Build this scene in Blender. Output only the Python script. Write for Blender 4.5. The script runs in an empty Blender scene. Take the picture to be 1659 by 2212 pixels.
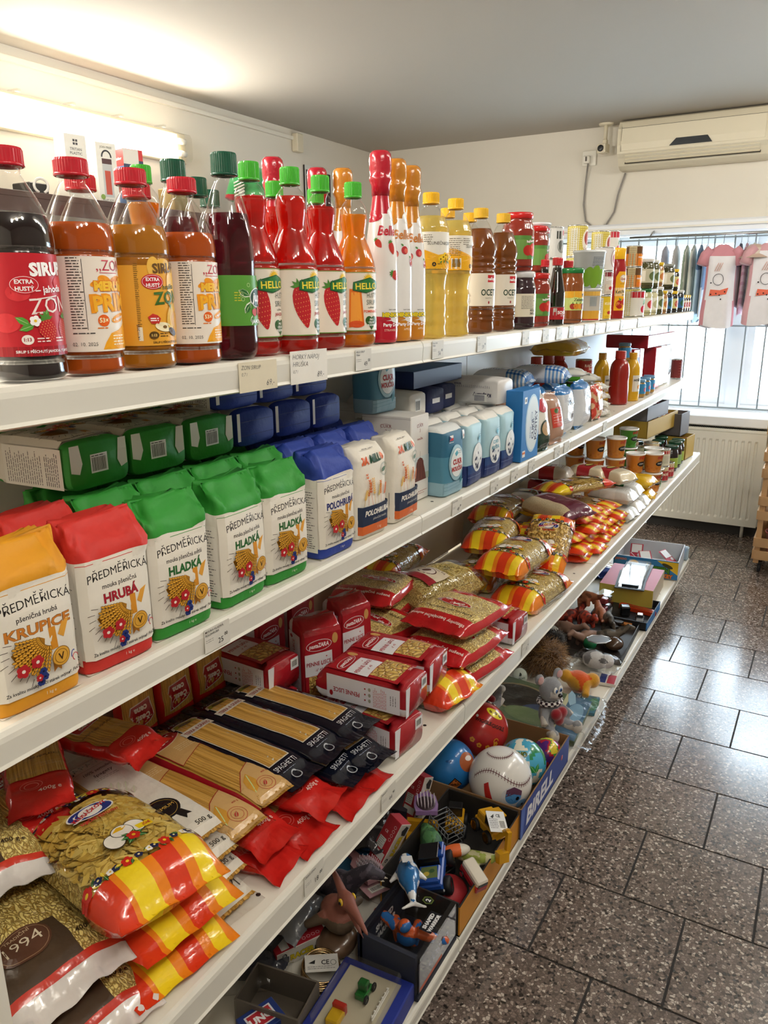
import bpy,math,random
from mathutils import Vector,Matrix,Euler,noise
from mathutils.geometry import tessellate_polygon
RND = random.Random(11)
PI = math.pi
S = bpy.context.scene
COLL = S.collection

# ---------------------------------------------------------------- camera, world, lights, exposure
cam_data = bpy.data.cameras.new('camera')
cam = bpy.data.objects.new('camera',cam_data)
COLL.objects.link(cam)
cam_data.sensor_fit = 'VERTICAL'
cam_data.sensor_height = 36.0
cam_data.lens = 36.0 * 1661.4 / 2212.0
cam_data.clip_start = 0.02
yaw,pitch,roll = 0.52883,0.27132,-0.00809
fwd = Vector((-math.sin(yaw) * math.cos(pitch),math.cos(yaw) * math.cos(pitch),-math.sin(pitch)))
rgt = Vector((math.cos(yaw),math.sin(yaw),0))
upv = rgt.cross(fwd)
r2 = rgt * math.cos(roll) + upv * math.sin(roll)
u2 = -rgt * math.sin(roll) + upv * math.cos(roll)
cam.matrix_world = Matrix(((r2.x,u2.x,-fwd.x,0),(r2.y,u2.y,-fwd.y,0),(r2.z,u2.z,-fwd.z,1.65),(0,0,0,1)))
S.camera = cam

S.view_settings.view_transform = 'Standard'
S.view_settings.look = 'None'
S.view_settings.gamma = 1.0
S.view_settings.use_curve_mapping = False
S.view_settings.exposure = 0.92
S.cycles.use_denoising = True
S.cycles.max_bounces = 10
S.cycles.diffuse_bounces = 4
S.cycles.glossy_bounces = 4
S.cycles.transmission_bounces = 8
S.cycles.transparent_max_bounces = 12
S.cycles.caustics_reflective = False
S.cycles.caustics_refractive = False
S.cycles.sample_clamp_indirect = 6.0

world = bpy.data.worlds.new('world')
S.world = world
world.use_nodes = True
wn = world.node_tree.nodes
wb = wn['Background']
wb.inputs[0].default_value = (0.80,0.90,1.0,1)
wb.inputs[1].default_value = 8.0

def area_light(name,loc,rot,sx,sy,power,color):
    d = bpy.data.lights.new(name,'AREA')
    d.shape = 'RECTANGLE'; d.size = sx; d.size_y = sy; d.energy = power; d.color = color
    o = bpy.data.objects.new(name,d); COLL.objects.link(o)
    o.location = loc; o.rotation_euler = rot
    return o
WARM = (1.0,0.97,0.91)
# the ceiling tubes over both aisles, some unseen and added for brightness (their fixtures are built with the room)
def tube_light(lx,ly,power):
    for dy in (-0.45,0.0,0.45):
        d = bpy.data.lights.new('aisle_tube_light','POINT'); d.energy = power / 3; d.color = WARM; d.shadow_soft_size = 0.09
        o = bpy.data.objects.new('aisle_tube_light',d); COLL.objects.link(o); o.location = (lx,ly + dy,2.60)
for lx,ly,lp in ((0.5,0.10,22),(0.5,2.30,15),(0.62,4.2,24),(-2.1,0.2,56),(-2.1,-1.2,30)):  # window-end and back-aisle tubes are unseen, added to brighten the walls
    tube_light(lx,ly,lp)
# the tube pair on the far wall behind the shelf
area_light('wall_tube_light',(-3.36,2.98,2.49),(0,-PI / 2,0),0.12,1.2,15,(1.0,0.95,0.84))

# ---------------------------------------------------------------- colours and materials
def lin(c):
    c /= 255.0
    return c / 12.92 if c <= 0.04045 else ((c + 0.055) / 1.055) ** 2.4
_cc = {}
def C(h):
    if isinstance(h,tuple): return h
    if h not in _cc:
        _cc[h] = (lin(int(h[0:2],16)),lin(int(h[2:4],16)),lin(int(h[4:6],16)))
    return _cc[h]

MATS = {}
def nt(name):
    m = bpy.data.materials.new(name); m.use_nodes = True
    t = m.node_tree; b = t.nodes['Principled BSDF']
    MATS[name] = m
    return m,t,b
def node(t,typ,**kw):
    n = t.nodes.new(typ)
    for k,v in kw.items():
        if k.startswith('i_'): n.inputs[k[2:].replace('_',' ')].default_value = v
        else: setattr(n,k,v)
    return n
def bump(t,b,scale,strength,dist=0.002,detail=3.0,coord='Object',stretch=None,src=None):
    tc = node(t,'ShaderNodeTexCoord')
    if src is None:
        src = node(t,'ShaderNodeTexNoise'); src.inputs['Scale'].default_value = scale; src.inputs['Detail'].default_value = detail
        if stretch:
            mp = node(t,'ShaderNodeMapping'); mp.inputs['Scale'].default_value = stretch
            t.links.new(tc.outputs[coord],mp.inputs[0]); t.links.new(mp.outputs[0],src.inputs['Vector'])
        else:
            t.links.new(tc.outputs[coord],src.inputs['Vector'])
        out = src.outputs[0]
    else: out = src
    bp = node(t,'ShaderNodeBump'); bp.inputs['Strength'].default_value = strength; bp.inputs['Distance'].default_value = dist
    t.links.new(out,bp.inputs['Height']); t.links.new(bp.outputs[0],b.inputs['Normal'])
def printed(name,rough,metal=0.0,coat=0.0,bs=0,bstr=0.0,bd=0.002,spec=0.5,sheen=0.0,trans=0.0,ior=1.45,vary=0.06,vscale=30,sub=0.0):
    """a finish whose colour is the printed colour stored on the faces ('Col')"""
    m,t,b = nt(name)
    a = node(t,'ShaderNodeAttribute',attribute_name='Col')
    out = a.outputs['Color']
    if vary:
        tc = node(t,'ShaderNodeTexCoord'); nz = node(t,'ShaderNodeTexNoise'); nz.inputs['Scale'].default_value = vscale; nz.inputs['Detail'].default_value = 4
        t.links.new(tc.outputs['Object'],nz.inputs['Vector'])
        mr = node(t,'ShaderNodeMapRange'); mr.inputs['To Min'].default_value = 1 - vary; mr.inputs['To Max'].default_value = 1 + vary
        t.links.new(nz.outputs[0],mr.inputs['Value'])
        mx = node(t,'ShaderNodeVectorMath',operation='SCALE')
        t.links.new(out,mx.inputs[0]); t.links.new(mr.outputs[0],mx.inputs['Scale'])
        out = mx.outputs[0]
    t.links.new(out,b.inputs['Base Color'])
    b.inputs['Roughness'].default_value = rough; b.inputs['Metallic'].default_value = metal
    b.inputs['Coat Weight'].default_value = coat; b.inputs['Coat Roughness'].default_value = 0.08
    b.inputs['Specular IOR Level'].default_value = spec
    b.inputs['Sheen Weight'].default_value = sheen
    b.inputs['Transmission Weight'].default_value = trans; b.inputs['IOR'].default_value = ior
    if bs: bump(t,b,bs,bstr,bd)
    return m
printed('paper',0.6,bs=34,bstr=0.5,bd=0.006)
printed('card',0.5,bs=60,bstr=0.05)
printed('gloss',0.22,coat=0.3,vary=0.03)
printed('label',0.35,vary=0.02)
printed('film',0.2,coat=0.6,bs=38,bstr=0.45,bd=0.006,vary=0.04)
printed('foil',0.28,metal=0.85,bs=90,bstr=0.6,bd=0.004)
printed('metal',0.25,metal=1.0,vary=0.04)
printed('cloth',0.95,sheen=0.3,bs=220,bstr=0.3,bd=0.001,spec=0.2)
printed('plush',1.0,sheen=0.6,bs=400,bstr=0.6,bd=0.003,spec=0.1,vary=0.14,vscale=90)
printed('rubber',0.55,bs=160,bstr=0.25,bd=0.002,vary=0.12,vscale=40)
printed('steel',0.38,bs=14,bstr=0.03,vary=0.03,vscale=5)
printed('liquid',0.02,trans=0.75,ior=1.2,vary=0.0)
printed('cloudy_liquid',0.06,trans=0.25,ior=1.2,vary=0.0)
printed('dark_liquid',0.05,coat=0.6,vary=0.0)
printed('glassfill',0.12,coat=0.8,vary=0.12,vscale=60)

def clear(name,tint,ior,rough,bs=0,bstr=0.3,base=0.0):
    m,t,b = nt(name)
    t.nodes.remove(b)
    o = t.nodes['Material Output']
    tr = node(t,'ShaderNodeBsdfTransparent'); tr.inputs[0].default_value = tint
    gl = node(t,'ShaderNodeBsdfGlossy'); gl.inputs['Roughness'].default_value = rough
    # thin clear plastic: Schlick reflectance of a film, the same from both sides
    fr = node(t,'ShaderNodeLayerWeight'); fr.inputs['Blend'].default_value = 0.5
    pw = node(t,'ShaderNodeMath',operation='POWER'); pw.inputs[1].default_value = 4.0
    ma = node(t,'ShaderNodeMath',operation='MULTIPLY_ADD',use_clamp=True); f0 = ((ior - 1) / (ior + 1)) ** 2 + base
    ma.inputs[1].default_value = 0.8 - f0; ma.inputs[2].default_value = f0
    t.links.new(fr.outputs['Facing'],pw.inputs[0]); t.links.new(pw.outputs[0],ma.inputs[0])
    mx = node(t,'ShaderNodeMixShader')
    fac = ma.outputs[0]
    t.links.new(fac,mx.inputs[0]); t.links.new(tr.outputs[0],mx.inputs[1]); t.links.new(gl.outputs[0],mx.inputs[2])
    t.links.new(mx.outputs[0],o.inputs[0])
    if bs:
        tc = node(t,'ShaderNodeTexCoord'); nz = node(t,'ShaderNodeTexNoise'); nz.inputs['Scale'].default_value = bs
        t.links.new(tc.outputs['Object'],nz.inputs['Vector'])
        bp = node(t,'ShaderNodeBump'); bp.inputs['Strength'].default_value = bstr; bp.inputs['Distance'].default_value = 0.006
        t.links.new(nz.outputs[0],bp.inputs['Height'])
        t.links.new(bp.outputs[0],gl.inputs['Normal']); t.links.new(bp.outputs[0],fr.inputs['Normal'])
m,t,b = nt('tinted_liquid')
# thin coloured drink: see-through with the printed tint, a little body of its own, and a wet sheen
att = node(t,'ShaderNodeAttribute',attribute_name='Col'); o_ = t.nodes['Material Output']
trn = node(t,'ShaderNodeBsdfTransparent'); t.links.new(att.outputs['Color'],trn.inputs[0]); t.links.new(att.outputs['Color'],b.inputs['Base Color']); b.inputs['Roughness'].default_value = 0.05
mx0 = node(t,'ShaderNodeMixShader'); mx0.inputs[0].default_value = 0.38
t.links.new(trn.outputs[0],mx0.inputs[1]); t.links.new(b.outputs[0],mx0.inputs[2]); t.links.new(mx0.outputs[0],o_.inputs[0])
clear('clear',(0.97,0.97,0.96,1),1.5,0.04)
clear('wrap',(0.96,0.96,0.96,1),1.42,0.10,45,0.7,0.015)
clear('pane',(0.93,0.96,0.97,1),1.35,0.02)

def pasta_mat(name,c1,c2,scale,stretch=(1,1,1),vor=True):
    m,t,b = nt(name)
    tc = node(t,'ShaderNodeTexCoord'); mp = node(t,'ShaderNodeMapping'); mp.inputs['Scale'].default_value = stretch
    t.links.new(tc.outputs['Object'],mp.inputs[0])
    nz = node(t,'ShaderNodeTexNoise'); nz.inputs['Scale'].default_value = scale * 0.35
    t.links.new(mp.outputs[0],nz.inputs['Vector'])
    if vor:
        ad = node(t,'ShaderNodeVectorMath',operation='MULTIPLY_ADD'); ad.inputs[1].default_value = (0.03,0.03,0.03)
        t.links.new(nz.outputs['Color'],ad.inputs[0]); t.links.new(mp.outputs[0],ad.inputs[2])
        vo = node(t,'ShaderNodeTexVoronoi',feature='DISTANCE_TO_EDGE'); vo.inputs['Scale'].default_value = scale
        t.links.new(ad.outputs[0],vo.inputs['Vector']); out = vo.outputs['Distance']
        mr = node(t,'ShaderNodeMapRange'); mr.inputs['From Max'].default_value = 0.2; t.links.new(out,mr.inputs['Value'])
        out = mr.outputs[0]
    else:
        n2 = node(t,'ShaderNodeTexNoise'); n2.inputs['Scale'].default_value = scale; n2.inputs['Detail'].default_value = 2
        t.links.new(mp.outputs[0],n2.inputs['Vector'])
        mr = node(t,'ShaderNodeMapRange'); mr.inputs['From Min'].default_value = 0.35; mr.inputs['From Max'].default_value = 0.62
        t.links.new(n2.outputs[0],mr.inputs['Value']); out = mr.outputs[0]
    cr = node(t,'ShaderNodeMix',data_type='RGBA')
    cr.inputs['A'].default_value = (*C(c1),1); cr.inputs['B'].default_value = (*C(c2),1)
    t.links.new(out,cr.inputs['Factor']); t.links.new(cr.outputs['Result'],b.inputs['Base Color'])
    b.inputs['Roughness'].default_value = 0.35
    bump(t,b,0,0.6,0.004,src=out)
pasta_mat('noodles','b08a3a','e0c674',150)
pasta_mat('vermicelli','9a7420','e6cf80',190,(1,0.45,1))
pasta_mat('shells','9c7430','d6b464',90,(1,.5,1))
pasta_mat('spaghetti','a5772a','d3a452',150,(2.2,0.02,0.6),False)
pasta_mat('rice','9c8254','e6d8b0',330)

def simple(name,col,rough,nscale=6,vary=0.05,bs=0,bstr=0.2,metal=0.0,spec=0.5):
    m,t,b = nt(name)
    tc = node(t,'ShaderNodeTexCoord'); nz = node(t,'ShaderNodeTexNoise'); nz.inputs['Scale'].default_value = nscale; nz.inputs['Detail'].default_value = 5
    t.links.new(tc.outputs['Object'],nz.inputs['Vector'])
    mx = node(t,'ShaderNodeMix',data_type='RGBA')
    c = C(col); mx.inputs['A'].default_value = (*[x * (1 - vary) for x in c],1); mx.inputs['B'].default_value = (*[min(1,x * (1 + vary)) for x in c],1)
    t.links.new(nz.outputs[0],mx.inputs['Factor']); t.links.new(mx.outputs['Result'],b.inputs['Base Color'])
    b.inputs['Roughness'].default_value = rough; b.inputs['Metallic'].default_value = metal; b.inputs['Specular IOR Level'].default_value = spec
    if bs: bump(t,b,bs,bstr)
    return m,t,b

# ---------------------------------------------------------------- mesh collecting
class MB:
    def __init__(s): s.v,s.f,s.c,s.m,s.s = [],[],[],[],[]
    def add(s,verts,faces,col='ffffff',mat='gloss',M=None,smooth=True):
        o = len(s.v)
        if M is not None: verts = [M @ Vector(p) for p in verts]
        s.v.extend(tuple(p) for p in verts)
        many = isinstance(col,list); mm = isinstance(mat,list)
        for i,f in enumerate(faces):
            s.f.append(tuple(k + o for k in f))
            s.c.append(C(col[i]) if many else C(col)); s.m.append(mat[i] if mm else mat); s.s.append(smooth)
        return s
    def mesh(s,name):
        me = bpy.data.meshes.new(name)
        me.from_pydata(s.v,[],s.f)
        names = []
        for m in s.m:
            if m not in names: names.append(m)
        for m in names: me.materials.append(MATS[m])
        ix = {m: i for i,m in enumerate(names)}
        me.polygons.foreach_set('material_index',[ix[m] for m in s.m])
        me.polygons.foreach_set('use_smooth',s.s)
        at = me.color_attributes.new('Col','FLOAT_COLOR','CORNER')
        buf = []
        for f,c in zip(s.f,s.c): buf.extend((*c,1.0) * len(f))
        at.data.foreach_set('color',buf)
        me.update()
        return me

def T(x=0,y=0,z=0): return Matrix.Translation((x,y,z))
def Rz(a): return Matrix.Rotation(math.radians(a),4,'Z')
def Rx(a): return Matrix.Rotation(math.radians(a),4,'X')
def Ry(a): return Matrix.Rotation(math.radians(a),4,'Y')
def Sc(x,y,z): return Matrix.Diagonal((x,y,z,1))

def lathe(mb,prof,n=20,col='ffffff',mat='gloss',M=None,sx=1.0,sy=1.0,smooth=True):
    vs,fs,cs,ms = [],[],[],[]
    rows = []
    for r,z in prof:
        if r < 1e-6: rows.append([len(vs)]); vs.append((0,0,z))
        else:
            rows.append(list(range(len(vs),len(vs) + n)))
            vs += [(r * sx * math.cos(2 * PI * k / n),r * sy * math.sin(2 * PI * k / n),z) for k in range(n)]
    for i in range(len(prof) - 1):
        a,b = rows[i],rows[i + 1]
        c = col[i] if isinstance(col,list) else col
        m = mat[i] if isinstance(mat,list) else mat
        for k in range(n):
            k2 = (k + 1) % n
            if len(a) == 1 and len(b) == 1: continue
            if len(a) == 1: f = (a[0],b[k2],b[k])
            elif len(b) == 1: f = (a[k],a[k2],b[0])
            else: f = (a[k],a[k2],b[k2],b[k])
            fs.append(f); cs.append(c); ms.append(m)
    mb.add(vs,fs,cs,ms,M,smooth)
    return mb

def box(mb,w,d,h,col='ffffff',mat='card',M=None,r=0.0,cols=None,z0=0.0):
    """box centred in x and y, standing on z0; r: chamfer. cols: [front(-y), right(+x), back, left, top, bottom]"""
    x,y = w / 2,d / 2
    if r <= 0:
        vs = [(-x,-y,z0),(x,-y,z0),(x,y,z0),(-x,y,z0),(-x,-y,z0 + h),(x,-y,z0 + h),(x,y,z0 + h),(-x,y,z0 + h)]
        fs = [(0,1,5,4),(1,2,6,5),(2,3,7,6),(3,0,4,7),(4,5,6,7),(3,2,1,0)]
        mb.add(vs,fs,cols if cols else col,mat,M,False)
        return mb
    vs = []; fs = []; cs = []
    cl = cols if cols else [col] * 6
    def q(a,c):
        o = len(vs); vs.extend(a); fs.append(tuple(range(o,o + len(a)))); cs.append(c)
    X,Y,Z0,Z1 = x - r,y - r,z0 + r,z0 + h - r
    t,b0 = z0 + h,z0
    q([(-X,-y,Z0),(X,-y,Z0),(X,-y,Z1),(-X,-y,Z1)],cl[0])
    q([(x,-Y,Z0),(x,Y,Z0),(x,Y,Z1),(x,-Y,Z1)],cl[1])
    q([(X,y,Z0),(-X,y,Z0),(-X,y,Z1),(X,y,Z1)],cl[2])
    q([(-x,Y,Z0),(-x,-Y,Z0),(-x,-Y,Z1),(-x,Y,Z1)],cl[3])
    q([(-X,-Y,t),(X,-Y,t),(X,Y,t),(-X,Y,t)],cl[4])
    q([(-X,Y,b0),(X,Y,b0),(X,-Y,b0),(-X,-Y,b0)],cl[5])
    for sx,sy,c in ((1,-1,0),(1,1,1),(-1,1,2),(-1,-1,3)):
        q([(sx * X,sy * y,Z0),(sx * x,sy * Y,Z0),(sx * x,sy * Y,Z1),(sx * X,sy * y,Z1)],cl[c])
        for zz,zi,ci in ((t,Z1,4),(b0,Z0,5)):
            q([(sx * X,sy * y,zi),(sx * x,sy * Y,zi),(sx * X,sy * Y,zz)],cl[ci])
    for sy,c in ((-1,0),(1,2)):
        for zz,zi,ci in ((t,Z1,c),(b0,Z0,c)):
            q([(-X,sy * y,zi),(X,sy * y,zi),(X,sy * Y,zz),(-X,sy * Y,zz)],cl[ci])
    for sx,c in ((1,1),(-1,3)):
        for zz,zi,ci in ((t,Z1,c),(b0,Z0,c)):
            q([(sx * x,-Y,zi),(sx * x,Y,zi),(sx * X,Y,zz),(sx * X,-Y,zz)],cl[ci])
    mb.add(vs,fs,cs,mat,M,False)
    return mb

def ell(mb,rx,ry,rz,col='ffffff',mat='gloss',M=None,n=16,m=10):
    prof = [(math.sin(PI * i / m),-math.cos(PI * i / m)) for i in range(m + 1)]
    prof[0] = (0,-1); prof[-1] = (0,1)
    return lathe(mb,prof,n,col,mat,(M if M is not None else Matrix()) @ Sc(rx,ry,rz))

def tube(mb,pts,rad,col='ffffff',mat='gloss',n=8,M=None,cap=True):
    """a tube along points; rad: a number or one per point"""
    pts = [Vector(p) for p in pts]
    N = len(pts)
    rr = rad if isinstance(rad,(list,tuple)) else [rad] * N
    vs,fs = [],[]
    up = Vector((0,0,1))
    d0 = (pts[1] - pts[0]).normalized()
    nrm = d0.cross(up if abs(d0.z) < 0.9 else Vector((1,0,0))).normalized()
    for i,p in enumerate(pts):
        d = (pts[min(i + 1,N - 1)] - pts[max(i - 1,0)]).normalized()
        nrm = (nrm - d * nrm.dot(d)).normalized()
        bn = d.cross(nrm)
        for k in range(n):
            a = 2 * PI * k / n
            vs.append(p + (nrm * math.cos(a) + bn * math.sin(a)) * rr[i])
    for i in range(N - 1):
        for k in range(n):
            k2 = (k + 1) % n
            fs.append((i * n + k,i * n + k2,(i + 1) * n + k2,(i + 1) * n + k))
    if cap:
        fs.append(tuple(range(n - 1,-1,-1))); fs.append(tuple(range((N - 1) * n,N * n)))
    mb.add(vs,fs,col,mat,M)
    return mb

def prism(mb,pts,h,col='ffffff',mat='card',M=None,smooth=False,side=None):
    """a flat outline in x, y given a thickness h in z"""
    n = len(pts)
    vs = [(x,y,0) for x,y in pts] + [(x,y,h) for x,y in pts]
    tri = tessellate_polygon([[Vector((x,y,0)) for x,y in pts]])
    area = sum(pts[i][0] * pts[(i + 1) % n][1] - pts[(i + 1) % n][0] * pts[i][1] for i in range(n))
    fs = []
    for t in tri:
        a,b,c = t
        cr = (pts[b][0] - pts[a][0]) * (pts[c][1] - pts[a][1]) - (pts[c][0] - pts[a][0]) * (pts[b][1] - pts[a][1])
        if cr < 0: a,c = c,a
        fs.append((a + n,b + n,c + n)); fs.append((c,b,a))
    k = len(fs)
    for i in range(n):
        j = (i + 1) % n
        fs.append((i,j,j + n,i + n) if area > 0 else (j,i,i + n,j + n))
    mb.add(vs,fs,[col] * k + [side or col] * n,mat,M,smooth)
    return mb

# ---------------------------------------------------------------- flat printed artwork, mapped onto any surface
_tx = {}
_tob = None
def text_geo(s,bold=0.0):
    """outline triangles of a line of lettering at size 1: verts, faces, width"""
    global _tob
    k = (s,bold)
    if k in _tx: return _tx[k]
    cu = bpy.data.curves.new('lettering','FONT')
    cu.body = s; cu.resolution_u = 2; cu.offset = bold
    ob = bpy.data.objects.new('lettering',cu)
    COLL.objects.link(ob)
    dg = bpy.context.evaluated_depsgraph_get()
    me = bpy.data.meshes.new_from_object(ob.evaluated_get(dg))
    vs = [(v.co.x,v.co.y) for v in me.vertices]
    fs = [tuple(p.vertices) for p in me.polygons]
    bpy.data.objects.remove(ob); bpy.data.curves.remove(cu); bpy.data.meshes.remove(me)
    if vs:
        x0 = min(v[0] for v in vs); x1 = max(v[0] for v in vs)
        vs = [(x - x0,y) for x,y in vs]
    else: x0 = x1 = 0
    _tx[k] = (vs,fs,max(1e-6,x1 - x0))
    return _tx[k]

class Art:
    def __init__(s,step=0.012,gap=0.00012,base=0.0004): s.it = []; s.step = step; s.gap = gap; s.base = base
    def _put(s,vs,fs,col,mat=None): s.it.append((vs,fs,col,mat)); return s
    def rect(s,x0,y0,x1,y1,col,mat=None):
        nx = max(1,math.ceil((x1 - x0) / s.step)); ny = max(1,math.ceil((y1 - y0) / s.step))
        vs = [(x0 + (x1 - x0) * i / nx,y0 + (y1 - y0) * j / ny) for j in range(ny + 1) for i in range(nx + 1)]
        fs = [(j * (nx + 1) + i,j * (nx + 1) + i + 1,(j + 1) * (nx + 1) + i + 1,(j + 1) * (nx + 1) + i) for j in range(ny) for i in range(nx)]
        return s._put(vs,fs,col,mat)
    def ellipse(s,cx,cy,rx,ry,col,rot=0,n=None,mat=None):
        R = max(rx,ry); k = max(1,math.ceil(R / s.step)); n = n or (10 if R < 0.006 else 24)
        ca,sa = math.cos(math.radians(rot)),math.sin(math.radians(rot))
        vs = [(cx,cy)]; fs = []
        for j in range(1,k + 1):
            for i in range(n):
                a = 2 * PI * i / n; x = rx * j / k * math.cos(a); y = ry * j / k * math.sin(a)
                vs.append((cx + x * ca - y * sa,cy + x * sa + y * ca))
        for i in range(n): fs.append((0,1 + i,1 + (i + 1) % n))
        for j in range(1,k):
            for i in range(n):
                a = 1 + (j - 1) * n; b = 1 + j * n; i2 = (i + 1) % n
                fs.append((a + i,b + i,b + i2,a + i2))
        return s._put(vs,fs,col,mat)
    def poly(s,pts,col,mat=None):
        vs = [tuple(p) for p in pts]
        ext = max(max(p[0] for p in pts) - min(p[0] for p in pts),0)
        if ext > s.step * 1.2:      # wide shapes follow the curve of what they are printed on: rings about the middle
            n = len(pts); cx = sum(p[0] for p in pts) / n; cy = sum(p[1] for p in pts) / n
            fine = []
            for (xa,ya),(xb,yb) in zip(vs,vs[1:] + vs[:1]):
                m_ = max(1,math.ceil(math.hypot(xb - xa,yb - ya) / s.step))
                fine += [(xa + (xb - xa) * i / m_,ya + (yb - ya) * i / m_) for i in range(m_)]
            n = len(fine); k = max(1,math.ceil(max(math.hypot(x - cx,y - cy) for x,y in fine) / s.step))
            area = sum(fine[i][0] * fine[(i + 1) % n][1] - fine[(i + 1) % n][0] * fine[i][1] for i in range(n))
            if area < 0: fine.reverse()
            q = [(cx,cy)] + [(cx + (x - cx) * j / k,cy + (y - cy) * j / k) for j in range(1,k + 1) for x,y in fine]
            fs = [(0,1 + i,1 + (i + 1) % n) for i in range(n)]
            for j in range(1,k):
                for i in range(n):
                    a_ = 1 + (j - 1) * n; b_ = 1 + j * n; i2 = (i + 1) % n; fs.append((a_ + i,b_ + i,b_ + i2,a_ + i2))
            return s._put(q,fs,col,mat)
        tri = tessellate_polygon([[Vector((x,y,0)) for x,y in pts]])
        fs = []
        for a,b,c in tri:
            cr = (vs[b][0] - vs[a][0]) * (vs[c][1] - vs[a][1]) - (vs[c][0] - vs[a][0]) * (vs[b][1] - vs[a][1])
            fs.append((a,b,c) if cr > 0 else (c,b,a))
        return s._put(vs,fs,col,mat)
    def line(s,pts,w,col):
        for (xa,ya),(xb,yb) in zip(pts,pts[1:]):
            L = math.hypot(xb - xa,yb - ya) or 1e-6; n = max(1,math.ceil(L / s.step))
            dx,dy = -(yb - ya) / L * w / 2,(xb - xa) / L * w / 2
            vs = []; fs = []
            for i in range(n + 1):
                x = xa + (xb - xa) * i / n; y = ya + (yb - ya) * i / n
                vs += [(x - dx,y - dy),(x + dx,y + dy)]
            fs = [(2 * i,2 * i + 2,2 * i + 3,2 * i + 1) for i in range(n)]
            s._put(vs,fs,col)
        return s
    def ring(s,cx,cy,rx,ry,w,col,n=24,a0=0,a1=360,rot=0):
        ca,sa = math.cos(math.radians(rot)),math.sin(math.radians(rot))
        P = lambda a,k: (cx + (rx + k) * math.cos(a) * ca - (ry + k) * math.sin(a) * sa,cy + (rx + k) * math.cos(a) * sa + (ry + k) * math.sin(a) * ca)
        vs = []; fs = []
        for i in range(n + 1):
            a = math.radians(a0 + (a1 - a0) * i / n); vs += [P(a,-w / 2),P(a,w / 2)]
        for i in range(n): fs.append((2 * i,2 * i + 1,2 * i + 3,2 * i + 2))
        return s._put(vs,fs,col)
    def text(s,t,x,y,h,col,w=None,al='c',rot=0,shear=0.0,bold=0.012,arc=0.0,out=None,outw=0.03):
        """h: cap height. arc: rise of the middle of the line"""
        if out: s.text(t,x,y,h,out,w,al,rot,shear,bold + outw,arc)
        vs,fs,wd = text_geo(t,bold)
        k = h / 0.72; kx = k if w is None else w / wd
        W = wd * kx; x0 = {'l': 0,'c': -W / 2,'r': -W}[al]
        ca,sa = math.cos(math.radians(rot)),math.sin(math.radians(rot))
        q = []
        for a,b in vs:
            px = a * kx + x0 + b * k * shear; py = b * k
            if arc: py += arc * (1 - (2 * (a * kx) / W - 1) ** 2)
            q.append((x + px * ca - py * sa,y + px * sa + py * ca))
        return s._put(q,fs,col)
    def smalltext(s,x0,y0,x1,y1,n,col,w=0.0012):
        """n lines of unreadably small print as broken dashes"""
        r = random.Random(n * 7 + int(x0 * 1e4))
        for i in range(n):
            y = y1 - (y1 - y0) * (i + 0.5) / n; x = x0; e = x1 - (x1 - x0) * r.random() * 0.25
            while x < e:
                L = min(e - x,0.002 + r.random() * 0.006); s._put([(x,y),(x + L,y),(x + L,y + w),(x,y + w)],[(0,1,2,3)],col); x += L + 0.0012
        return s
    def barcode(s,x0,y0,x1,y1,col='1a1a1a',bg='f0f0ea',n=26):
        r = random.Random(5)
        s.rect(x0,y0,x1,y1,bg); m = (x1 - x0) * 0.08; x = x0 + m; u = (x1 - x0 - 2 * m) / (n * 2)
        while x < x1 - m - u:
            w = u * r.choice((1,1,2,1.5)); s._put([(x,y0 + (y1 - y0) * .18),(x + w,y0 + (y1 - y0) * .18),(x + w,y1 - m),(x,y1 - m)],[(0,1,2,3)],col); x += w + u * r.choice((1,1.6))
        return s
    def flower(s,x,y,r,col,mid='201010',n=5):
        for i in range(n):
            a = 2 * PI * i / n; s.ellipse(x + r * .55 * math.cos(a),y + r * .55 * math.sin(a),r * .5,r * .5,col,n=8)
        return s.ellipse(x,y,r * .28,r * .28,mid,n=8)
    def put(s,mb,f,mat='label',flip=False):
        """f(u, v, lift) -> point"""
        boxes = []
        for vs,fs,col,m in s.it:
            if not vs: continue
            x0 = min(v[0] for v in vs); x1 = max(v[0] for v in vs); y0 = min(v[1] for v in vs); y1 = max(v[1] for v in vs)
            lay = 0
            for a0,a1,b0,b1,L in boxes:
                if L >= lay and a0 < x1 and x0 < a1 and b0 < y1 and y0 < b1: lay = L + 1
            boxes.append((x0,x1,y0,y1,lay))
            P = [f(a,b,s.base + s.gap * lay) for a,b in vs]
            mb.add(P,[tuple(reversed(q)) for q in fs] if flip else fs,col,m or mat,None,False)
        return mb
def on_cyl(r): return lambda u,v,h: ((r + h) * math.sin(u / r),-(r + h) * math.cos(u / r),v)
def on_cone(r0,z0,r1,z1):
    def f(u,v,h):
        r = r0 + (r1 - r0) * (v - z0) / (z1 - z0); return ((r + h) * math.sin(u / r),-(r + h) * math.cos(u / r),v)
    return f
def on_front(y): return lambda u,v,h: (u,y - h,v)            # the -y face of a box
def on_top(z,rot=0):
    c,s_ = math.cos(math.radians(rot)),math.sin(math.radians(rot))
    return lambda u,v,h: (u * c - v * s_,u * s_ + v * c,z + h)
def on_left(x): return lambda u,v,h: (x - h,-u,v)            # the -x face, u runs to -y
def on_right(x): return lambda u,v,h: (x + h,u,v)

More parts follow.
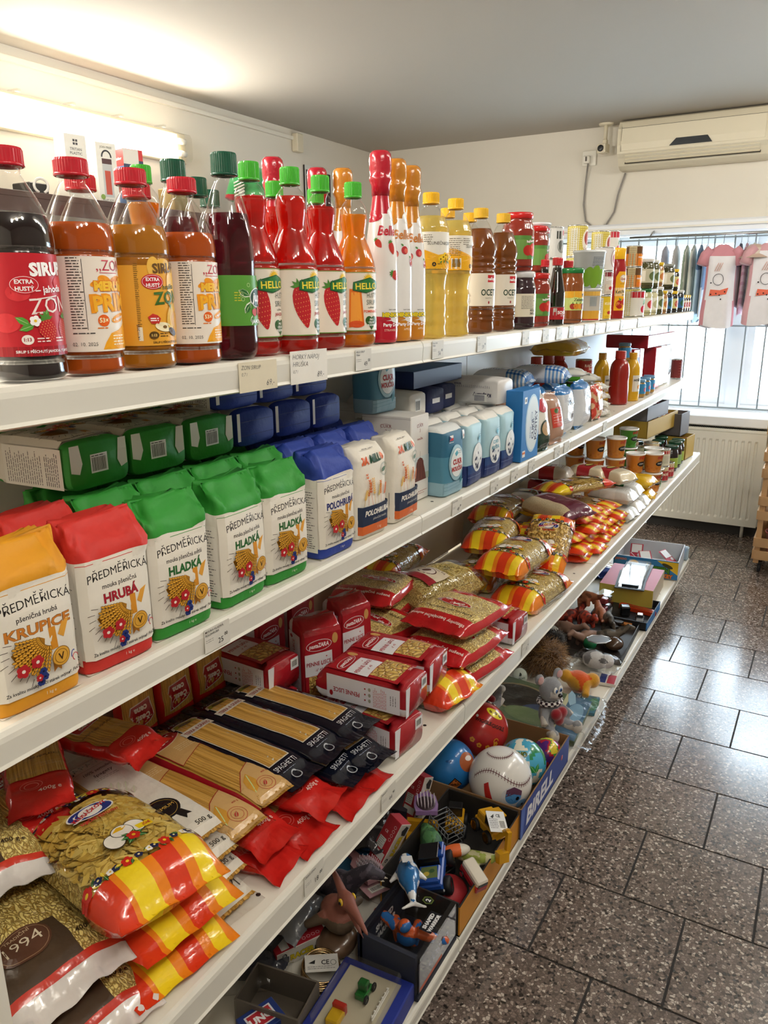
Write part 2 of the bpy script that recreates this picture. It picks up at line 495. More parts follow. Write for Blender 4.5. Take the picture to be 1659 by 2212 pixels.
# ---------------------------------------------------------------- things, parts, copies
class Kind:
    """one kind of thing: a list of parts, each a mesh, some under another part; a kind with one unnamed part is a single mesh"""
    def __init__(s,name,cat): s.name,s.cat,s.parts = name,cat,[]
    def part(s,name,mb,parent=None,M=None,label=None,kind=None):
        s.parts.append((name,mb.mesh(name or s.name) if isinstance(mb,MB) else mb,parent,M,label,kind)); return len(s.parts) - 1
def tag(o,label,cat,group=None,kind=None):
    if label: o['label'] = label
    if cat: o['category'] = cat
    if group: o['group'] = group
    if kind: o['kind'] = kind
    return o
def put(k,label,loc,rot=(0,0,0),group=None,scale=1.0):
    """place one thing of kind k: its own object and one object per part (the meshes are shared)"""
    e = Euler([math.radians(a) for a in rot])
    if len(k.parts) == 1 and k.parts[0][0] is None:
        r = bpy.data.objects.new(k.name,k.parts[0][1]); r.data.name = k.name
    else:
        r = bpy.data.objects.new(k.name,None); r.empty_display_size = 0.05
    COLL.objects.link(r)
    r.location = loc; r.rotation_euler = e
    if scale != 1.0: r.scale = (scale,) * 3 if not isinstance(scale,tuple) else scale
    tag(r,label,k.cat,group)
    if r.type == 'EMPTY' if False else r.data is None:
        made = []
        for name,me,par,M,lb,kd in k.parts:
            o = bpy.data.objects.new(name,me); COLL.objects.link(o)
            o.parent = r if par is None else made[par]
            if M is not None: o.matrix_local = M
            if lb: o['label'] = lb
            if kd: o['kind'] = kd
            made.append(o)
    return r
def single(name,cat,mb,label,loc=(0,0,0),rot=(0,0,0),group=None):
    k = Kind(name,cat); k.part(None,mb); return put(k,label,loc,rot,group)
def structure(name,mb,parent=None):
    o = bpy.data.objects.new(name,mb.mesh(name)); COLL.objects.link(o)
    if parent: o.parent = parent
    else: o['kind'] = 'structure'
    return o
def facing(turn=0): return (0,0,90 + turn)      # a thing whose front looks into the aisle

# ---------------------------------------------------------------- the room
X_L,X_R,Y_B,Y_F,Z_C = -3.48,2.1,5.82,-2.2,2.78
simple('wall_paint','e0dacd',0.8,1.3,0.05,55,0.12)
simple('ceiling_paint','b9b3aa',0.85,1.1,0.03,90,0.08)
simple('white_plastic','e6e2d6',0.4,9,0.03)
simple('cream_plastic','dcd3bb',0.32,5,0.03)
simple('window_white','e9ecf0',0.4,7,0.02)
simple('radiator_paint','dedcd0',0.4,5,0.03)
simple('dark_grout','2b2826',0.9,40,0.2)
simple('grille_paint','8d9496',0.5,20,0.08)
simple('brown_board','4b2f22',0.5,12,0.15)
simple('shelf_paint','e4dfd2',0.36,3,0.03)
simple('rail_paint','dcd9ce',0.33,3,0.03)
simple('plinth','3a3836',0.7,10,0.2)
simple('pale_wood','c39a6c',0.6,14,0.15,60,0.15)
simple('black_plastic','17181a',0.35,12,0.1)
simple('cable_grey','8b8680',0.5,12,0.05)
def emit(name,col,strength,mix=None):
    m,t,b = nt(name)
    b.inputs['Base Color'].default_value = (*C(col),1)
    b.inputs['Emission Color'].default_value = (*C(col),1); b.inputs['Emission Strength'].default_value = strength
    return m
emit('tube_glow','fff4dc',2.6)
emit('tube_white','fff2d8',8.0)
emit('lit_diffuser','fff4dc',2.2)

# terrazzo paving: large slabs in a running bond, dark joints
m,t,b = nt('terrazzo')
tc = node(t,'ShaderNodeTexCoord')
v1 = node(t,'ShaderNodeTexVoronoi'); v1.inputs['Scale'].default_value = 130; v1.inputs['Randomness'].default_value = 1.0
v2 = node(t,'ShaderNodeTexVoronoi',feature='DISTANCE_TO_EDGE'); v2.inputs['Scale'].default_value = 130
nz = node(t,'ShaderNodeTexNoise'); nz.inputs['Scale'].default_value = 24; nz.inputs['Detail'].default_value = 3
wob = node(t,'ShaderNodeVectorMath',operation='MULTIPLY_ADD'); wob.inputs[1].default_value = (0.012,0.012,0.0)
t.links.new(tc.outputs['Object'],nz.inputs['Vector']); t.links.new(nz.outputs['Color'],wob.inputs[0]); t.links.new(tc.outputs['Object'],wob.inputs[2])
for v in (v1,v2): t.links.new(wob.outputs[0],v.inputs['Vector'])
bw = node(t,'ShaderNodeSeparateColor'); t.links.new(v1.outputs['Color'],bw.inputs[0])
ramp = node(t,'ShaderNodeValToRGB'); ramp.color_ramp.interpolation = 'CONSTANT'
e = ramp.color_ramp.elements
cols = [(0.0,'2a2522'),(0.14,'665a52'),(0.36,'7d6d63'),(0.56,'71625a'),(0.7,'9c8d82'),(0.84,'544943'),(0.91,'bdb0a3')]
e[0].position,e[0].color = cols[0][0],(*C(cols[0][1]),1)
e[1].position,e[1].color = cols[1][0],(*C(cols[1][1]),1)
for p,c in cols[2:]:
    x = e.new(p); x.color = (*C(c),1)
t.links.new(bw.outputs[0],ramp.inputs[0])
mr = node(t,'ShaderNodeMapRange'); mr.inputs['From Min'].default_value = 0.02; mr.inputs['From Max'].default_value = 0.12
t.links.new(v2.outputs['Distance'],mr.inputs['Value'])
mx = node(t,'ShaderNodeMix',data_type='RGBA'); mx.inputs['A'].default_value = (*C('574c46'),1)
t.links.new(mr.outputs[0],mx.inputs['Factor']); t.links.new(ramp.outputs[0],mx.inputs['B'])
t.links.new(mx.outputs['Result'],b.inputs['Base Color'])
n3 = node(t,'ShaderNodeTexNoise'); n3.inputs['Scale'].default_value = 3.0; n3.inputs['Detail'].default_value = 6
t.links.new(tc.outputs['Object'],n3.inputs['Vector'])
mr2 = node(t,'ShaderNodeMapRange'); mr2.inputs['To Min'].default_value = 0.12; mr2.inputs['To Max'].default_value = 0.28
t.links.new(n3.outputs[0],mr2.inputs['Value']); t.links.new(mr2.outputs[0],b.inputs['Roughness'])
b.inputs['Specular IOR Level'].default_value = 0.9
bump(t,b,30,0.06,0.002)

mb = MB()
TX,TY,G = 0.338,0.3185,0.0065
x_off,y_off = -0.507,2.232       # a joint corner
box(mb,X_R - X_L,Y_B - Y_F,0.02,mat='dark_grout',M=T((X_L + X_R) / 2,(Y_B + Y_F) / 2,-0.0225))
j0,j1 = math.floor((Y_F - y_off) / TY),math.ceil((Y_B - y_off) / TY)
for j in range(j0,j1):
    ya,yb = y_off + j * TY,y_off + (j + 1) * TY
    ya,yb = max(ya,Y_F),min(yb,Y_B)
    sh = x_off + (0.5 * TX if j % 2 else 0)
    i0,i1 = math.floor((X_L - sh) / TX),math.ceil((X_R - sh) / TX)
    for i in range(i0,i1):
        xa,xb = max(sh + i * TX,X_L),min(sh + (i + 1) * TX,X_R)
        if xb - xa < 0.02 or yb - ya < 0.02: continue
        r = random.Random(i * 91 + j); dz = r.uniform(-0.0006,0.0)
        box(mb,xb - xa - G,yb - ya - G,0.012,mat='terrazzo',M=T((xa + xb) / 2,(ya + yb) / 2,-0.012 + dz))
structure('floor',mb)
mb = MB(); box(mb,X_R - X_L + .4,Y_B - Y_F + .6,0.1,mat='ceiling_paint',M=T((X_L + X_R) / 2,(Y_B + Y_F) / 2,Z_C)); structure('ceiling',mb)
mb = MB(); box(mb,0.15,Y_B - Y_F,Z_C,mat='wall_paint',M=T(X_L - 0.075,(Y_B + Y_F) / 2,0)); structure('wall_left',mb)
simple('low_bounce_wall','8a8278',0.8,3,0.2)  # unseen wall painted dark to cut bounce light onto the lower shelves
mb = MB(); box(mb,0.15,Y_B - Y_F,Z_C,mat='low_bounce_wall',M=T(X_R + 0.075,(Y_B + Y_F) / 2,0)); structure('wall_right',mb)
mb = MB(); box(mb,X_R - X_L + .3,0.15,Z_C,mat='wall_paint',M=T((X_L + X_R) / 2,Y_F - 0.075,0)); structure('wall_front',mb)
WX0,WX1,WZ0,WZ1 = -1.86,1.3,0.84,2.10
mb = MB()
for xa,xb,za,zb in ((X_L - .15,WX0,0,Z_C),(WX1,X_R + .15,0,Z_C),(WX0,WX1,0,WZ0),(WX0,WX1,WZ1,Z_C)):
    box(mb,xb - xa,0.32,zb - za,mat='wall_paint',M=T((xa + xb) / 2,Y_B + 0.16,za))
structure('wall_back',mb)
mb = MB(); box(mb,2.6,0.012,0.07,mat='plinth',M=T(0.2,Y_B - 0.007,0)); structure('baseboard_back',mb)

# window: frame, panes, sill, blind box over it, iron grille
mb = MB()
yw = Y_B + 0.2
def bar(xa,xb,za,zb,d=0.06,y=yw,mat='window_white'): box(mb,xb - xa,d,zb - za,mat=mat,M=T((xa + xb) / 2,y,za))
bar(WX0 + .06,WX1 - .06,WZ0,WZ0 + 0.06,.056); bar(WX0 + .06,WX1 - .06,WZ1 - 0.06,WZ1,.056)
for x in (WX0,WX1 - 0.06): bar(x,x + 0.06,WZ0,WZ1)
bar(-0.67,-0.57,WZ0 + .06,WZ1 - .06,0.07)
for xa,xb in ((WX0 + .06,-0.67),(-0.57,WX1 - .06)):
    bar(xa,xa + 0.045,WZ0 + .06,WZ1 - .06,0.045,yw + .01); bar(xb - 0.045,xb,WZ0 + .06,WZ1 - .06,0.045,yw + .01)
    bar(xa + .045,xb - .045,WZ0 + .06,WZ0 + .105,0.041,yw + .01); bar(xa + .045,xb - .045,WZ1 - .105,WZ1 - .06,0.041,yw + .01)
win = structure('window_1',mb)
mb = MB()
for xa,xb in ((WX0 + .1,-0.71),(-0.53,WX1 - .1)):
    box(mb,xb - xa,0.004,WZ1 - WZ0 - 0.2,mat='pane',M=T((xa + xb) / 2,yw + 0.012,WZ0 + 0.1))
structure('pane',mb,win)
mb = MB(); box(mb,WX1 - WX0 + .1,0.36,0.07,mat='window_white',M=T((WX0 + WX1) / 2,Y_B + 0.04,WZ0 - 0.055),r=0.008); structure('trim_1',mb)
mb = MB(); box(mb,WX1 - WX0 + 0.1,0.09,0.085,mat='window_white',M=T((WX0 + WX1) / 2,Y_B - 0.046,2.048),r=0.012)
box(mb,WX1 - WX0 + 0.1,0.02,0.012,mat='white_plastic',M=T((WX0 + WX1) / 2,Y_B - 0.1,2.09)); structure('trim_2',mb)
mb = MB()
yg = Y_B - 0.045
for i in range(24):
    x = -1.80 + i * 0.1235
    if x < WX1: tube(mb,[(x,yg,0.905),(x,yg,2.03)],0.0055,mat='grille_paint',n=6)
for z in (0.90,1.452,2.02): tube(mb,[(WX0 - 0.05,yg,z),(WX1 + .05,yg,z)],0.008 if z < 1 else 0.006,mat='grille_paint',n=6)
for x in (WX0 - .045,WX1 + .045): tube(mb,[(x,yg,0.93),(x,Y_B + .004,0.93)],0.007,mat='grille_paint',n=6); tube(mb,[(x,yg,2.0),(x,Y_B + .004,2.0)],0.007,mat='grille_paint',n=6)
single('window_grille','window grille',mb,'grey painted iron grille of thin bars across the window')

# outside: snow-pale ground, a pale house front and a bare tree
simple('pale_ground','cfd6d8',0.9,2,0.2)
simple('pale_render','dfe6ea',0.9,2,0.08)
simple('bark','9a938a',0.9,20,0.2)
mb = MB(); box(mb,30,16,0.1,mat='pale_ground',M=T(0,14.3,-0.6)); structure('ground',mb)
k = Kind('house','house'); mb = MB(); box(mb,9,4,4.2,mat='pale_render',M=T(0,0,-0.5)); k.part('wall',mb)
mb = MB(); prism(mb,[(-2.3,0),(2.3,0),(0,1.6)],9.4,'b9b2ac','card',T(-4.7,0,3.7) @ Ry(90) @ Rz(90)); k.part('roof',mb)
for i,x in enumerate((-2.6,0.2,2.8)):
    mb = MB(); box(mb,1.0,0.06,1.3,'aeb9c2','gloss',T(x,-2.02,1.0)); k.part('window',mb)
put(k,'pale house across the yard seen through the window bars',(-1.5,17.5,0))
def twig(mb,p,d,L,r,depth,rn):
    q = p + d * L
    mid = (p + q) / 2 + Vector((rn.uniform(-1,1),rn.uniform(-1,1),rn.uniform(-1,1))) * L * 0.06
    tube(mb,[p,mid,q],[r,r * 0.85,r * 0.68],mat='bark',n=5,cap=False)
    if depth == 0: return
    for i in range(3 if depth > 2 else 2):
        nd = (d + Vector((rn.uniform(-.8,.8),rn.uniform(-.8,.8),rn.uniform(-.25,.6)))).normalized()
        twig(mb,p + d * L * rn.uniform(.55,1.0),nd,L * rn.uniform(.6,.8),r * 0.6,depth - 1,rn)
k = Kind('bare_tree','tree'); rn = random.Random(4)
mb = MB(); tube(mb,[(0,0,0),(0.05,0,0.8),(0,0.04,1.5)],[0.07,0.06,0.05],mat='bark'); k.part('trunk',mb)
mb = MB()
for i in range(6): twig(mb,Vector((0,0,0.9 + i * .1)),Vector((math.cos(i * 1.1),math.sin(i * 1.1),0.7)).normalized(),1.1,0.022,4,rn)
k.part('branches',mb)
put(k,'bare leafless tree in the yard outside the window',(-1.5,12.6,-0.5))

# radiator
k = Kind('radiator','radiator'); mb = MB()
RW,RH = 1.42,0.66
xs = []; n = 33
prof = []
for i in range(n):
    x0 = -RW / 2 + 0.03 + (RW - 0.06) * i / n; w = (RW - 0.06) / n
    prof += [(x0,0.0),(x0 + w * .12,0.007),(x0 + w * .42,0.007),(x0 + w * .54,0.0)]
prof = [(-RW / 2,0)] + prof + [(RW / 2,0)]
vs = []; zs = (0.0,0.045,0.06,RH - 0.075,RH - 0.06,RH)
for z in zs:
    for x,dd in prof: vs.append((x,-0.05 + (dd if 0.05 < z < RH - 0.065 else 0),z))
L = len(prof); fs = [(j * L + i,j * L + i + 1,(j + 1) * L + i + 1,(j + 1) * L + i) for j in range(len(zs) - 1) for i in range(L - 1)]
mb.add(vs,fs,mat='radiator_paint',smooth=False)
box(mb,RW,0.07,RH - 0.004,mat='radiator_paint',M=T(0,0.0,0.002));
k.part('panel',mb)
mb = MB(); box(mb,RW + .01,0.112,0.022,mat='radiator_paint',M=T(0,0.003,RH - 0.01),r=0.004)
for i in range(90): box(mb,0.006,0.07,0.0006,mat='plinth',M=T(-RW / 2 + .03 + i * (RW - .06) / 89,0.0,RH + 0.0121) @ Rz(20))
k.part('top_grille',mb)
for x in (-.62,.62):
    mb = MB(); tube(mb,[(x,0.01,0.02),(x,0.01,-0.095)],0.011,mat='radiator_paint'); k.part('foot',mb)
mb = MB(); tube(mb,[(-.45,0.0,0.03),(-.45,0.0,-0.05),(-.45,0.02,-0.095)],0.01,'c9c9c6','metal'); lathe(mb,[(0,-.06),(.016,-.06),(.016,-.035),(0,-.035)],10,'d8d8d4','metal',T(-.45,0,0)); k.part('pipe',mb)
put(k,'white panel radiator under the barred window',(-1.06,5.74,0.096))

# air conditioner
k = Kind('air_conditioner','air conditioner'); mb = MB()
AW = 0.92
sec = [(0.0,0.0),(-0.09,0.0),(-0.135,0.02),(-0.165,0.065),(-0.195,0.09),(-0.205,0.14),(-0.2,0.24),(-0.17,0.285),(-0.14,0.297),(0,0.297)]
def extrude(mb,sec,w,mat,M=None):
    n_ = len(sec); vs = [(-w / 2,y,z) for y,z in sec] + [(w / 2,y,z) for y,z in sec]
    fs = [(i,i + n_,(i + 1) % n_ + n_,(i + 1) % n_) for i in range(n_)] + [tuple(range(n_)),tuple(range(2 * n_ - 1,n_ - 1,-1))]
    mb.add(vs,fs,mat=mat,M=M,smooth=False)
extrude(mb,sec,AW,'cream_plastic'); k.part('body',mb)
mb = MB(); extrude(mb,[(-0.2045,0.105),(-0.212,0.145),(-0.207,0.24),(-0.19,0.268),(-.18,.268),(-.18,.105)],AW - 0.05,'cream_plastic')
a = Art(); a.text('ACOND',0.02,0.17,0.012,'3a342c',bold=0.02,shear=.25); a.put(mb,lambda u,v,h: (u,-0.2110 - h + (v - 0.145) * -0.053 * -1,v)); k.part('front_panel',mb)
mb = MB()
for y_,z_,w_ in ((-.2085,.2405,AW - .05),(-.2128,.1445 + .0,.004)):
    if w_ > .1: box(mb,w_,.003,.0016,'3c382f','card',T(0,y_,z_))
box(mb,.0016,.003,.15,'6a6456','card',T(-AW / 2 + .026,-.2095,.1))
k.part('panel_gap',mb)
mb = MB(); prism(mb,[(-.155,.108),(.105,.108),(.075,.15),(-.115,.15)],0.004,'0c1216','gloss',T(0.03,-0.2088,0.0) @ Rx(90)); k.part('display',mb)
for z,y in ((0.03,-0.146),(0.047,-0.159),(0.066,-0.174)):
    mb = MB(); box(mb,AW - 0.1,0.03,0.008,mat='cream_plastic',M=T(0,y,z) @ Rx(-38)); k.part('louvre',mb)
mb = MB(); box(mb,AW - 0.09,0.004,0.045,'4a453c','card',M=T(0,-0.1565,0.03) @ Rx(-35)); k.part('outlet',mb)
put(k,'cream wall-mounted air conditioner above the window',(-1.0,5.818,2.475))
mb = MB()
pts = []
for q in [(-1.70,2.55),(-1.715,2.42),(-1.72,2.28),(-1.70,2.17),(-1.63,2.115),(-1.55,2.14),(-1.50,2.22),(-1.48,2.34),(-1.455,2.42),(-1.44,2.468)]: pts.append((q[0],5.806 if q[1] < 2.47 else 5.79,q[1]))
tube(mb,pts,0.006,mat='cable_grey',n=8); single('power_cord','cord',mb,'grey cord looping from the wall socket to the air conditioner')
k = Kind('wall_socket','socket'); mb = MB(); box(mb,0.1,0.012,0.1,mat='white_plastic',M=T(0,-.006,-.05),r=0.004); k.part('plate',mb)
mb = MB(); box(mb,0.045,0.03,0.05,mat='white_plastic',M=T(-.012,-.027,-.035),r=0.006); box(mb,.014,.002,.03,'6e675e',M=T(-.012,-.0425,-.022)); k.part('plug',mb)
put(k,'white wall socket with a plug in it beside the ceiling camera',(-1.70,5.818,2.585))
k = Kind('security_camera','camera'); mb = MB(); lathe(mb,[(0,0),(.05,0),(.045,-.012),(0,-.012)],20,mat='cream_plastic',col='ffffff'); k.part('mount_plate',mb)
mb = MB(); tube(mb,[(0,0,-.01),(0,0,-.1)],0.013,mat='cream_plastic'); box(mb,.03,.03,.03,mat='cream_plastic',M=T(0,0,-.13),r=.004); k.part('arm',mb)
mb = MB(); box(mb,0.06,0.07,0.06,mat='cream_plastic',M=T(0,-.02,-.19),r=.005); k.part('housing',mb)
mb = MB(); lathe(mb,[(0,0),(.021,0),(.021,.008),(.014,.011),(0,.008)],18,mat='black_plastic',M=T(0,-.0551,-.16) @ Rx(90)); k.part('lens',mb)
put(k,'small white box camera hanging from the ceiling by the air conditioner',(-1.57,5.72,2.779),(0,0,-14))

# cable conduit along the top of the wall, with its end box
mb = MB(); box(mb,0.022,6.6,0.022,mat='white_plastic',M=T(X_L + .012,1.42,Z_C - .07));
single('cable_conduit','conduit',mb,'white cable conduit running along the wall just under the ceiling')
mb = MB(); box(mb,0.05,0.075,0.12,mat='cream_plastic',M=T(X_L + .026,4.76,Z_C - .145),r=.006); single('junction_box','junction box',mb,'small cream junction box where the ceiling conduit ends')

# tube light on the far wall
k = Kind('tube_light','lamp')
mb = MB(); box(mb,0.03,1.33,0.165,mat='cream_plastic',M=T(0.015,0,0),r=.006)
for y in (-.45,-.15,.15,.45): box(mb,0.07,0.022,0.012,mat='clear',M=T(.05,y,.162))
k.part('tray',mb)
mb = MB()
cs = [(0.03,0.004),(0.075,0.01),(0.088,0.03),(0.088,0.132),(0.075,0.153),(0.03,0.16)]
n_ = len(cs); ys = (-.655,.655)
mb.add([(x,y,z) for y in ys for x,z in cs],[(i,i + 1,n_ + i + 1,n_ + i) for i in range(n_ - 1)] + [tuple(range(n_)),tuple(range(2 * n_ - 1,n_ - 1,-1))],mat='clear',smooth=False)
k.part('diffuser',mb)
mb = MB(); box(mb,0.05,1.18,0.128,mat='lit_diffuser',M=T(0.058,-.055,0.014),r=.012); k.part('glowing_panel',mb)
for z in (0.05,0.115):
    mb = MB(); tube(mb,[(0.055,-.60,z),(0.055,.585,z)],0.013,mat='tube_white',n=12); k.part('tube',mb)
mb = MB(); box(mb,0.004,1.24,0.14,mat='tube_glow',M=T(0.033,-.03,0.012)); k.part('reflector',mb)
for z in (0.05,0.115):
    mb = MB(); lathe(mb,[(0,0),(.017,0),(.017,.045),(0,.045)],12,'f2efe6','gloss',T(.055,.585,z) @ Rx(-90)); k.part('tube_cap',mb)
put(k,'long twin-tube wall light shining above the far wall shelf',(X_L + .001,2.985,2.41))
# tube fixtures above the aisle, behind and beside the viewer; window-end and back-aisle ones added for light
k = Kind('ceiling_light','lamp'); mb = MB(); box(mb,0.16,1.3,0.05,mat='white_plastic',M=T(0,0,.02),r=.008); k.part('housing',mb)
mb = MB(); tube(mb,[(0,-.6,0.008),(0,.6,0.008)],0.013,mat='tube_white',n=12); k.part('tube',mb)
for x,y,lb in ((0.62,.1,'over the near end of the aisle'),(.62,2.3,'over the middle of the aisle'),(.62,4.2,'by the window, added out of view to light the back wall'),(-2.1,.2,'over the aisle behind the shelf, added out of view for its light'),(-2.1,-1.2,'nearest the front wall, added out of view for its light')): put(k,'white ceiling tube light ' + lb,(x,y,Z_C - .071),group='ceiling tube lights')

# ---------------------------------------------------------------- shelving
S1,S2,S3,S4 = 1.568,1.208,0.796,0.165
FX,FX2,BX = -0.72,-0.612,-1.09
JOINTS = [0.335,1.388,2.433,3.535,4.60]
k = Kind('shelving_unit','shelving')
for i,y in enumerate(JOINTS):
    mb = MB(); box(mb,0.05,0.03,1.55,mat='shelf_paint',M=T(BX - .028,y,0.01)); k.part('upright',mb)
for i in range(4):
    y0,y1 = JOINTS[i],JOINTS[i + 1]
    for z0,z1 in ((0.165,0.79),(0.80,1.2),(1.21,1.56)):
        mb = MB(); box(mb,0.004,y1 - y0 - 0.004,z1 - z0,mat='shelf_paint',M=T(BX - .003,(y0 + y1) / 2,z0)); k.part('back_panel',mb)
    for lev,(z,fx,lz) in enumerate(((S1,FX,.044),(S2,FX,.044),(S3,FX2,.054),(S4,FX2,.042))):
        w = fx - BX - .004
        mb = MB(); box(mb,w - .002,y1 - y0 - .003,0.022,mat='shelf_paint',M=T((fx + BX) / 2 - .002,(y0 + y1) / 2,z - .0245))
        r = random.Random(i * 7 + lev)
        for h in range(4):
            lathe(mb,[(0,-.0022),(.004,-.0022)],8,'1c1a18','card',T(fx - .035,y0 + .12 + h * (y1 - y0 - .24) / 3,z))
        q = k.part('shelf_board',mb)
        mb = MB()
        L = y1 - y0 - .0025; yc = (y0 + y1) / 2
        sec = [(0,0.0),(0.004,-.001),(0.0075,-.006),(0.0085,-.012),(0.0065,-lz + .006),(0.0088,-lz + .002),(0.006,-lz),(0.0,-lz)]
        n_ = len(sec)
        vs = [(fx - .006 + a,yy,z + bz - .0006) for yy in (yc - L / 2,yc + L / 2) for a,bz in sec]
        mb.add(vs,[(j,n_ + j,n_ + (j + 1) % n_,(j + 1) % n_) for j in range(n_)] + [tuple(range(n_)),tuple(range(2 * n_ - 1,n_ - 1,-1))],mat='rail_paint',smooth=False)
        k.part('price_rail',mb,q)
mb = MB(); box(mb,0.02,JOINTS[-1] - JOINTS[0],0.118,mat='plinth',M=T(FX2 - .07,(JOINTS[0] + JOINTS[-1]) / 2,0.0)); k.part('plinth',mb)
mb = MB(); box(mb,0.47,0.03,1.13,mat='white_plastic',M=T(-0.87,0.321,0.02)); k.part('end_panel',mb)
put(k,'long cream shop shelving with four levels of groceries and toys',(0,0,0))

# ---------------------------------------------------------------- top shelf: bottles, jars, cans
def strawberry(a,x,y,w,h,rot=0):
    pts = []
    for i in range(20):
        t_ = 2 * PI * i / 20; px = w / 2 * math.sin(t_) * (1 - 0.28 * (1 - math.cos(t_ + PI)) / 2 * 1.2); py = -h / 2 * math.cos(t_)
        if py < 0: px *= 1 - 0.35 * (py / (h / 2)) ** 2
        c,s_ = math.cos(math.radians(rot)),math.sin(math.radians(rot)); pts.append((x + px * c - py * s_,y + px * s_ + py * c))
    a.poly(pts,'c0202a')
    r = random.Random(3)
    c,s_ = math.cos(math.radians(rot)),math.sin(math.radians(rot))
    for j in range(-4,5):
        for i in range(-3,4):
            px,py = (i + .5 * (j % 2)) * w / 7.5,j * h / 10
            if (px / (w * .44)) ** 2 + (py / (h * .47)) ** 2 < 0.85: a.ellipse(x + px * c - py * s_,y + px * s_ + py * c,w * .016,w * .028,'f0b46a',n=6)
    for k_ in range(5):
        an = math.radians(rot + 90 + (k_ - 2) * 38); bx,by = x - s_ * h * .46,y + c * h * .46
        dx,dy = math.cos(an) * w * .4,math.sin(an) * w * .4
        a.poly([(bx,by),(bx + dx * .5 - dy * .18,by + dy * .5 + dx * .18),(bx + dx,by + dy),(bx + dx * .5 + dy * .18,by + dy * .5 - dx * .18)],'4f8a35')
def leaf(a,x,y,L,rot,col='3d8a36'):
    c,s_ = math.cos(math.radians(rot)),math.sin(math.radians(rot)); q = []
    for u,v in ((0,0),(.25,.2),(.6,.22),(1,0),(.6,-.22),(.25,-.2)): q.append((x + L * (u * c - v * s_),y + L * (u * s_ + v * c)))
    a.poly(q,col); a.line([(x,y),(x + L * .9 * c,y + L * .9 * s_)],L * .03,'b8d89a')
def cap(mb,r,z0,z1,col,ribs=36,mat='gloss'):
    vs = []; n = ribs * 2
    lathe(mb,[(r * .96,z0),(r * 1.03,z0 + .0005),(r * 1.03,z0 + .003),(r * .98,z0 + .0034)],28,col,mat)
    prof = [(r,z0 + .0034),(r,z1 - .0025),(r * .93,z1)]
    rows = []
    for rr,z in prof:
        rows.append(len(vs)); vs += [((rr - (.0005 if k_ % 2 else 0)) * math.cos(2 * PI * k_ / n),(rr - (.0005 if k_ % 2 else 0)) * math.sin(2 * PI * k_ / n),z) for k_ in range(n)]
    vs.append((0,0,z1)); fs = []
    for i in range(2):
        for k_ in range(n): fs.append((rows[i] + k_,rows[i] + (k_ + 1) % n,rows[i + 1] + (k_ + 1) % n,rows[i + 1] + k_))
    for k_ in range(n): fs.append((rows[2] + k_,rows[2] + (k_ + 1) % n,len(vs) - 1))
    mb.add(vs,fs,col,mat,None,False)
def radius_at(prof,z):
    for (r0,z0),(r1,z1) in zip(prof,prof[1:]):
        if z0 <= z <= z1 and z1 > z0: return r0 + (r1 - r0) * (z - z0) / (z1 - z0)
    return prof[-1][0]
def smooth_prof(prof,n=3):
    """round a profile off with a Catmull-Rom pass"""
    out = [prof[0]]
    for i in range(1,len(prof) - 2):
        p0,p1,p2,p3 = prof[i - 1],prof[i],prof[i + 1],prof[i + 2]
        for k_ in range(n):
            t_ = k_ / n
            f = lambda a,b,c,d: 0.5 * (2 * b + (c - a) * t_ + (2 * a - 5 * b + 4 * c - d) * t_ ** 2 + (3 * b - a - 3 * c + d) * t_ ** 3)
            out.append((max(0.0005,f(p0[0],p1[0],p2[0],p3[0])),f(p0[1],p1[1],p2[1],p3[1])))
    return out + [prof[-2],prof[-1]]
def bottle(name,prof,level,liquid,cap_rz,cap_col,lab=None,lab_bg=None,art=None,cat='bottle',liq_mat='liquid',n=28,grooves=None):
    """prof: outer profile from base centre to mouth; level: height the liquid reaches"""
    k = Kind(name,cat)
    P = smooth_prof(prof)
    mb = MB(); lathe(mb,P,n,'ffffff','clear'); k.part('clear_bottle',mb)
    q = [(max(r - .0009,0),z + .0008) for r,z in P if z < level]
    q.append((radius_at(P,level) - .0009,level)); q.append((0,level))
    mb = MB(); lathe(mb,q,n,liquid,liq_mat); k.part('liquid',mb)
    if lab:
        z0,z1 = lab; r = max(radius_at(P,z0),radius_at(P,z1),radius_at(P,(z0 + z1) / 2)) + .0006
        mb = MB(); lathe(mb,[(r,z0),(r,z1)],40,lab_bg,'label')
        if art: art.put(mb,on_cyl(r))
        k.part('label',mb)
    mb = MB(); cap(mb,cap_rz[0],cap_rz[1],cap_rz[2],cap_col); k.part('cap',mb)
    return k

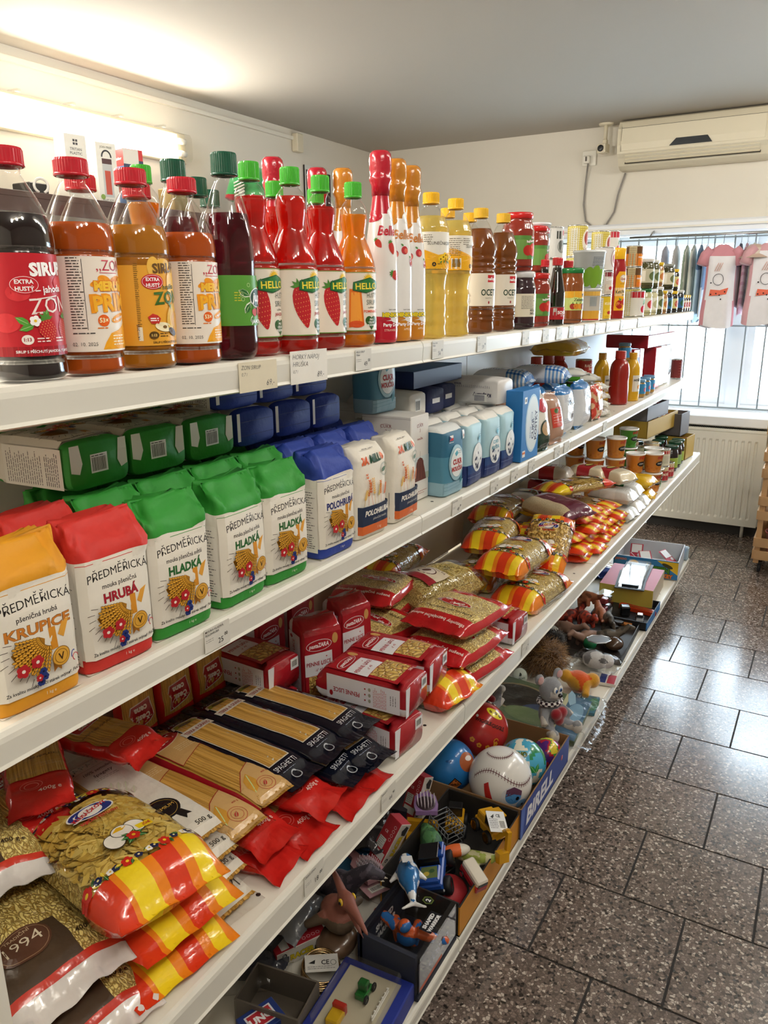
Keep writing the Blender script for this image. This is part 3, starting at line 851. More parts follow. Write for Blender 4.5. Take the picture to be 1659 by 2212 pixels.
ZON = [(0,.004),(.028,0),(.0345,.003),(.036,.008),(.0352,.022),(.036,.026),(.036,.128),(.0352,.131),(.0368,.137),(.036,.152),(.033,.166),(.0245,.186),(.0155,.203),(.0132,.207),(.0132,.213),(.0155,.214),(.0125,.216),(.0125,.222)]
ZON = [(r * 1.06,z) for r,z in ZON]
def zon_badge(a,x,y,s=1.0):
    a.ellipse(x,y,.015 * s,.0095 * s,'c8202c'); a.ring(x,y,.0135 * s,.008 * s,.0004,'ffffff')
    a.text('EXTRA',x,y + .001 * s,.0042 * s,'ffffff',bold=.03); a.text('HUSTÝ',x,y - .006 * s,.0042 * s,'ffffff',bold=.03)
def art_zon_strawberry():
    a = Art()
    a.rect(-.1,.026,.1,.036,'9c1420'); a.text('SIRUP S PŘÍCHUTÍ JAHODA / 5 JAHOD',-.006,.0295,.0028,'ffffff',bold=.02)
    for x,y,r_ in ((-.03,.09,.012),(.02,.1,.01),(-.045,.06,.014)): a.ellipse(x,y,r_,r_ * .7,'d8323a')
    a.text('SIRUP',.006,.108,.0125,'ffffff',bold=.05,rot=3); zon_badge(a,-.023,.098)
    a.text('– jahoda',.004,.0905,.007,'ffffff',bold=.02,rot=4); a.text('ZON',.005,.070,.0165,'f3e6e2',bold=.0,rot=4)
    a.line([(-.014,.0835),(.012,.087)],.0012,'f3e6e2')
    for x,rt in ((-.028,150),(-.024,200),(-.012,80)): leaf(a,x + .006,.058,.016,rt,'55a03a')
    strawberry(a,-.004,.052,.024,.024,10); strawberry(a,.019,.053,.02,.024,-15)
    a.flower(-.017,.062,.0055,'ffffff','e8c02a'); a.ellipse(-.026,.043,.006,.005,'f6f2ea'); a.text('1:13',-.026,.0415,.0035,'a01420',bold=.03)
    a.smalltext(-.017,.039,-.002,.045,2,'ffe9e6'); a.smalltext(.004,.039,.02,.045,2,'ffe9e6')
    return a
def art_zon_apricot():
    a = Art()
    a.smalltext(-.047,.050,-.031,.128,26,'3a3532',.001); a.line([(-.0305,.05),(-.0305,.126)],.0006,'3a3532')
    a.text('02. 10. 2025',-.035,.0325,.004,'4a4846',bold=-.004); a.smalltext(-.047,.044,-.022,.0475,1,'4a4846')
    a.poly([(-.016,.028),(.05,.028),(.05,.056),(.028,.058),(.008,.049),(-.004,.046),(-.012,.036)],'f2a81e')
    a.smalltext(-.002,.031,.02,.044,4,'fff4d0')
    a.text(',,ZON',.006,.114,.012,'c23246',bold=-.002); a.line([(-.012,.1115),(.016,.1115)],.0007,'c23246')
    for x,y,rx,ry,rt in ((-.018,.1,.006,.003,20),(-.006,.1035,.009,.005,-20),(.012,.1035,.012,.005,10)): a.ellipse(x,y,rx,ry,'f09a1e',rt)
    a.text('MERUŇ',.002,.093,.0095,'f6c33a',bold=.06,out='e2781e',outw=.05)
    a.text('PRIM',.002,.071,.0185,'f09a1e',bold=.06,rot=3); a.text('PRIM',.002,.0715,.0165,'f7b42c',bold=.03,rot=3)
    a.ellipse(-.012,.060,.007,.0065,'e8641c'); a.text('53×',-.012,.058,.005,'fff0c0',bold=.03)
    a.ellipse(.011,.0625,.013,.0045,'f0a02a',14); a.text('s vápníkem',.011,.061,.0032,'ffffff',bold=.03,rot=12)
    a.smalltext(-.02,.0495,-.006,.053,1,'e2781e')
    return a
def art_zon_pear():
    a = Art()
    a.smalltext(-.034,.05,-.029,.124,34,'7a5a14',.0008); a.rect(-.034,.034,-.029,.05,'f2ecd8'); a.text('14.11.2025',-.0325,.036,.003,'555555',rot=90,al='l')
    for x,y,rx,ry in ((-.01,.12,.008,.012),(.004,.124,.012,.006),(.02,.1,.012,.02)): a.ellipse(x,y,rx,ry,'f2bf54')
    a.text('SIRUP',.008,.114,.011,'6a4a20',bold=.04,rot=3); zon_badge(a,-.012,.103,.95)
    a.text('– hruška',.008,.0945,.006,'4c5a20',bold=.02,rot=4); a.text('ZON',.01,.078,.0145,'3f6a2a',bold=.03,rot=4)
    a.ellipse(.014,.062,.010,.016,'e0b02c',-20); a.ellipse(.022,.056,.010,.013,'d89a24',10); a.poly([(.012,.07),(.007,.08),(.013,.076)],'3f7a2a')
    a.ellipse(-.002,.05,.012,.0055,'f7ecc4',-10); a.ellipse(-.001,.05,.003,.002,'7a5a2a'); a.ellipse(.012,.044,.008,.004,'4a3428',-30)
    a.poly([(-.022,.062),(-.016,.066),(-.010,.064),(-.006,.06),(-.009,.054),(-.018,.054)],'c8342c'); a.smalltext(-.019,.056,-.009,.061,2,'ffffff')
    a.ellipse(-.016,.0405,.006,.0045,'5a4018'); a.text('1:13',-.016,.039,.003,'f2d27a',bold=.03); a.smalltext(-.008,.037,.004,.043,2,'5a4018')
    a.text('SIRUP S PŘÍCHUTÍ HRUŠKA',.004,.0305,.0026,'5a4018',bold=.02)
    return a
k_zon_s = bottle('syrup_bottle',ZON,.168,'16080c',(.0185,.214,.2325),'c22030',(.026,.129),'c01c2a',art_zon_strawberry(),liq_mat='dark_liquid')
k_zon_a = bottle('syrup_bottle',ZON,.165,'c4581a',(.0185,.214,.2325),'c22030',(.026,.129),'efe6da',art_zon_apricot(),liq_mat='cloudy_liquid')
k_zon_p = bottle('syrup_bottle',ZON,.168,'c07a20',(.0185,.214,.2325),'c22030',(.028,.122),'e9a836',art_zon_pear(),liq_mat='cloudy_liquid')
JUP = [(0,.012),(.012,.008),(.022,.0),(.029,.002),(.034,.012),(.036,.028),(.0355,.04),(.0358,.115),(.0362,.135),(.034,.165),(.029,.195),(.021,.222),(.0145,.236),(.0135,.240),(.0135,.244),(.0165,.2445),(.0135,.246),(.0135,.25)]
def art_jupi():
    a = Art()
    for x,y,L,rt in ((-.03,.094,.018,-25),(-.022,.063,.017,55),(-.012,.05,.009,70),(.03,.1,.016,30)):
        leaf(a,x,y,L * 1.18,rt,'e8f0dc'); leaf(a,x + .0008,y,L,rt,'2a6a34')
    for x,y in ((-.014,.101),(-.026,.088),(-.024,.082)): a.ring(x,y,.0025,.0025,.0005,'cfe6a8',12)
    a.smalltext(-.036,.078,-.026,.092,4,'d2cc3a')
    a.ellipse(.004,.084,.017,.0135,'ffffff'); a.ellipse(.004,.084,.0158,.0123,'16402c'); a.text('jupí',.005,.079,.0125,'ffffff',bold=.03,shear=.2)
    strawberry(a,-.004,.064,.012,.012,20); strawberry(a,.006,.066,.011,.013,-20)
    a.text('JAHODA',.003,.049,.0052,'ffffff',bold=.02)
    return a
k_jupi = bottle('syrup_bottle',JUP,.196,'6a1424',(.0178,.2445,.274),'12523c',(.046,.114),'5a9c3c',art_jupi(),n=30)
HEL = [(0,.008),(.010,.006),(.018,.0005),(.029,0),(.0355,.006),(.038,.018),(.0372,.024),(.038,.028),(.038,.126),(.0375,.132),(.0355,.145),(.029,.164),(.0215,.182),(.0205,.192),(.0228,.207),(.0237,.221),(.0215,.234),(.0155,.243),(.013,.2455),(.013,.2485),(.0155,.249),(.0125,.251),(.0125,.256)]
def art_hello(orange):
    a = Art(step=.009)
    a.rect(-.119,.026,.119,.0275,'5a8a2c'); a.rect(-.119,.1245,.119,.126,'8a9a5a')
    if orange:
        a.poly([(-.034,.032),(-.006,.036),(-.011,.096),(-.032,.098)],'e8741c'); a.poly([(-.031,.04),(-.010,.042),(-.014,.092),(-.029,.092)],'f6a23a'); a.ellipse(-.02,.038,.014,.006,'e4551c')
    else: strawberry(a,-.020,.070,.033,.066,12)
    a.ellipse(.004,.1135,.008,.0075,'f6cf2c')
    for i in range(9): a.line([(.004,.1135),(.004 + .0115 * math.cos(math.radians(20 * i + 10)),.1135 + .0105 * math.sin(math.radians(20 * i + 10)))],.0012,'f6cf2c')
    a.poly([(-.026,.095),(-.003,.0905),(.026,.098),(.027,.110),(.006,.117),(-.025,.109)],'1c5a30'); a.poly([(-.0245,.0965),(-.003,.092),(.0245,.0992),(.0255,.1088),(.006,.1155),(-.0238,.1078)],'2c7a3c')
    a.text('HELLO',.0005,.0975,.0105,'f6e04a',w=.043,bold=.02,rot=2)
    tx = .010 if orange else .014
    a.text('HUSTÝ',tx,.083,.0085,'3a4a34',bold=-.002,w=.022); a.text('SIRUP',tx,.071,.0085,'3a4a34',bold=-.002,w=.022)
    a.text('s příchutí',tx,.065,.003,'3a4a34'); a.text('POMERANČ' if orange else 'JAHODA',tx,.0575,.0045,'e0502a' if orange else 'b02028',bold=.02)
    hx,hy = tx,.042
    a.ellipse(hx - .006,hy + .002,.0078,.0075,'2c5a24'); a.ellipse(hx + .006,hy + .002,.0078,.0075,'2c5a24'); a.poly([(hx - .0135,hy + .001),(hx,hy - .014),(hx + .0135,hy + .001)],'2c5a24')
    for i,s_ in enumerate(('PRO','CELOU','RODINU')): a.text(s_,hx,hy + .002 - i * .0048,.0034,'ffffff',bold=.02)
    leaf(a,.03,.04,.007,60,'5a8a3a'); a.text('0,7 l',.03,.03,.003,'555555')
    return a
hel_red = art_hello(False); hel_or = art_hello(True)
k_hel_s = bottle('syrup_bottle',HEL,.233,'e8281c',(.0152,.249,.2745),'43b32e',(.026,.126),'ece2d4',hel_red,n=32,liq_mat='tinted_liquid')
k_hel_s2 = bottle('syrup_bottle',HEL,.226,'e0241c',(.0152,.249,.2745),'43b32e',(.026,.126),'ece2d4',hel_red,n=32,liq_mat='tinted_liquid')
k_hel_o = bottle('syrup_bottle',HEL,.222,'f8a820',(.0152,.249,.2745),'43b32e',(.026,.126),'ece2d4',hel_or,n=32,liq_mat='tinted_liquid')
def belle(col,dark,fruit):
    k = Kind('party_drink_bottle','bottle')
    prof = smooth_prof([(0,.003),(.024,0),(.029,.004),(.0304,.012),(.0306,.06),(.0306,.135),(.0295,.16),(.0265,.19),(.0218,.22),(.0168,.25),(.0150,.27),(.0155,.283),(.0155,.284)],3)
    mb = MB(); cols = []
    for (r0,z0),(r1,z1) in zip(prof,prof[1:]):
        zm = (z0 + z1) / 2; cols.append(col if zm > .232 or zm < .042 else 'e9e7e4')
    cols[0] = '1a1416'; lathe(mb,prof,30,cols,'gloss')
    k.part('sleeve',mb)
    a = Art(step=.008)
    f = lambda u,v,h: ((radius_at(prof,v) + h + .0002) * math.sin(u / .0306),-(radius_at(prof,v) + h + .0002) * math.cos(u / .0306),v)
    a.ellipse(.03,.232,.03,.012,'e9e7e4'); a.ellipse(-.045,.226,.03,.010,col)
    a.ellipse(.028,.042,.028,.007,'e9e7e4'); a.ellipse(-.04,.044,.04,.005,col)
    a.text('Belle',-.004,.193,.017,dark,bold=.03,shear=.25)
    if fruit == 'strawberry': strawberry(a,.004,.170,.016,.022,15); strawberry(a,-.024,.178,.014,.018,40); strawberry(a,.014,.122,.02,.024,70)
    else:
        for x,y,r_ in ((.0,.172,.008),(-.022,.165,.008),(.02,.15,.008)): a.ellipse(x,y,r_,r_ * .95,'b8323a'); a.ellipse(x + .003,y - .001,r_ * .6,r_ * .6,'e06a5a'); leaf(a,x - .002,y + r_,.008,150,'3a7a30')
    a.text('MINIONS',.004,.048,.0075,'e8cf2a',bold=.06,out='1c1c1c',outw=.05); a.text('PARTY DRINK',.004,.060,.002,'333333')
    a.text('Party Drink',.004,.0305,.006,'ffffff',bold=.03); a.text('STRAWBERRY' if fruit == 'strawberry' else 'APPLE',.004,.0215,.0042,'f0c8b8' if fruit == 'strawberry' else 'fff0d0',bold=.0)
    mb = MB(); a.put(mb,f,'gloss'); k.part('label',mb)
    mb = MB(); fp = [(.0165,.262),(.0172,.28),(.0205,.288),(.0208,.294),(.019,.297),(.0205,.305),(.0207,.325),(.0195,.333),(.016,.3375),(0,.338)]
    lathe(mb,[(0.0150,.262)] + fp,26,col,'film')
    a2 = Art(); a2.ring(0,0,.013,.013,.0014,'8a1a20',24); a2.put(mb,on_top(.3384)); k.part('foil_top',mb)
    return k
k_bel_r = belle('b8142c','c01c30','strawberry'); k_bel_o = belle('c88222','c8782a','apple')
OIL = [(0,.008),(.018,.001),(.031,0),(.0345,.008),(.0325,.022),(.0345,.034),(.0325,.046),(.034,.06),(.0325,.072),(.034,.086),(.0315,.1),(.033,.114),(.035,.128),(.037,.138),(.037,.212),(.0355,.224),(.029,.242),(.019,.256),(.0145,.261),(.0145,.266),(.017,.2665),(.0135,.268),(.0135,.272)]
def art_oil():
    a = Art()
    a.poly([(-.116,.139),(.116,.139),(.116,.185),(.05,.172),(.02,.158),(-.01,.163),(-.03,.175),(-.06,.186),(-.116,.18)],'f0b21c')
    a.text('SLUNEČNICOVÝ',.006,.186,.0062,'3c3a30',bold=-.002)
    for i in range(7):
        x,y = .002 + i * .006,.158 + (i % 3) * .004; a.flower(x,y,.0055,'f6cc2a','4a2c14',7)
    for i in range(4): leaf(a,.0 + i * .01,.15,.007,40 + 40 * i,'3f7a2a')
    a.ellipse(-.012,.148,.0045,.0045,'2c2418'); a.text('A',-.012,.1462,.0042,'f0b21c',bold=.02); a.smalltext(-.005,.146,.006,.150,1,'4a3a18')
    a.barcode(-.06,.142,-.038,.164); a.smalltext(-.075,.168,-.035,.206,9,'5a5140'); a.smalltext(-.034,.19,-.014,.206,4,'5a5140')
    return a
k_oil = bottle('oil_bottle',OIL,.243,'f4e284',(.0172,.2665,.2885),'f0b81e',(.139,.211),'ebe8de',art_oil(),n=26,liq_mat='tinted_liquid')
OCT = [(0,.006),(.02,0),(.033,.001),(.037,.012),(.0355,.024),(.0375,.03),(.0358,.036),(.0378,.042),(.0360,.05),(.0376,.056),(.037,.06),(.037,.138),(.0356,.146),(.0378,.153),(.0356,.160),(.038,.167),(.0358,.175),(.0378,.186),(.035,.206),(.028,.228),(.0185,.248),(.0142,.254),(.0142,.2585),(.017,.259),(.0132,.2605),(.0132,.265)]
def art_ocet():
    a = Art(); a.rect(-.001,.116,.020,.132,'c8242c'); a.text('nalloy',.0095,.1205,.0068,'ffffff',bold=.03,shear=.2)
    a.text('OCET',.003,.086,.0145,'22402c',w=.04,bold=.02); a.text('kvasný lihový',.003,.079,.003,'8a8878',w=.018); a.ellipse(.003,.070,.0022,.0035,'a83038')
    a.smalltext(-.06,.066,-.04,.09,7,'9a9482'); return a
k_ocet = bottle('vinegar_bottle',OCT,.236,'a8662a',(.0172,.259,.281),'e0b028',(.062,.136),'e6dfd0',art_ocet(),n=26,liq_mat='tinted_liquid')
k_soy_p = [(0,.004),(.022,0),(.026,.004),(.0265,.05),(.0262,.052),(.0262,.088),(.0245,.1),(.019,.128),(.0148,.15),(.0135,.168),(.0145,.172),(.0135,.173),(.0135,.176)]
def art_soy():
    a = Art(); a.rect(-.026,.018,.0,.038,'b82028'); a.rect(-.028,.028,-.017,.049,'c9c4c0'); a.text('SOJOVÁ',.008,.032,.009,'ffffff',bold=.04); a.text('TRADIČNÍ',.008,.0245,.0045,'ffffff',bold=-.004); return a
k_soy = bottle('sauce_bottle',k_soy_p,.165,'0c0806',(.0152,.171,.193),'bf2028',(.016,.051),'b01c26',art_soy(),liq_mat='dark_liquid',n=24)
def jar(w,h,content,lid,lab,lab_bg,art,name='jar',lid_h=.011,mat='glassfill',neck=.86):
    """glass jar of radius w: body with its food showing, twist lid, paper label"""
    k = Kind(name,'jar'); b = h - lid_h
    prof = smooth_prof([(0,.002),(w * .8,0),(w * .96,.004),(w,.012),(w,.016),(w,b * .72),(w * .985,b * .80),(w * .9,b * .90),(w * neck,b * .94),(w * neck,b),(w * neck,b + .001)],2)
    mb = MB(); lathe(mb,prof,24,content,mat); k.part('glass',mb)
    mb = MB(); r = w * neck + .002; lathe(mb,[(r * .98,b - .002),(r * 1.03,b),(r * 1.03,b + lid_h * .7),(r * .99,b + lid_h * .92),(r * .9,h),(r * .86,h - .0012),(0,h - .0012)],26,lid,'gloss'); k.part('lid',mb)
    if lab:
        mb = MB(); rr = w + .0006; lathe(mb,[(rr,lab[0]),(rr,lab[1])],28,lab_bg,'label')
        if art: art.put(mb,on_cyl(rr))
        k.part('label',mb)
    return k
def art_tomato(z,s=1.0,word='Rajčatový'):
    a = Art(); a.rect(-.06,z - .026 * s,-.006,z + .018 * s,'6f9a4a'); a.ellipse(-.004,z - .006 * s,.013 * s,.012 * s,'b8261e'); a.ellipse(.015 * s,z - .004 * s,.016 * s,.015 * s,'d0341f'); a.ellipse(.01,z + .002,.004,.004,'e8705a')
    a.text(word,.006 * s,z + .013 * s,.005 * s,'ffffff',bold=.04,rot=8,out='b02018'); a.rect(.008,z + .02 * s,.022,z + .027 * s,'b8261e'); a.text('Nova',.015,z + .0212 * s,.0045 * s,'ffffff',bold=.03); return a
k_jar_tom = jar(.042,.146,'8a2a1a','c82020',(.030,.088),'55893a',art_tomato(.058,1.1),neck=.84,lid_h=.014)
k_jar_tom2 = jar(.036,.146,'8c2c1c','c02420',(.030,.09),'55893a',art_tomato(.060),neck=.82,lid_h=.014)
a = Art(); a.smalltext(-.055,.05,-.01,.085,9,'6a645c'); a.text('400 g',-.02,.045,.006,'4a4640',bold=.02); a.text('360 g',-.02,.037,.006,'4a4640',bold=.02); a.ring(.002,.04,.003,.003,.0008,'5a5650',12); a.smalltext(.006,.036,.02,.088,8,'6a645c')
k_jar_plum = jar(.043,.147,'2e1420','d8d8dc',(.031,.09),'e4ddc8',a,neck=.86,lid_h=.014)
a = Art(); a.rect(-.2,.078,.2,.098,'eaae2e'); a.ellipse(-.012,.066,.02,.014,'cfe08a'); a.text('Zelenina',.006,.068,.0095,'2c2c1c',bold=.02); a.text('PE',.018,.082,.009,'2a2a2a',bold=.04)
for x,c_ in ((-.02,'a83020'),(-.008,'d88a2a'),(.006,'e8a030'),(.018,'8a2a1a')): a.ellipse(x,.052,.009,.009,c_); a.ellipse(x,.062,.0015,.003,'3a7a2a')
k_jar_zel = jar(.037,.168,'8a4a1c','1e7a3a',(.04,.098),'c9d67a',a,neck=.9,lid_h=.014)
def can(r,h,bg,art,cat='can',rim='c9c9c4'):
    k = Kind('can',cat); mb = MB()
    lathe(mb,[(0,.002),(r * .92,.002),(r * .96,0),(r * 1.015,.0008),(r * 1.015,.003),(r,.0045),(r,h - .0045),(r * 1.015,h - .003),(r * 1.015,h - .0008),(r * .96,h),(r * .92,h - .003),(0,h - .003)],28,[rim] * 5 + [bg] + [rim] * 5,['metal'] * 5 + ['label'] + ['metal'] * 5); k.part('tin',mb)
    mb = MB(); art.put(mb,on_cyl(r)); k.part('label',mb)
    return k
def art_leco(h):
    a = Art(step=.01); r = .0365
    a.rect(-.105,.005,.105,h - .005,'e8dd8e')
    for i in range(28): a.rect(-.105 + i * .0075,.005,-.105 + i * .0075 + .0035,h - .005,'cdb83a')
    for j in range(int((h - .01) / .0075)): a.rect(-.105,.006 + j * .0075,.105,.009 + j * .0075,'c0a634')
    a.rect(-.07,.006,-.032,h - .012,'d9d6c4'); a.smalltext(-.067,.02,-.036,h - .02,12,'77725f')
    a.ellipse(.004,h * .5,.024,h * .36,'eee6d8'); a.ellipse(.006,h * .58,.017,h * .22,'a8402a'); a.ellipse(.01,h * .6,.008,h * .1,'c8603a'); a.text('Lečo',.004,h * .22,.0105,'8a3a24',bold=-.002); return a
k_leco = can(.0365,.112,'d8c85a',art_leco(.112))
def art_food(bg2,word,col,blob,h,stripe=None):
    a = Art(); a.rect(-.09,.005,.09,h * .45,bg2);
    for i in range(9): a.ellipse(-.02 + (i % 5) * .009,h * .25 + (i // 5) * h * .14,.006,.006,blob)
    if stripe: a.rect(-.03,h * .78,.03,h * .95,stripe)
    a.text(word,.004,h * .62,.0085,col,bold=.03); a.rect(-.055,.006,-.03,h * .9,'d9d8d2'); a.smalltext(-.053,.01,-.032,h * .85,8,'777777'); a.ellipse(-.006,h * .3,.008,.006,'b8242a'); return a
k_corn = can(.034,.085,'e8c62e',art_food('e0b424','KUKUŘICE','fff6d0','f2cf3c',.085))
k_champ = can(.034,.082,'dcd2c8',art_food('d4c4b4','ŽAMPIONY','ffffff','e8dccc',.082,'8a2430'))
k_round_can = can(.034,.082,'e6e0dc',(lambda a: (a.ellipse(.008,.042,.02,.03,'8a2430'),a.ellipse(.008,.042,.018,.028,'f0ebe6'),a.ellipse(.008,.042,.011,.016,'b8303a'),a)[-1])(Art()))
def art_mandarin():
    a = Art(); a.rect(-.09,.005,.09,.052,'e2821e'); a.ellipse(.0,.034,.013,.013,'f09a2a'); a.ellipse(.018,.028,.012,.012,'f0922a'); a.ellipse(-.008,.018,.012,.008,'e87a1c'); leaf(a,.004,.048,.016,30,'2f6a2c'); a.text('mandarinky',.004,.036,.0075,'ffffff',bold=.02); a.rect(-.06,.005,-.028,.08,'bfae86'); a.smalltext(-.058,.01,-.03,.075,8,'7a6a4a'); return a
k_mand = can(.0335,.083,'6a4a2a',art_mandarin())
a = Art(); a.rect(-.2,.005,.2,.1,'d8d6d2'); a.rect(-.02,.066,.002,.092,'3a3f38'); a.rect(.008,.078,.024,.095,'c8202c'); a.ellipse(.004,.04,.02,.022,'8f918c'); a.ellipse(-.004,.045,.007,.016,'5f625c'); a.ellipse(.01,.034,.009,.01,'b4b4ae'); leaf(a,.016,.045,.016,70,'6a8a4a')
k_grey_can = can(.0365,.108,'cfcdc8',a)
a = Art(); a.rect(-.09,.005,.09,.085,'5a9a34'); a.text('HRÁŠEK',.004,.052,.011,'e9f0d0',bold=.01); a.rect(-.05,.03,-.014,.085,'e0a820')
k_pea = can(.0365,.09,'5a9a34',a)
def tub(r0,r1,h,bg,art,lid='d8d8d8',name='tub',cat='tub',lid_mat='clear'):
    k = Kind(name,cat); mb = MB(); lathe(mb,[(0,.002),(r0 * .94,0),(r0,.003),(r1,h - .008),(r1 * 1.04,h - .007),(r1 * 1.04,h - .004),(r1,h - .004)],28,[bg] * 6,'gloss')
    f = on_cone(r0,.003,r1,h - .008); art.put(mb,lambda u,v,hh: f(u,v,hh + .0003),'gloss'); k.part('cup',mb)
    mb = MB(); lathe(mb,[(r1 * 1.045,h - .0065),(r1 * 1.05,h - .001),(r1 * 1.0,h),(r1 * .93,h - .001),(r1 * .91,h - .004),(0,h - .004)],28,lid,lid_mat if lid_mat != 'clear' else 'gloss'); k.part('lid',mb)
    return k
a = Art();
for i in range(12): a.ellipse(-.13 + i * .024,.036,.018,.026 + (i % 3) * .006,'7aa832')
a.text('Nova',-.006,.087,.011,'ffffff',bold=.03); a.it.insert(len(a.it) - 1,Art().rect(-.024,.083,.012,.102,'a8203a').it[0])
a.text('švestkový lehvár',-.004,.073,.0075,'2c3048',bold=-.004,shear=.3,rot=6); a.ellipse(-.016,.05,.014,.012,'2e2a6a',20); a.ellipse(.012,.052,.011,.016,'34307a'); a.ellipse(-.004,.044,.014,.012,'d8cf4a'); a.ellipse(-.004,.045,.006,.005,'9a7a2a'); leaf(a,.012,.036,.018,-20,'2f6a2c'); a.barcode(.03,.06,.04,.1)
a.smalltext(-.1,.07,-.05,.1,9,'6a7280')
k_tub_nova = tub(.046,.053,.122,'d4dde2',a,'dfe4e6')
a = Art(); a.rect(-.14,.004,.14,.035,'e0a838'); a.rect(-.14,.004,.14,.008,'c0282a'); a.rect(-.14,.084,.14,.098,'e6b652'); a.text('Sp',.022,.05,.022,'b82a3a',bold=.04); a.rect(.016,.076,.03,.098,'c8202c'); a.rect(-.055,.05,-.03,.08,'9aa0a0'); a.ellipse(.03,.04,.02,.012,'e9e2d4')
k_tub_yel = tub(.046,.047,.109,'e8e4da',a,'cfd4d2')
def ketchup(art_col='f0b01e'):
    k = Kind('ketchup_bottle','bottle'); prof = smooth_prof([(0,.002),(.031,0),(.036,.006),(.0365,.04),(.0345,.08),(.0345,.12),(.036,.15),(.0335,.18),(.0275,.205),(.0265,.215),(.0265,.217)],3)
    mb = MB(); lathe(mb,prof,26,'a01418','gloss',sy=.72); k.part('body',mb)
    mb = MB(); lathe(mb,[(.026,.214),(.0275,.216),(.0275,.25),(.0255,.2545),(0,.2545)],26,'f0b820','gloss',sy=.8); k.part('cap',mb)
    a = Art(step=.008); ff = lambda u,v,h: ((radius_at(prof,v) + h) * math.sin(u / .036),-.72 * (radius_at(prof,v) + h + .0004) * math.cos(u / .036),v)
    a.poly([(-.03,.03),(.03,.03),(.028,.15),(.016,.17),(-.016,.17),(-.028,.15)],art_col); a.ellipse(.004,.145,.0155,.014,'f2ece0'); a.ring(.004,.145,.0145,.013,.0008,'8a1a1e'); a.text('Spak',.004,.140,.009,'a01a20',bold=.02,shear=.25); a.text('bez ml. přísad',.004,.125,.003,'4a3a1a')
    a.rect(-.03,.082,.03,.112,'efe6d2'); a.text('Ketchup',.0,.093,.013,'2a3a22',bold=.02,rot=6,w=.05); a.text('jemný',.012,.0845,.0055,'3a5a2a',bold=.02)
    a.ellipse(-.006,.052,.016,.016,'b01e18'); a.ellipse(.016,.062,.012,.012,'c02a1e'); a.ellipse(-.01,.056,.005,.004,'e0705a'); leaf(a,-.006,.066,.012,100,'3a7a2a'); leaf(a,-.006,.066,.012,40,'3a7a2a')
    mb = MB(); a.put(mb,ff,'gloss'); k.part('label',mb); return k
k_ketchup = ketchup()
def small_jar(content,lid,bg,blob,r=.033,h=.108,word=None):
    a = Art(); a.ellipse(.002,h * .42,r * .75,h * .16,blob); a.rect(-r * 1.9,h * .25,-r * 1.1,h * .6,'f0ede0')
    if word: a.text(word,.004,h * .5,.007,'2a3a22',bold=.02)
    return jar(r,h,content,lid,(h * .2,h * .66),bg,a,lid_h=.012)
k_j_pick = small_jar('4a4a26','dcdcd8','c8c6ae','5a6a3a',.037,.122,'okurky')
k_j_olive = small_jar('3a3a1e','8f928a','d8d2ba','6a7040',.037,.118)
k_j_onion = small_jar('a87a4a','d8b42a','e6d29a','c87a3a',.033,.105)
k_j_choc = small_jar('1c120e','e2ba2c','d8cc8a','c0503a',.031,.104)
k_j_blue = small_jar('161620','c4c6c4','3a6a9a','2a5a3a',.035,.110)
k_j_green = small_jar('c2bd92','1e6a34','e9e6d6','c83a34',.034,.112)
k_j_white = small_jar('cfc8a0','e4e4e0','ebe7d8','b9b48c',.036,.112)
k_j_pate = small_jar('3a2418','d8b030','d6c2a0','a83a2a',.027,.085)
a = Art(); a.rect(-.1,.075,.1,.098,'c01a30'); a.ellipse(-.006,.03,.012,.014,'c8243e'); a.ellipse(.012,.042,.010,.013,'d0344a'); leaf(a,-.004,.045,.025,80,'4a8a3a'); leaf(a,.01,.05,.022,100,'5a9a44')
k_radish = can(.033,.103,'e9e6e0',a)

def top(k,u,label,X=-.762,z=S1,turn=0,group=None,scale=1.0):
    return put(k,label,(X,u,z),facing(turn),group,scale)
SY = 'syrup bottles along the top shelf'
top(k_zon_s,0.542,'dark red strawberry syrup bottle with a red label and red cap, first in the row',group=SY,turn=4)
top(k_zon_a,0.623,'orange apricot syrup bottle with a white label, next to the dark strawberry syrup',group=SY,turn=6)
top(k_zon_p,0.708,'amber pear syrup bottle with a yellow label and red cap',group=SY,turn=-2)
top(k_zon_a,0.793,'orange apricot syrup bottle with a white label, beside the dark green capped bottle',group=SY,turn=6)
top(k_zon_s,0.707,'syrup bottle with only its red cap showing behind the white-labelled apricot syrup',X=-.85,group=SY)
top(k_zon_p,0.798,'amber syrup bottle behind the yellow-labelled pear syrup',X=-.85,group=SY)
top(k_hel_o,0.890,'orange syrup bottle with a light green cap in the back row among red caps',X=-.935,group=SY)
top(k_jupi,0.877,'dark red syrup bottle with a dark green cap and green label, in the front row',group=SY,turn=14)
top(k_jupi,0.880,'dark green capped syrup bottle behind the second apricot syrup',X=-.86,group=SY)
top(k_jupi,1.022,'dark green capped syrup bottle in the second back row',X=-.95,group=SY)
top(k_jupi,1.147,'dark green capped syrup bottle furthest back',X=-1.035,group=SY)
top(k_hel_s2,0.954,'red strawberry syrup bottle half hidden behind the green-labelled dark bottle',X=-.782,group=SY,turn=-6)
top(k_hel_s,1.129,'red syrup bottle with a green cap in the second row behind the strawberry bottles',X=-.872,group=SY)
top(k_hel_s,1.026,'red strawberry syrup bottle with a big strawberry on its white label, front row',group=SY,turn=-3)
top(k_hel_s2,1.119,'red strawberry syrup bottle second of the pair with strawberry labels',X=-.77,group=SY,turn=0)
top(k_hel_s,1.246,'red syrup bottle with only its green cap showing between two strawberry bottles',X=-.868,group=SY)
top(k_hel_o,1.213,'orange fruit syrup bottle with a green cap and white label',X=-.766,group=SY,turn=-24)
PD = 'party drink bottles'
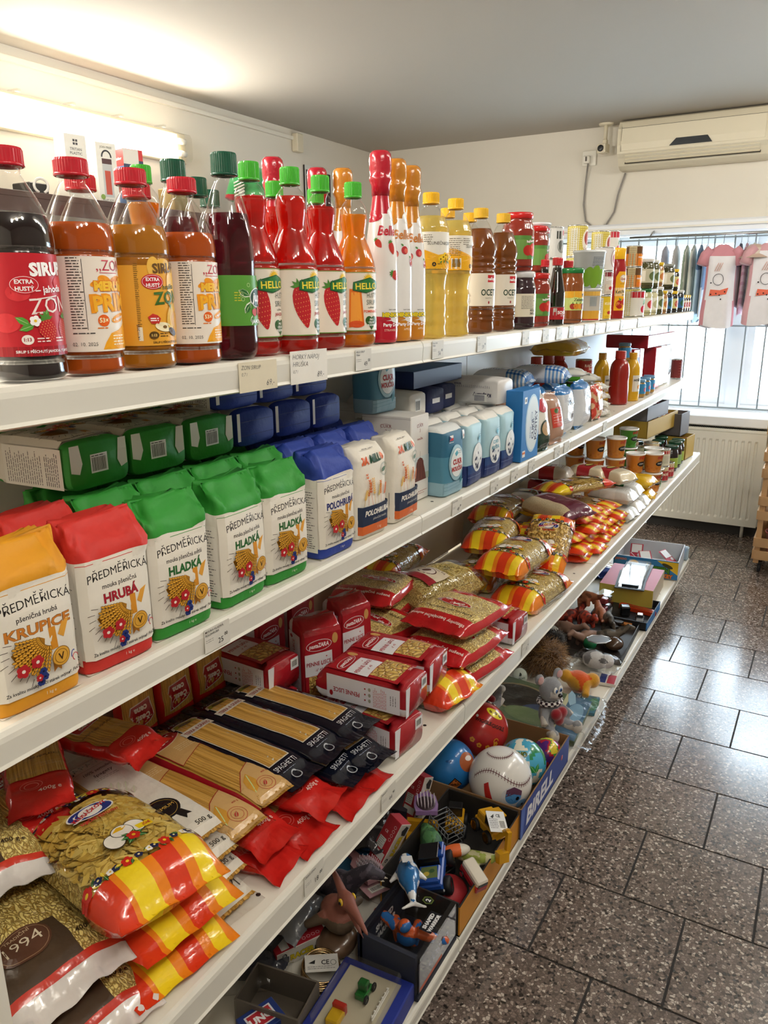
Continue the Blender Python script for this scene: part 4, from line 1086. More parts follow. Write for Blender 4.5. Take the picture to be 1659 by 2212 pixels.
top(k_bel_r,1.308,'red foil topped party drink bottle, first of the three in front',X=-.766,group=PD,turn=-24)
top(k_bel_o,1.370,'orange foil topped party drink bottle beside the red one',X=-.768,group=PD,turn=-26,scale=.985)
top(k_bel_o,1.425,'orange foil topped party drink bottle beside the cooking oil',X=-.766,group=PD,turn=-26,scale=.97)
top(k_bel_r,1.254,'red foil topped party drink bottle behind the half hidden strawberry syrup',X=-.97,group=PD)
top(k_bel_r,1.400,'red foil topped party drink bottle behind the front strawberry syrup',X=-.97,group=PD)
top(k_bel_o,1.434,'orange foil topped party drink bottle in the back row behind the orange syrup',X=-.93,group=PD)
OG = 'sunflower oil bottles'
top(k_oil,1.511,'clear bottle of yellow sunflower oil nearest the party drinks',X=-.765,group=OG,turn=-34)
top(k_oil,1.630,'clear bottle of yellow sunflower oil with its barcode showing, beside the vinegar',X=-.765,group=OG,turn=14)
top(k_oil,1.788,'oil bottle behind the two front oil bottles',X=-.86,group=OG)
top(k_oil,1.918,'oil bottle behind the first vinegar bottle',X=-.86,group=OG)
VG = 'brown vinegar bottles'
top(k_ocet,1.769,'brown vinegar bottle with a yellow cap beside the sunflower oil',X=-.765,group=VG,turn=-34)
top(k_ocet,1.909,'brown vinegar bottle with a yellow cap beside the jars',X=-.765,group=VG,turn=-34)
top(k_ocet,2.182,'brown vinegar bottle behind the second front vinegar bottle',X=-.85,group=VG)
JG = 'jars on the top shelf'
yj = 2.041
top(k_jar_plum,yj,'jar of dark plum jam with a white lid and cream label',X=-.765,group=JG,turn=10)
top(k_jar_tom,yj - .01,'jar of red tomato puree with a red lid on top of the plum jam jar',X=-.772,z=S1 + .147,group=JG,turn=-24)
top(k_jar_tom,2.436,'red lidded jar behind the stacked tomato jar',X=-.868,z=S1 + .147,group=JG)
top(k_jar_plum,2.436,'plum jam jar carrying the red lidded jar in the back row',X=-.868,group=JG)
top(k_jar_tom2,2.175,'slim jar of tomato puree with a red lid and green label',X=-.762,group=JG,turn=-34)
SG = 'soy sauce bottles'
top(k_soy,2.327,'black soy sauce bottle with a red label in the front row',X=-.757,group=SG,turn=-26)
top(k_soy,2.544,'black soy sauce bottle just behind the front one',X=-.792,group=SG)
top(k_soy,2.421,'black soy sauce bottle with its red cap showing behind the slim tomato jar',X=-.83,group=SG)
top(k_soy,2.561,'black soy sauce bottle furthest back under the plum spread tub',X=-.89,group=SG)
top(k_jar_zel,2.490,'jar of pickled vegetables with a dark green lid',X=-.76,group=JG,turn=-34)
yn = 2.499
for i,lb in enumerate(('bottom tub of the plum spread stack','middle tub of the plum spread stack','pale tub of plum spread with plums on its label, high in the stack')): top(k_tub_nova,yn,lb,X=-.885,z=S1 + .1025 * i,group='tubs on the top shelf',turn=-14,scale=(.8,.8,.84))
yt = 2.719
top(k_tub_yel,yt,'white and yellow tub at the bottom of a stack',X=-.775,group='tubs on the top shelf',turn=6)
top(k_tub_nova,yt,'pale tub with a green band on top of the white and yellow tub',X=-.775,z=S1 + .109,group='tubs on the top shelf',turn=52)
CG = 'cans on the top shelf'
yk = 2.718
for i,lb in enumerate(('bottom grey can behind the soy sauce','middle grey can behind the soy sauce','grey can with a red square and a garlic picture, top of its stack')): top(k_grey_can,yk,lb,X=-.905,z=S1 + .104 * i,group=CG,turn=-20,scale=.963)
top(k_grey_can,yk + .12,'grey can half hidden beside the garlic can stack',X=-.96,z=S1,group=CG)
for u_,nm in ((2.984,'first'),(3.305,'second')):
    for i,lv in enumerate(('bottom','middle','top')): top(k_leco,u_,lv + ' checked yellow can with a bowl picture in the ' + nm + ' tall back stack',X=-.9,z=S1 + .112 * i,group=CG,turn=-13)
top(k_champ,3.490,'bottom can of the slim stack with a red topped can',X=-.905,z=S1,group=CG);
for i in range(1,4): top(k_radish if i == 3 else k_champ,3.490,'can ' + ('above the bottom one in the slim back stack','third up in the slim back stack','with a red band at the top of the slim back stack')[i - 1],X=-.905,z=S1 + .082 * i,group=CG)
top(k_pea,3.117,'green pea can at the bottom behind the tub stack',X=-.85,group=CG); top(k_pea,3.117,'green and yellow pea can behind the pale tub',X=-.85,z=S1 + .09,group=CG,turn=-20)
yc = 2.873
for i,(kk,lb) in enumerate(((k_corn,'yellow sweetcorn can at the front edge'),(k_champ,'pale mushroom can on top of the sweetcorn'),(k_round_can,'white can with a red round emblem, top of the sweetcorn stack'))): top(kk,yc,lb,X=-.765,z=S1 + (0,.085,.167)[i],group=CG,turn=-14)
top(k_ketchup,3.045,'red ketchup bottle with a yellow cap on the top shelf',X=-.757,turn=-32)
ym = 3.366
top(k_leco,ym,'checked can at the front beside the ketchup',X=-.775,group=CG,turn=-12); top(k_mand,ym,'mandarin can standing on the checked can',X=-.775,z=S1 + .112,group=CG,turn=-14); top(k_mand,ym,'mandarin can on top of another mandarin can',X=-.775,z=S1 + .195,group=CG,turn=-14)
top(k_radish,3.358,'small can with red radishes on its label',X=-.752,group=CG,turn=-10)
far = [(1389,k_j_green,k_j_pick,'jar with a dark green lid beside the radish can','olive pickle jar stacked on the green lidded jar'),
       (1401,k_j_white,k_j_pick,'pale vegetable jar with a white lid','olive pickle jar stacked on the pale vegetable jar'),
       (1413,k_j_pick,k_j_onion,'gherkin jar with a white lid in the far row','brown onion jar with a label stacked on the gherkin jar'),
       (1425,k_j_onion,None,'onion jar with a yellow lid in the far row',None),
       (1435,k_j_blue,k_j_olive,'jar with a blue label and silver lid','olive jar with a silver lid stacked on the blue-labelled jar'),
       (1449,k_j_choc,k_j_choc,'dark jar with a yellow lid beneath another','dark jar with a yellow lid, top of the last stack'),
       (1463,k_j_blue,None,'narrow blue-labelled jar near the shelf end',None),
       (1471,k_j_pate,None,'small dark spread jar with a yellow lid, third from the shelf end',None),
       (1479,k_j_pate,None,'small dark spread jar with a yellow lid, second from the shelf end',None),
       (1487,k_j_pate,None,'small dark spread jar with a yellow lid, last on the top shelf',None)]
hh = {id(k_j_green): .112,id(k_j_white): .112,id(k_j_pick): .122,id(k_j_onion): .105,id(k_j_blue): .11,id(k_j_choc): .104,id(k_j_pate): .085,id(k_j_olive): .118}
FARY = [3.542,3.653,3.771,3.896,4.005,4.168,4.344 - .03,4.435,4.505,4.575]
for (px,a_,b_,la,lb),y in zip(far,FARY):
    top(a_,y,la,X=-.762,group='far jars on the top shelf',turn=-12)
    if b_: top(b_,y,lb,X=-.765,z=S1 + hh[id(a_)],group='far jars on the top shelf',turn=-12)
for i,(y,kk) in enumerate(((3.62,k_j_pick),(3.75,k_j_white),(3.9,k_j_olive),(4.02,k_j_onion),(4.15,k_j_pick))):
    top(kk,y,('pickle jar','pale jar','olive jar','onion jar','second pickle jar')[i] + ' in the back row near the far end of the top shelf',X=-.86,group='far jars on the top shelf')

# ---------------------------------------------------------------- second shelf: flour, sugar, salt, sauces
def paper_bag(w,d,h,colf,name='flour_bag',cat='flour',front=None,left=None,bottom=None,top=None,seed=1,fold=.82,mat='paper',bulge=.006,crink=.008,body='paper_bag',ridge=.22,front_name='front_print'):
    """a filled paper bag: rounded brick whose top is folded over to a flattened ridge"""
    k = Kind(name,cat); rn = seed * 7.3
    zs = [0,.012,.035,.099,.101,.2,.32,.45,.58,.68,.774,.776,fold,fold + .03,fold + .06,fold + .09,fold + .12,.965,.985,1.0]
    zs = sorted(set(z for z in zs if z <= 1))
    N = 56
    per = []
    for i in range(N):
        a = 2 * PI * (i + .5) / N - PI / 2; c,s_ = math.cos(a),math.sin(a); e = .32
        per.append((math.copysign(abs(c) ** e,c),math.copysign(abs(s_) ** e,s_)))
    def dep(zf):
        if zf < .035: return .93 + .07 * zf / .035
        if zf <= fold: return 1.0
        t_ = (zf - fold) / (1 - fold); return 1 - (1 - ridge) * t_ ** 1.25
    def surf(px,py,zf,noisy=True):
        b = bulge * math.sin(PI * min(1,zf / fold)) if zf < fold else 0
        x = px * w / 2 * (.985 if zf < .02 or zf > .97 else 1); y = py * (d / 2 * dep(zf) + b * (1 - abs(px) ** 2)); z = zf * h
        if zf > fold: y += d * .10 * (zf - fold) / (1 - fold)
        if noisy:
            amp = .0009 + (crink if zf > fold - .05 else 0) * .55
            q = Vector((px * 1.6 + rn,py * 1.3,z * 26 + rn)); nv = noise.noise_vector(q * 1.5)
            if zf > fold - .08:
                n1 = noise.noise(Vector((px * 2.3 + rn,py * 1.7 + 3,z * 30))); n2 = noise.noise(Vector((px * 5 + rn,py * 3,z * 60 + 9)))
                cr = (.35 - abs(n1)) * 1.3 + (.3 - abs(n2)) * .6
                x += cr * crink * .5 * px; y += cr * crink * py; z += cr * crink * (1.2 if zf > fold else .3)
            x += nv.x * amp; y += nv.y * amp * 1.4; z += nv.z * amp * (1 if zf > .1 else 0)
        return (x,y,max(z,0))
    vs = []; fs = []; cs = []
    for zf in zs: vs += [surf(px,py,zf) for px,py in per]
    for j in range(len(zs) - 1):
        zm = (zs[j] + zs[j + 1]) / 2
        for i in range(N):
            i2 = (i + 1) % N; fs.append((j * N + i,j * N + i2,(j + 1) * N + i2,(j + 1) * N + i)); cs.append(colf(zm,per[i][0],per[i][1]))
    o = len(vs); vs.append((0,d * .10,h));
    for i in range(N): fs.append(((len(zs) - 1) * N + i,(len(zs) - 1) * N + (i + 1) % N,o)); cs.append(colf(1,0,0))
    fs.append(tuple(range(N - 1,-1,-1))); cs.append(colf(0,0,0))
    mb = MB(); mb.add(vs,fs,cs,mat); k.part(body,mb)
    def fmap(u,v,lift):
        zf = v / h; px = max(-1,min(1,u / (w / 2)))
        b = bulge * math.sin(PI * min(1,zf / fold)) if zf < fold else 0
        y = -(d / 2 * dep(zf) + b * (1 - abs(px) ** 2)); e = abs(px)
        if e > .86: y += d * .5 * (1 - (1 - ((e - .86) / .14) ** 3.1) ** .32) * .55
        q = Vector((px * 1.6 + rn,-1.3,v * 26 + rn)); nv = noise.noise_vector(q * 1.5)
        return (u + nv.x * .0009,y + nv.y * .0009 * 1.4 - lift - .0012,v)
    if front: mb = MB(); front.put(mb,fmap,'label'); k.part(front_name,mb)
    if left: mb = MB(); left.put(mb,lambda u,v,hh: (-w / 2 - hh - .0016,-u,v),'label'); k.part('side_panel',mb)
    if bottom: mb = MB(); bottom.put(mb,lambda u,v,hh: (u,v,-hh - .0003),'label',flip=True); k.part('bottom_label',mb)
    return k
def wheat_art(a,x,y,s=1.0):
    """a sheaf of ripe ears with poppies and cornflowers, and a gold medal on a ribbon"""
    bx,by = x + .012 * s,y + .021 * s
    a.poly([(bx,by),(bx - .006 * s,by + .004 * s),(bx - .036 * s,by - .006 * s),(bx - .03 * s,by - .02 * s),(bx - .014 * s,by - .032 * s),(bx - .004 * s,by - .02 * s)],'a8721e')
    for e in range(10):
        an = math.radians(172 + e * 9.5); L = (9,10,10,11,10,11,10,10,11,9)[e]
        for q in range(2,L):
            px,py = bx + math.cos(an) * q * .0038 * s,by + math.sin(an) * q * .0038 * s
            for sd in (-1,1):
                ox,oy = -math.sin(an) * .0016 * s * sd,math.cos(an) * .0016 * s * sd
                a.ellipse(px + ox,py + oy,.0029 * s,.0016 * s,'5e3a10',math.degrees(an) + 25 * sd,n=6); a.ellipse(px + ox,py + oy,.0024 * s,.0012 * s,'dba034',math.degrees(an) + 25 * sd,n=6)
        ex,ey = bx + math.cos(an) * L * .0038 * s,by + math.sin(an) * L * .0038 * s
        a.line([(ex,ey),(ex + math.cos(an) * .008 * s,ey + math.sin(an) * .008 * s)],.0006 * s,'3a2810')
    for fx,fy in ((-.018,-.001),(-.004,.004)): a.flower(x + fx * s,y + fy * s,.0068 * s,'b8242c','f0e6d8',5)
    for fx,fy in ((.001,-.008),(-.002,-.019),(.002,-.014)): a.flower(x + fx * s,y + fy * s,.0042 * s,'24367c','10183a',6)
    a.flower(x - .004 * s,y - .013 * s,.004 * s,'b8242c','f0e6d8',5)
    x += .009 * s
    a.poly([(x + .009 * s,y + .006 * s),(x + .017 * s,y + .006 * s),(x + .016 * s,y + .030 * s),(x + .008 * s,y + .030 * s)],'d8902a')
    a.poly([(x + .018 * s,y + .020 * s),(x + .024 * s,y + .015 * s),(x + .033 * s,y + .034 * s),(x + .024 * s,y + .031 * s)],'e0a03a')
    a.poly([(x + .009 * s,y - .006 * s),(x + .009 * s,y - .019 * s),(x + .0135 * s,y - .015 * s),(x + .018 * s,y - .019 * s),(x + .019 * s,y - .005 * s)],'c8822a')
    a.ellipse(x + .0135 * s,y,.0105 * s,.0105 * s,'8a5a14'); a.ellipse(x + .0135 * s,y,.0097 * s,.0097 * s,'d9a23a'); a.ring(x + .0135 * s,y,.0072 * s,.0072 * s,.0006 * s,'8a5a14'); a.text('V',x + .0135 * s,y - .0038 * s,.0076 * s,'3a2410',bold=.02)
def art_flour(name,sub,ncol,tcol):
    a = Art(step=.009)
    a.rect(-.0515,.0185,.0515,.1435,'e9e3d6'); a.rect(-.0515,.1400,.0515,.1408,tcol); a.rect(-.0515,.138,.0515,.1388,'e9e3d6')
    a.text('PŘEDMĚŘICKÁ',.002,.117,.0105,'1c1a18',w=.088,bold=.0,arc=.004)
    a.text(sub,.001,.1065,.0062,'2a2624',w=.062 if len(sub) > 15 else .05,bold=.012)
    a.text(name,.001,.0885,.0118,ncol,w={'HRUBÁ': .05,'HLADKÁ': .058,'KRUPICE': .08,'POLOHRUBÁ': .08}[name],bold=.03,out='4a3a2a',outw=.018)
    wheat_art(a,-.008,.055,1.12)
    a.ring(.043,.041,.0035,.0045,.001,'c8283a',14,0,250); a.ring(.041,.044,.003,.006,.0012,'2a4a9a',12,60,200)
    a.text('Za kvalitu mouky ručí stárek mlýna',-.006,.0235,.0042,'1c1a18',w=.078,bold=.012,rot=-1); a.text('F. Fučík',.041,.024,.004,'1c1a18',shear=.4,rot=10)
    a.text('1 kg e',.008,.0095,.004,'e9e3d6',bold=.0)
    return a
def flour_cols(c): return lambda z,px,py: c if z > .775 or z < .1 else 'e9e3d6'
al = Art(); al.rect(-.03,.012,.026,.128,'efeae0'); al.ring(0,.07,.02,.05,.0004,'555555',4) if False else None; al.smalltext(-.026,.05,.022,.122,16,'5a5652'); al.smalltext(-.026,.018,.022,.045,7,'3a3836')
ab = Art(); ab.poly([(-.05,-.03),(-.034,-.03),(-.030,-.004),(-.036,.01),(-.05,.006)],'e9e3d6'); ab.poly([(.05,-.03),(.036,-.03),(.032,.0),(.038,.012),(.05,.008)],'e9e3d6'); ab.barcode(-.016,-.014,.014,.012); ab.smalltext(-.014,-.0135,.012,-.0105,1,'222222')
FW,FD,FH = .104,.066,.186
def flour(name,sub,ncol,c,seed): return paper_bag(FW,FD,FH,flour_cols(c),front=art_flour(name,sub,ncol,c),left=al,bottom=ab,seed=seed)
k_krup = flour('KRUPICE','pšeničná hrubá','c87a2a','e09a1e',1)
k_hrub = flour('HRUBÁ','mouka pšeničná','a82030','d0322a',2)
k_hlad = flour('HLADKÁ','mouka pšeničná světlá','2a6a34','2f9232',3)
k_hlad2 = flour('HLADKÁ','mouka pšeničná světlá','2a6a34','2f9232',4)
k_polo = flour('POLOHRUBÁ','mouka pšeničná','2a3476','27409a',5)
ab2 = Art(); ab2.line([(-.05,-.012),(.05,-.012)],.0008,'1a2c6a'); ab2.line([(-.05,.012),(.05,.012)],.0008,'1a2c6a'); ab2.poly([(-.052,-.028),(-.044,-.028),(-.044,.02),(-.052,.02)],'e3e0da')
k_polo_l = paper_bag(FW,.062,FH,flour_cols('27409a'),bottom=ab2,left=al,seed=6)
def art_ramill():
    a = Art(step=.009)
    a.text('RA',-.024,.143,.0135,'d8602a',w=.024,bold=.06,shear=.15); a.text('MILL',.008,.1445,.0135,'1e4a34',w=.034,bold=.06,shear=.15,rot=2)
    a.ellipse(.030,.152,.004,.007,'e0703a',20); a.ring(.034,.126,.0125,.0125,.0007,'4a6a5a',24); a.ring(.034,.126,.0105,.0105,.0005,'4a6a5a',24); leaf(a,.026,.122,.016,30,'4a6a5a')
    for x,h_,rt,c_ in ((-.034,.03,75,'e8c070'),(-.022,.045,85,'d8803a'),(-.012,.06,100,'d87040'),(-.002,.05,95,'e8b45a'),(.008,.036,80,'e0c26a'),(.018,.042,95,'d8803a'),(.03,.034,80,'d87a4a')):
        an = math.radians(rt); bx,by = x,.064
        a.line([(bx,by),(bx + math.cos(an) * h_ * .6,by + h_ * .6)],.0009,c_)
        for q in range(7):
            for sd in (-1,1): a.ellipse(bx + math.cos(an) * h_ * (.45 + q * .09) + sd * .0016,by + h_ * (.45 + q * .09),.0028,.0013,c_,rt + 35 * -sd,n=6)
    a.rect(-.05,.026,.05,.064,'22304c'); a.text('POLOHRUBÁ',.004,.045,.0105,'f2ece0',w=.078,bold=.04,shear=.12); a.text('pšeničná mouka',.012,.0345,.005,'e8e2d6',w=.045,bold=-.004,shear=.1)
    a.rect(-.05,.009,.05,.026,'d8692e'); a.text('1 kg',.012,.014,.0055,'f7e0cc',bold=.0)
    for x in (-.02,.0): a.smalltext(x,.166,x + .018,.172,1,'6a6660')
    return a
k_ram = paper_bag(.1,.066,.174,lambda z,px,py: 'e7e1d4',front=art_ramill(),seed=8,fold=.86,ridge=.5,crink=.002)
def art_sugar_box():
    a = Art(step=.012); a.rect(-.0425,.06,.0425,.1,'cfd8d8'); a.rect(-.0425,.045,.0425,.06,'b9c4b0'); a.poly([(-.03,.045),(.03,.045),(.022,.07),(.012,.094),(0,.098),(-.012,.094),(-.022,.07)],'6a3a30')
    for x in (-.016,-.006,.005,.015): a.line([(x,.09),(x * 1.5,.048)],.0016,'8a5244')
    a.line([(.0,.098),(0,.112)],.0008,'555555'); a.text('CUKR',.0,.166,.008,'8a2a2a',bold=-.006); a.text('3',.0,.155,.008,'8a2a2a',bold=-.006); a.ring(0,.166,.013,.009,.0004,'8a2a2a',20,20,200); a.text('moučka',0,.138,.0055,'9a3a3a',bold=.01); a.smalltext(-.035,.012,.035,.022,2,'a85a5a'); return a
k_sbox = Kind('sugar_box','sugar'); mb = MB(); box(mb,.085,.125,.193,'dfdcd6','card',r=.0015); k_sbox.part('carton',mb)
mb = MB(); art_sugar_box().put(mb,on_front(-.0625)); k_sbox.part('front_print',mb)
mb = MB(); a = Art(); a.text('CUKR',0,.166,.008,'8a2a2a',bold=-.006); a.text('3',.0,.155,.008,'8a2a2a',bold=-.006); a.ring(0,.166,.013,.009,.0004,'8a2a2a',20,20,200); a.line([(-.0625,.1875),(.0625,.1875)],.0005,'9a948c'); a.put(mb,on_left(-.0425)); k_sbox.part('side_panel',mb)
def art_icing():
    a = Art(step=.009); a.rect(-.046,.004,.046,.03,'8fb4c4'); a.ellipse(0,.075,.034,.042,'9fc4d0'); a.ellipse(.001,.075,.029,.034,'e6ecec'); a.ring(.001,.075,.029,.034,.0007,'3a6a80')
    a.text('CUKR',.001,.072,.012,'b0302e',w=.04,bold=.05); a.text('MOUČKA',.001,.056,.0105,'b0302e',w=.05,bold=.05); a.poly([(-.012,.098),(.0,.104),(.004,.096),(-.006,.090)],'3a9ab0'); a.smalltext(.004,.094,.022,.102,2,'3a6a80')
    a.poly([(-.03,.128),(-.012,.128),(-.012,.134),(-.03,.134)],'c8282c'); a.poly([(-.03,.134),(-.012,.134),(-.012,.14),(-.03,.14)],'f0f0ee'); a.poly([(-.03,.128),(-.02,.134),(-.03,.14)],'28407a'); a.smalltext(-.031,.121,-.011,.126,1,'eef2f2')
    for i in range(3): a.line([(-.046,.03 - i * .008),(.046,.036 - i * .008)],.0006,'4a7a92')
    a.poly([(.016,.03),(.026,.04),(.03,.03),(.022,.02)],'3a8a9a'); a.rect(.034,.125,.044,.145,'e8ecec'); a.text('a',.039,.13,.008,'a83a4a'); return a
k_icing = paper_bag(.094,.062,.158,lambda z,px,py: ('e2e6e6' if z > .93 else '2f6a88' if z > .55 else '4f8aa4' if z > .2 else '8fb4c4'),name='sugar_bag',cat='sugar',front=art_icing(),seed=11,fold=.9,ridge=.55,crink=.0015,mat='card')
def art_crystal(word):
    a = Art(step=.009); a.rect(-.046,.03,.046,.052,'2c4a80'); a.rect(-.046,.004,.046,.03,'24366e'); a.line([(-.046,.022),(.046,.020)],.0006,'9fb4d0')
    a.ellipse(.004,.066,.034,.036,'e8ecec'); a.ring(.004,.066,.034,.036,.0007,'24305a')
    r = random.Random(4)
    for i in range(26): a.poly([(q := r.uniform(-.02,.024),p := r.uniform(.034,.075)),(q + .008,p + .003),(q + .005,p + .009),(q - .003,p + .006)],r.choice(('33405e','cfd6dc','f2f4f4','4a5670')))
    a.poly([(.008,.112),(.018,.12),(.022,.112),(.014,.104)],'3a9ab0'); a.smalltext(.016,.112,.036,.122,2,'3a6a80')
    if word: a.text('CUKR',.002,.083,.0085,'3a9ab0',bold=.03); a.text(word,.002,.069,.0085,'3a9ab0',w=.046,bold=.03)
    return a
def cc(z,px,py): return 'eceae4' if z > .93 else 'a9cdd8' if z > .3 else '24366e'
k_cry = paper_bag(.096,.062,.158,cc,name='sugar_bag',cat='sugar',front=art_crystal(None),seed=12,fold=.9,ridge=.55,crink=.0015,mat='card')
k_cry2 = paper_bag(.096,.062,.158,cc,name='sugar_bag',cat='sugar',front=art_crystal('KRYSTAL'),seed=13,fold=.9,ridge=.55,crink=.0015,mat='card')
ak = Art(); ak.text('Krupicový',-.004,.018,.0095,'22264a',bold=.03,rot=90,al='l'); ak.smalltext(.010,.02,.018,.13,18,'6a6c80'); ak.barcode(-.026,.03,-.006,.07,'3a3c6a'); ak.text('tereos',.022,.12,.006,'3a3c6a',rot=90)
k_krupc = paper_bag(.094,.066,.175,lambda z,px,py: 'e6e4e2',name='sugar_bag',cat='sugar',left=ak,seed=14,fold=.9,ridge=.6,crink=.0015,mat='card')
abw = Art(); abw.barcode(-.014,-.016,.016,.014)
k_white_l = paper_bag(.09,.06,.17,lambda z,px,py: 'e2ded4',name='sugar_bag',cat='sugar',bottom=abw,seed=15,fold=.9,ridge=.6,crink=.0015)
abd = Art(); abd.rect(-.018,-.006,.022,.006,'e9ebee')
k_dark_l = paper_bag(.09,.062,.17,lambda z,px,py: '1c2858',name='sugar_bag',cat='sugar',bottom=abd,seed=16,fold=.9,ridge=.6,crink=.0015)
k_kost = Kind('sugar_cube_box','sugar'); mb = MB(); box(mb,.125,.05,.196,'2a7ac0','card',r=.001); k_kost.part('carton',mb)
a = Art(step=.012); a.ellipse(.012,.1,.05,.082,'b4d4e8'); a.ellipse(.014,.1,.045,.076,'dce8ee'); a.text('CUKR',.024,.055,.0165,'23305c',w=.06,rot=90,al='l',bold=.03); a.text('KOSTKY',.046,.05,.0165,'23305c',w=.085,rot=90,al='l',bold=.03); a.text('BRIDGE',.002,.06,.007,'3a6aa0',rot=90,al='l'); a.rect(-.05,.16,-.032,.178,'e8eef0'); a.rect(-.045,.165,-.037,.173,'3a3a4a'); a.rect(-.054,.012,-.034,.03,'e8e4e0'); a.rect(-.054,.02,-.034,.026,'e07a3a'); a.ring(.006,.12,.006,.012,.0015,'3a6aa0')
mb = MB(); a.put(mb,on_front(-.025)); k_kost.part('front_print',mb)
k_dbox = Kind('carton','box'); mb = MB(); box(mb,.30,.13,.042,'20305e','card',r=.001,cols=['20305e','20305e','20305e','20305e','2a6aa6','20305e']); k_dbox.part(None,mb)

def lay(front_up=True,turn=0):
    """lying on its back with its bottom towards the aisle"""
    return Rz(turn).to_3x3() @ Matrix(((0,0,-1),(1,0,0),(0,-1,0)))
def putm(k,label,loc,m3,group=None,scale=1.0):
    e = m3.to_euler(); return put(k,label,loc,[math.degrees(v) for v in e],group,scale)
FB = 'flour bags on the second shelf'
XF = -.735 - FD / 2
def fl(k,y,label,row=0,turn=0,z=S2): return put(k,label,(XF - row * .085,y,z),facing(turn),FB)
fl(k_krup,.488,'yellow topped semolina bag at the near end of the flour row',0,-3)
fl(k_krup,.465,'yellow topped semolina bag behind the front semolina bag',1,0)
fl(k_hrub,.605,'red topped coarse flour bag in the front row',0,-4)
fl(k_hrub,.580,'red topped flour bag just behind the front red one',1,2)
fl(k_hlad,.716,'green topped plain flour bag in front, beside the red bag',0,-4)
fl(k_hlad2,.842,'green topped plain flour bag in front, showing its white side panel',0,2)
fl(k_hlad,.952,'green topped plain flour bag in front, beside the blue bag',0,-3)
for i,y in enumerate((.69,.80,.91,1.02)): fl(k_hlad2,y,'green topped flour bag standing in the second row, %s from the near end' % ('first','second','third','fourth')[i],1,1)
for i,y in enumerate((.69,.80,.91,1.03)): fl(k_hlad,y,'hidden flour bag in the third row under the lying bags, %s from the near end' % ('first','second','third','fourth')[i],2,1) if i < 4 else None
fl(k_polo,1.098,'blue topped flour bag with blue wheat lettering in the front row',0,-2)
for i,y in enumerate((1.13,1.24,1.35)): fl(k_polo,y,'blue topped flour bag standing in the second row, %s from the near end' % ('first','second','third')[i],1,1)
for i,y in enumerate((1.14,1.25,1.36)): fl(k_polo,y,'hidden blue flour bag in the third row, %s from the near end' % ('first','second','third')[i],2,1)
for i,(y,kk) in enumerate(((.705,k_hlad),(.815,k_hlad2),(.932,k_hlad))):
    putm(kk,'green flour bag lying down with its barcode to the aisle, %s' % ('nearest of three','middle of three','beside the blue pile')[i],(-.868,y,S2 + .192 + FD / 2),lay(turn=(3,-2,1)[i]),'flour bags lying on their backs')
for i,y in enumerate((1.048,1.158,1.268)):
    putm(k_polo_l,'blue flour bag in the lower layer of the blue pile, %s' % ('beside the green bags','in the middle','with its white side showing')[i],(-.872,y,S2 + .192 + .034),lay(turn=(2,-2,3)[i]),'flour bags lying on their backs')
    putm(k_polo_l,'blue flour bag in the upper layer of the blue pile, %s' % ('nearest','in the middle','furthest')[i],(-.885,y - .03,S2 + .192 + .034 + .066),lay(turn=(-2,2,0)[i]),'flour bags lying on their backs')
put(k_ram,'white flour bag with wheat ears and a navy band, beside the blue bag',(-.77,1.222,S2),facing(-4),FB)
put(k_ram,'white flour bag with wheat ears and a navy band, beside the white carton',(-.77,1.352,S2),facing(2),FB)
put(k_ram,'white flour bag behind the first white wheat bag',(-.845,1.475,S2 + 0) if False else (-.922,1.462,S2),facing(3),FB)
SB = 'sugar cartons'
put(k_sbox,'tall white sugar carton with a bundt cake on its front',(-.845,1.500,S2),facing(0),SB)
put(k_sbox,'white sugar carton behind the bundt cake carton',(-.985,1.545,S2),facing(0),SB) if False else None
put(k_sbox,'white sugar carton half hidden behind the white wheat flour bags',(-1.02,1.485,S2) if False else (-1.025,1.56,S2),facing(0),SB)
GS = 'sugar bags'
put(k_icing,'dark teal icing sugar bag with red lettering in the front row',(-.77,1.592,S2),facing(-3),GS)
put(k_icing,'dark teal icing sugar bag standing up high behind the cartons',(-.905,1.492,S2 + .194) if False else (-.90,1.50,S2 + .1945),facing(-4),GS)
put(k_cry,'pale blue sugar bag with a cup drawing beside the icing sugar',(-.77,1.706,S2),facing(3),GS)
put(k_cry2,'pale blue granulated sugar bag with teal lettering',(-.77,1.822,S2),facing(-2),GS)
put(k_cry,'pale blue sugar bag beside the blue sugar cube box',(-.77,1.925,S2),facing(1),GS)
for i,y in enumerate((1.65,1.76,1.87,1.98)): put(k_cry2,'pale sugar bag in the second row, %s from the cartons' % ('first','second','third','fourth')[i],(-.842,y,S2),facing(0),GS)
for i,y in enumerate((1.69,1.80,1.92)): put(k_cry2,'pale sugar bag in the third row, %s from the cartons' % ('first','second','third')[i],(-.915,y,S2),facing(0),GS)
putm(k_krupc,'white sugar bag with blue side lettering lying on the pale blue bags',(-.775,1.985,S2 + .160 + .035),lay(turn=-4),GS)
putm(k_white_l,'cream sugar bag lying on the sugar row with its barcode to the aisle',(-.86,1.635,S2 + .160 + .033),lay(turn=2),GS)
putm(k_dark_l,'navy sugar bag lying on the sugar row beside the cream one',(-.86,1.732,S2 + .160 + .034),lay(turn=-1),GS)
putm(k_dark_l,'navy sugar bag lying on the sugar row next to the white lettered bag',(-.872,1.83,S2 + .160 + .034),lay(turn=1),GS)
put(k_dbox,'flat navy and blue carton on top of the lying sugar bags',(-.95,1.80,S2 + .160 + .068),facing(2))
put(k_kost,'blue sugar cube box with upright lettering',(-.748,2.055,S2),facing(-2))

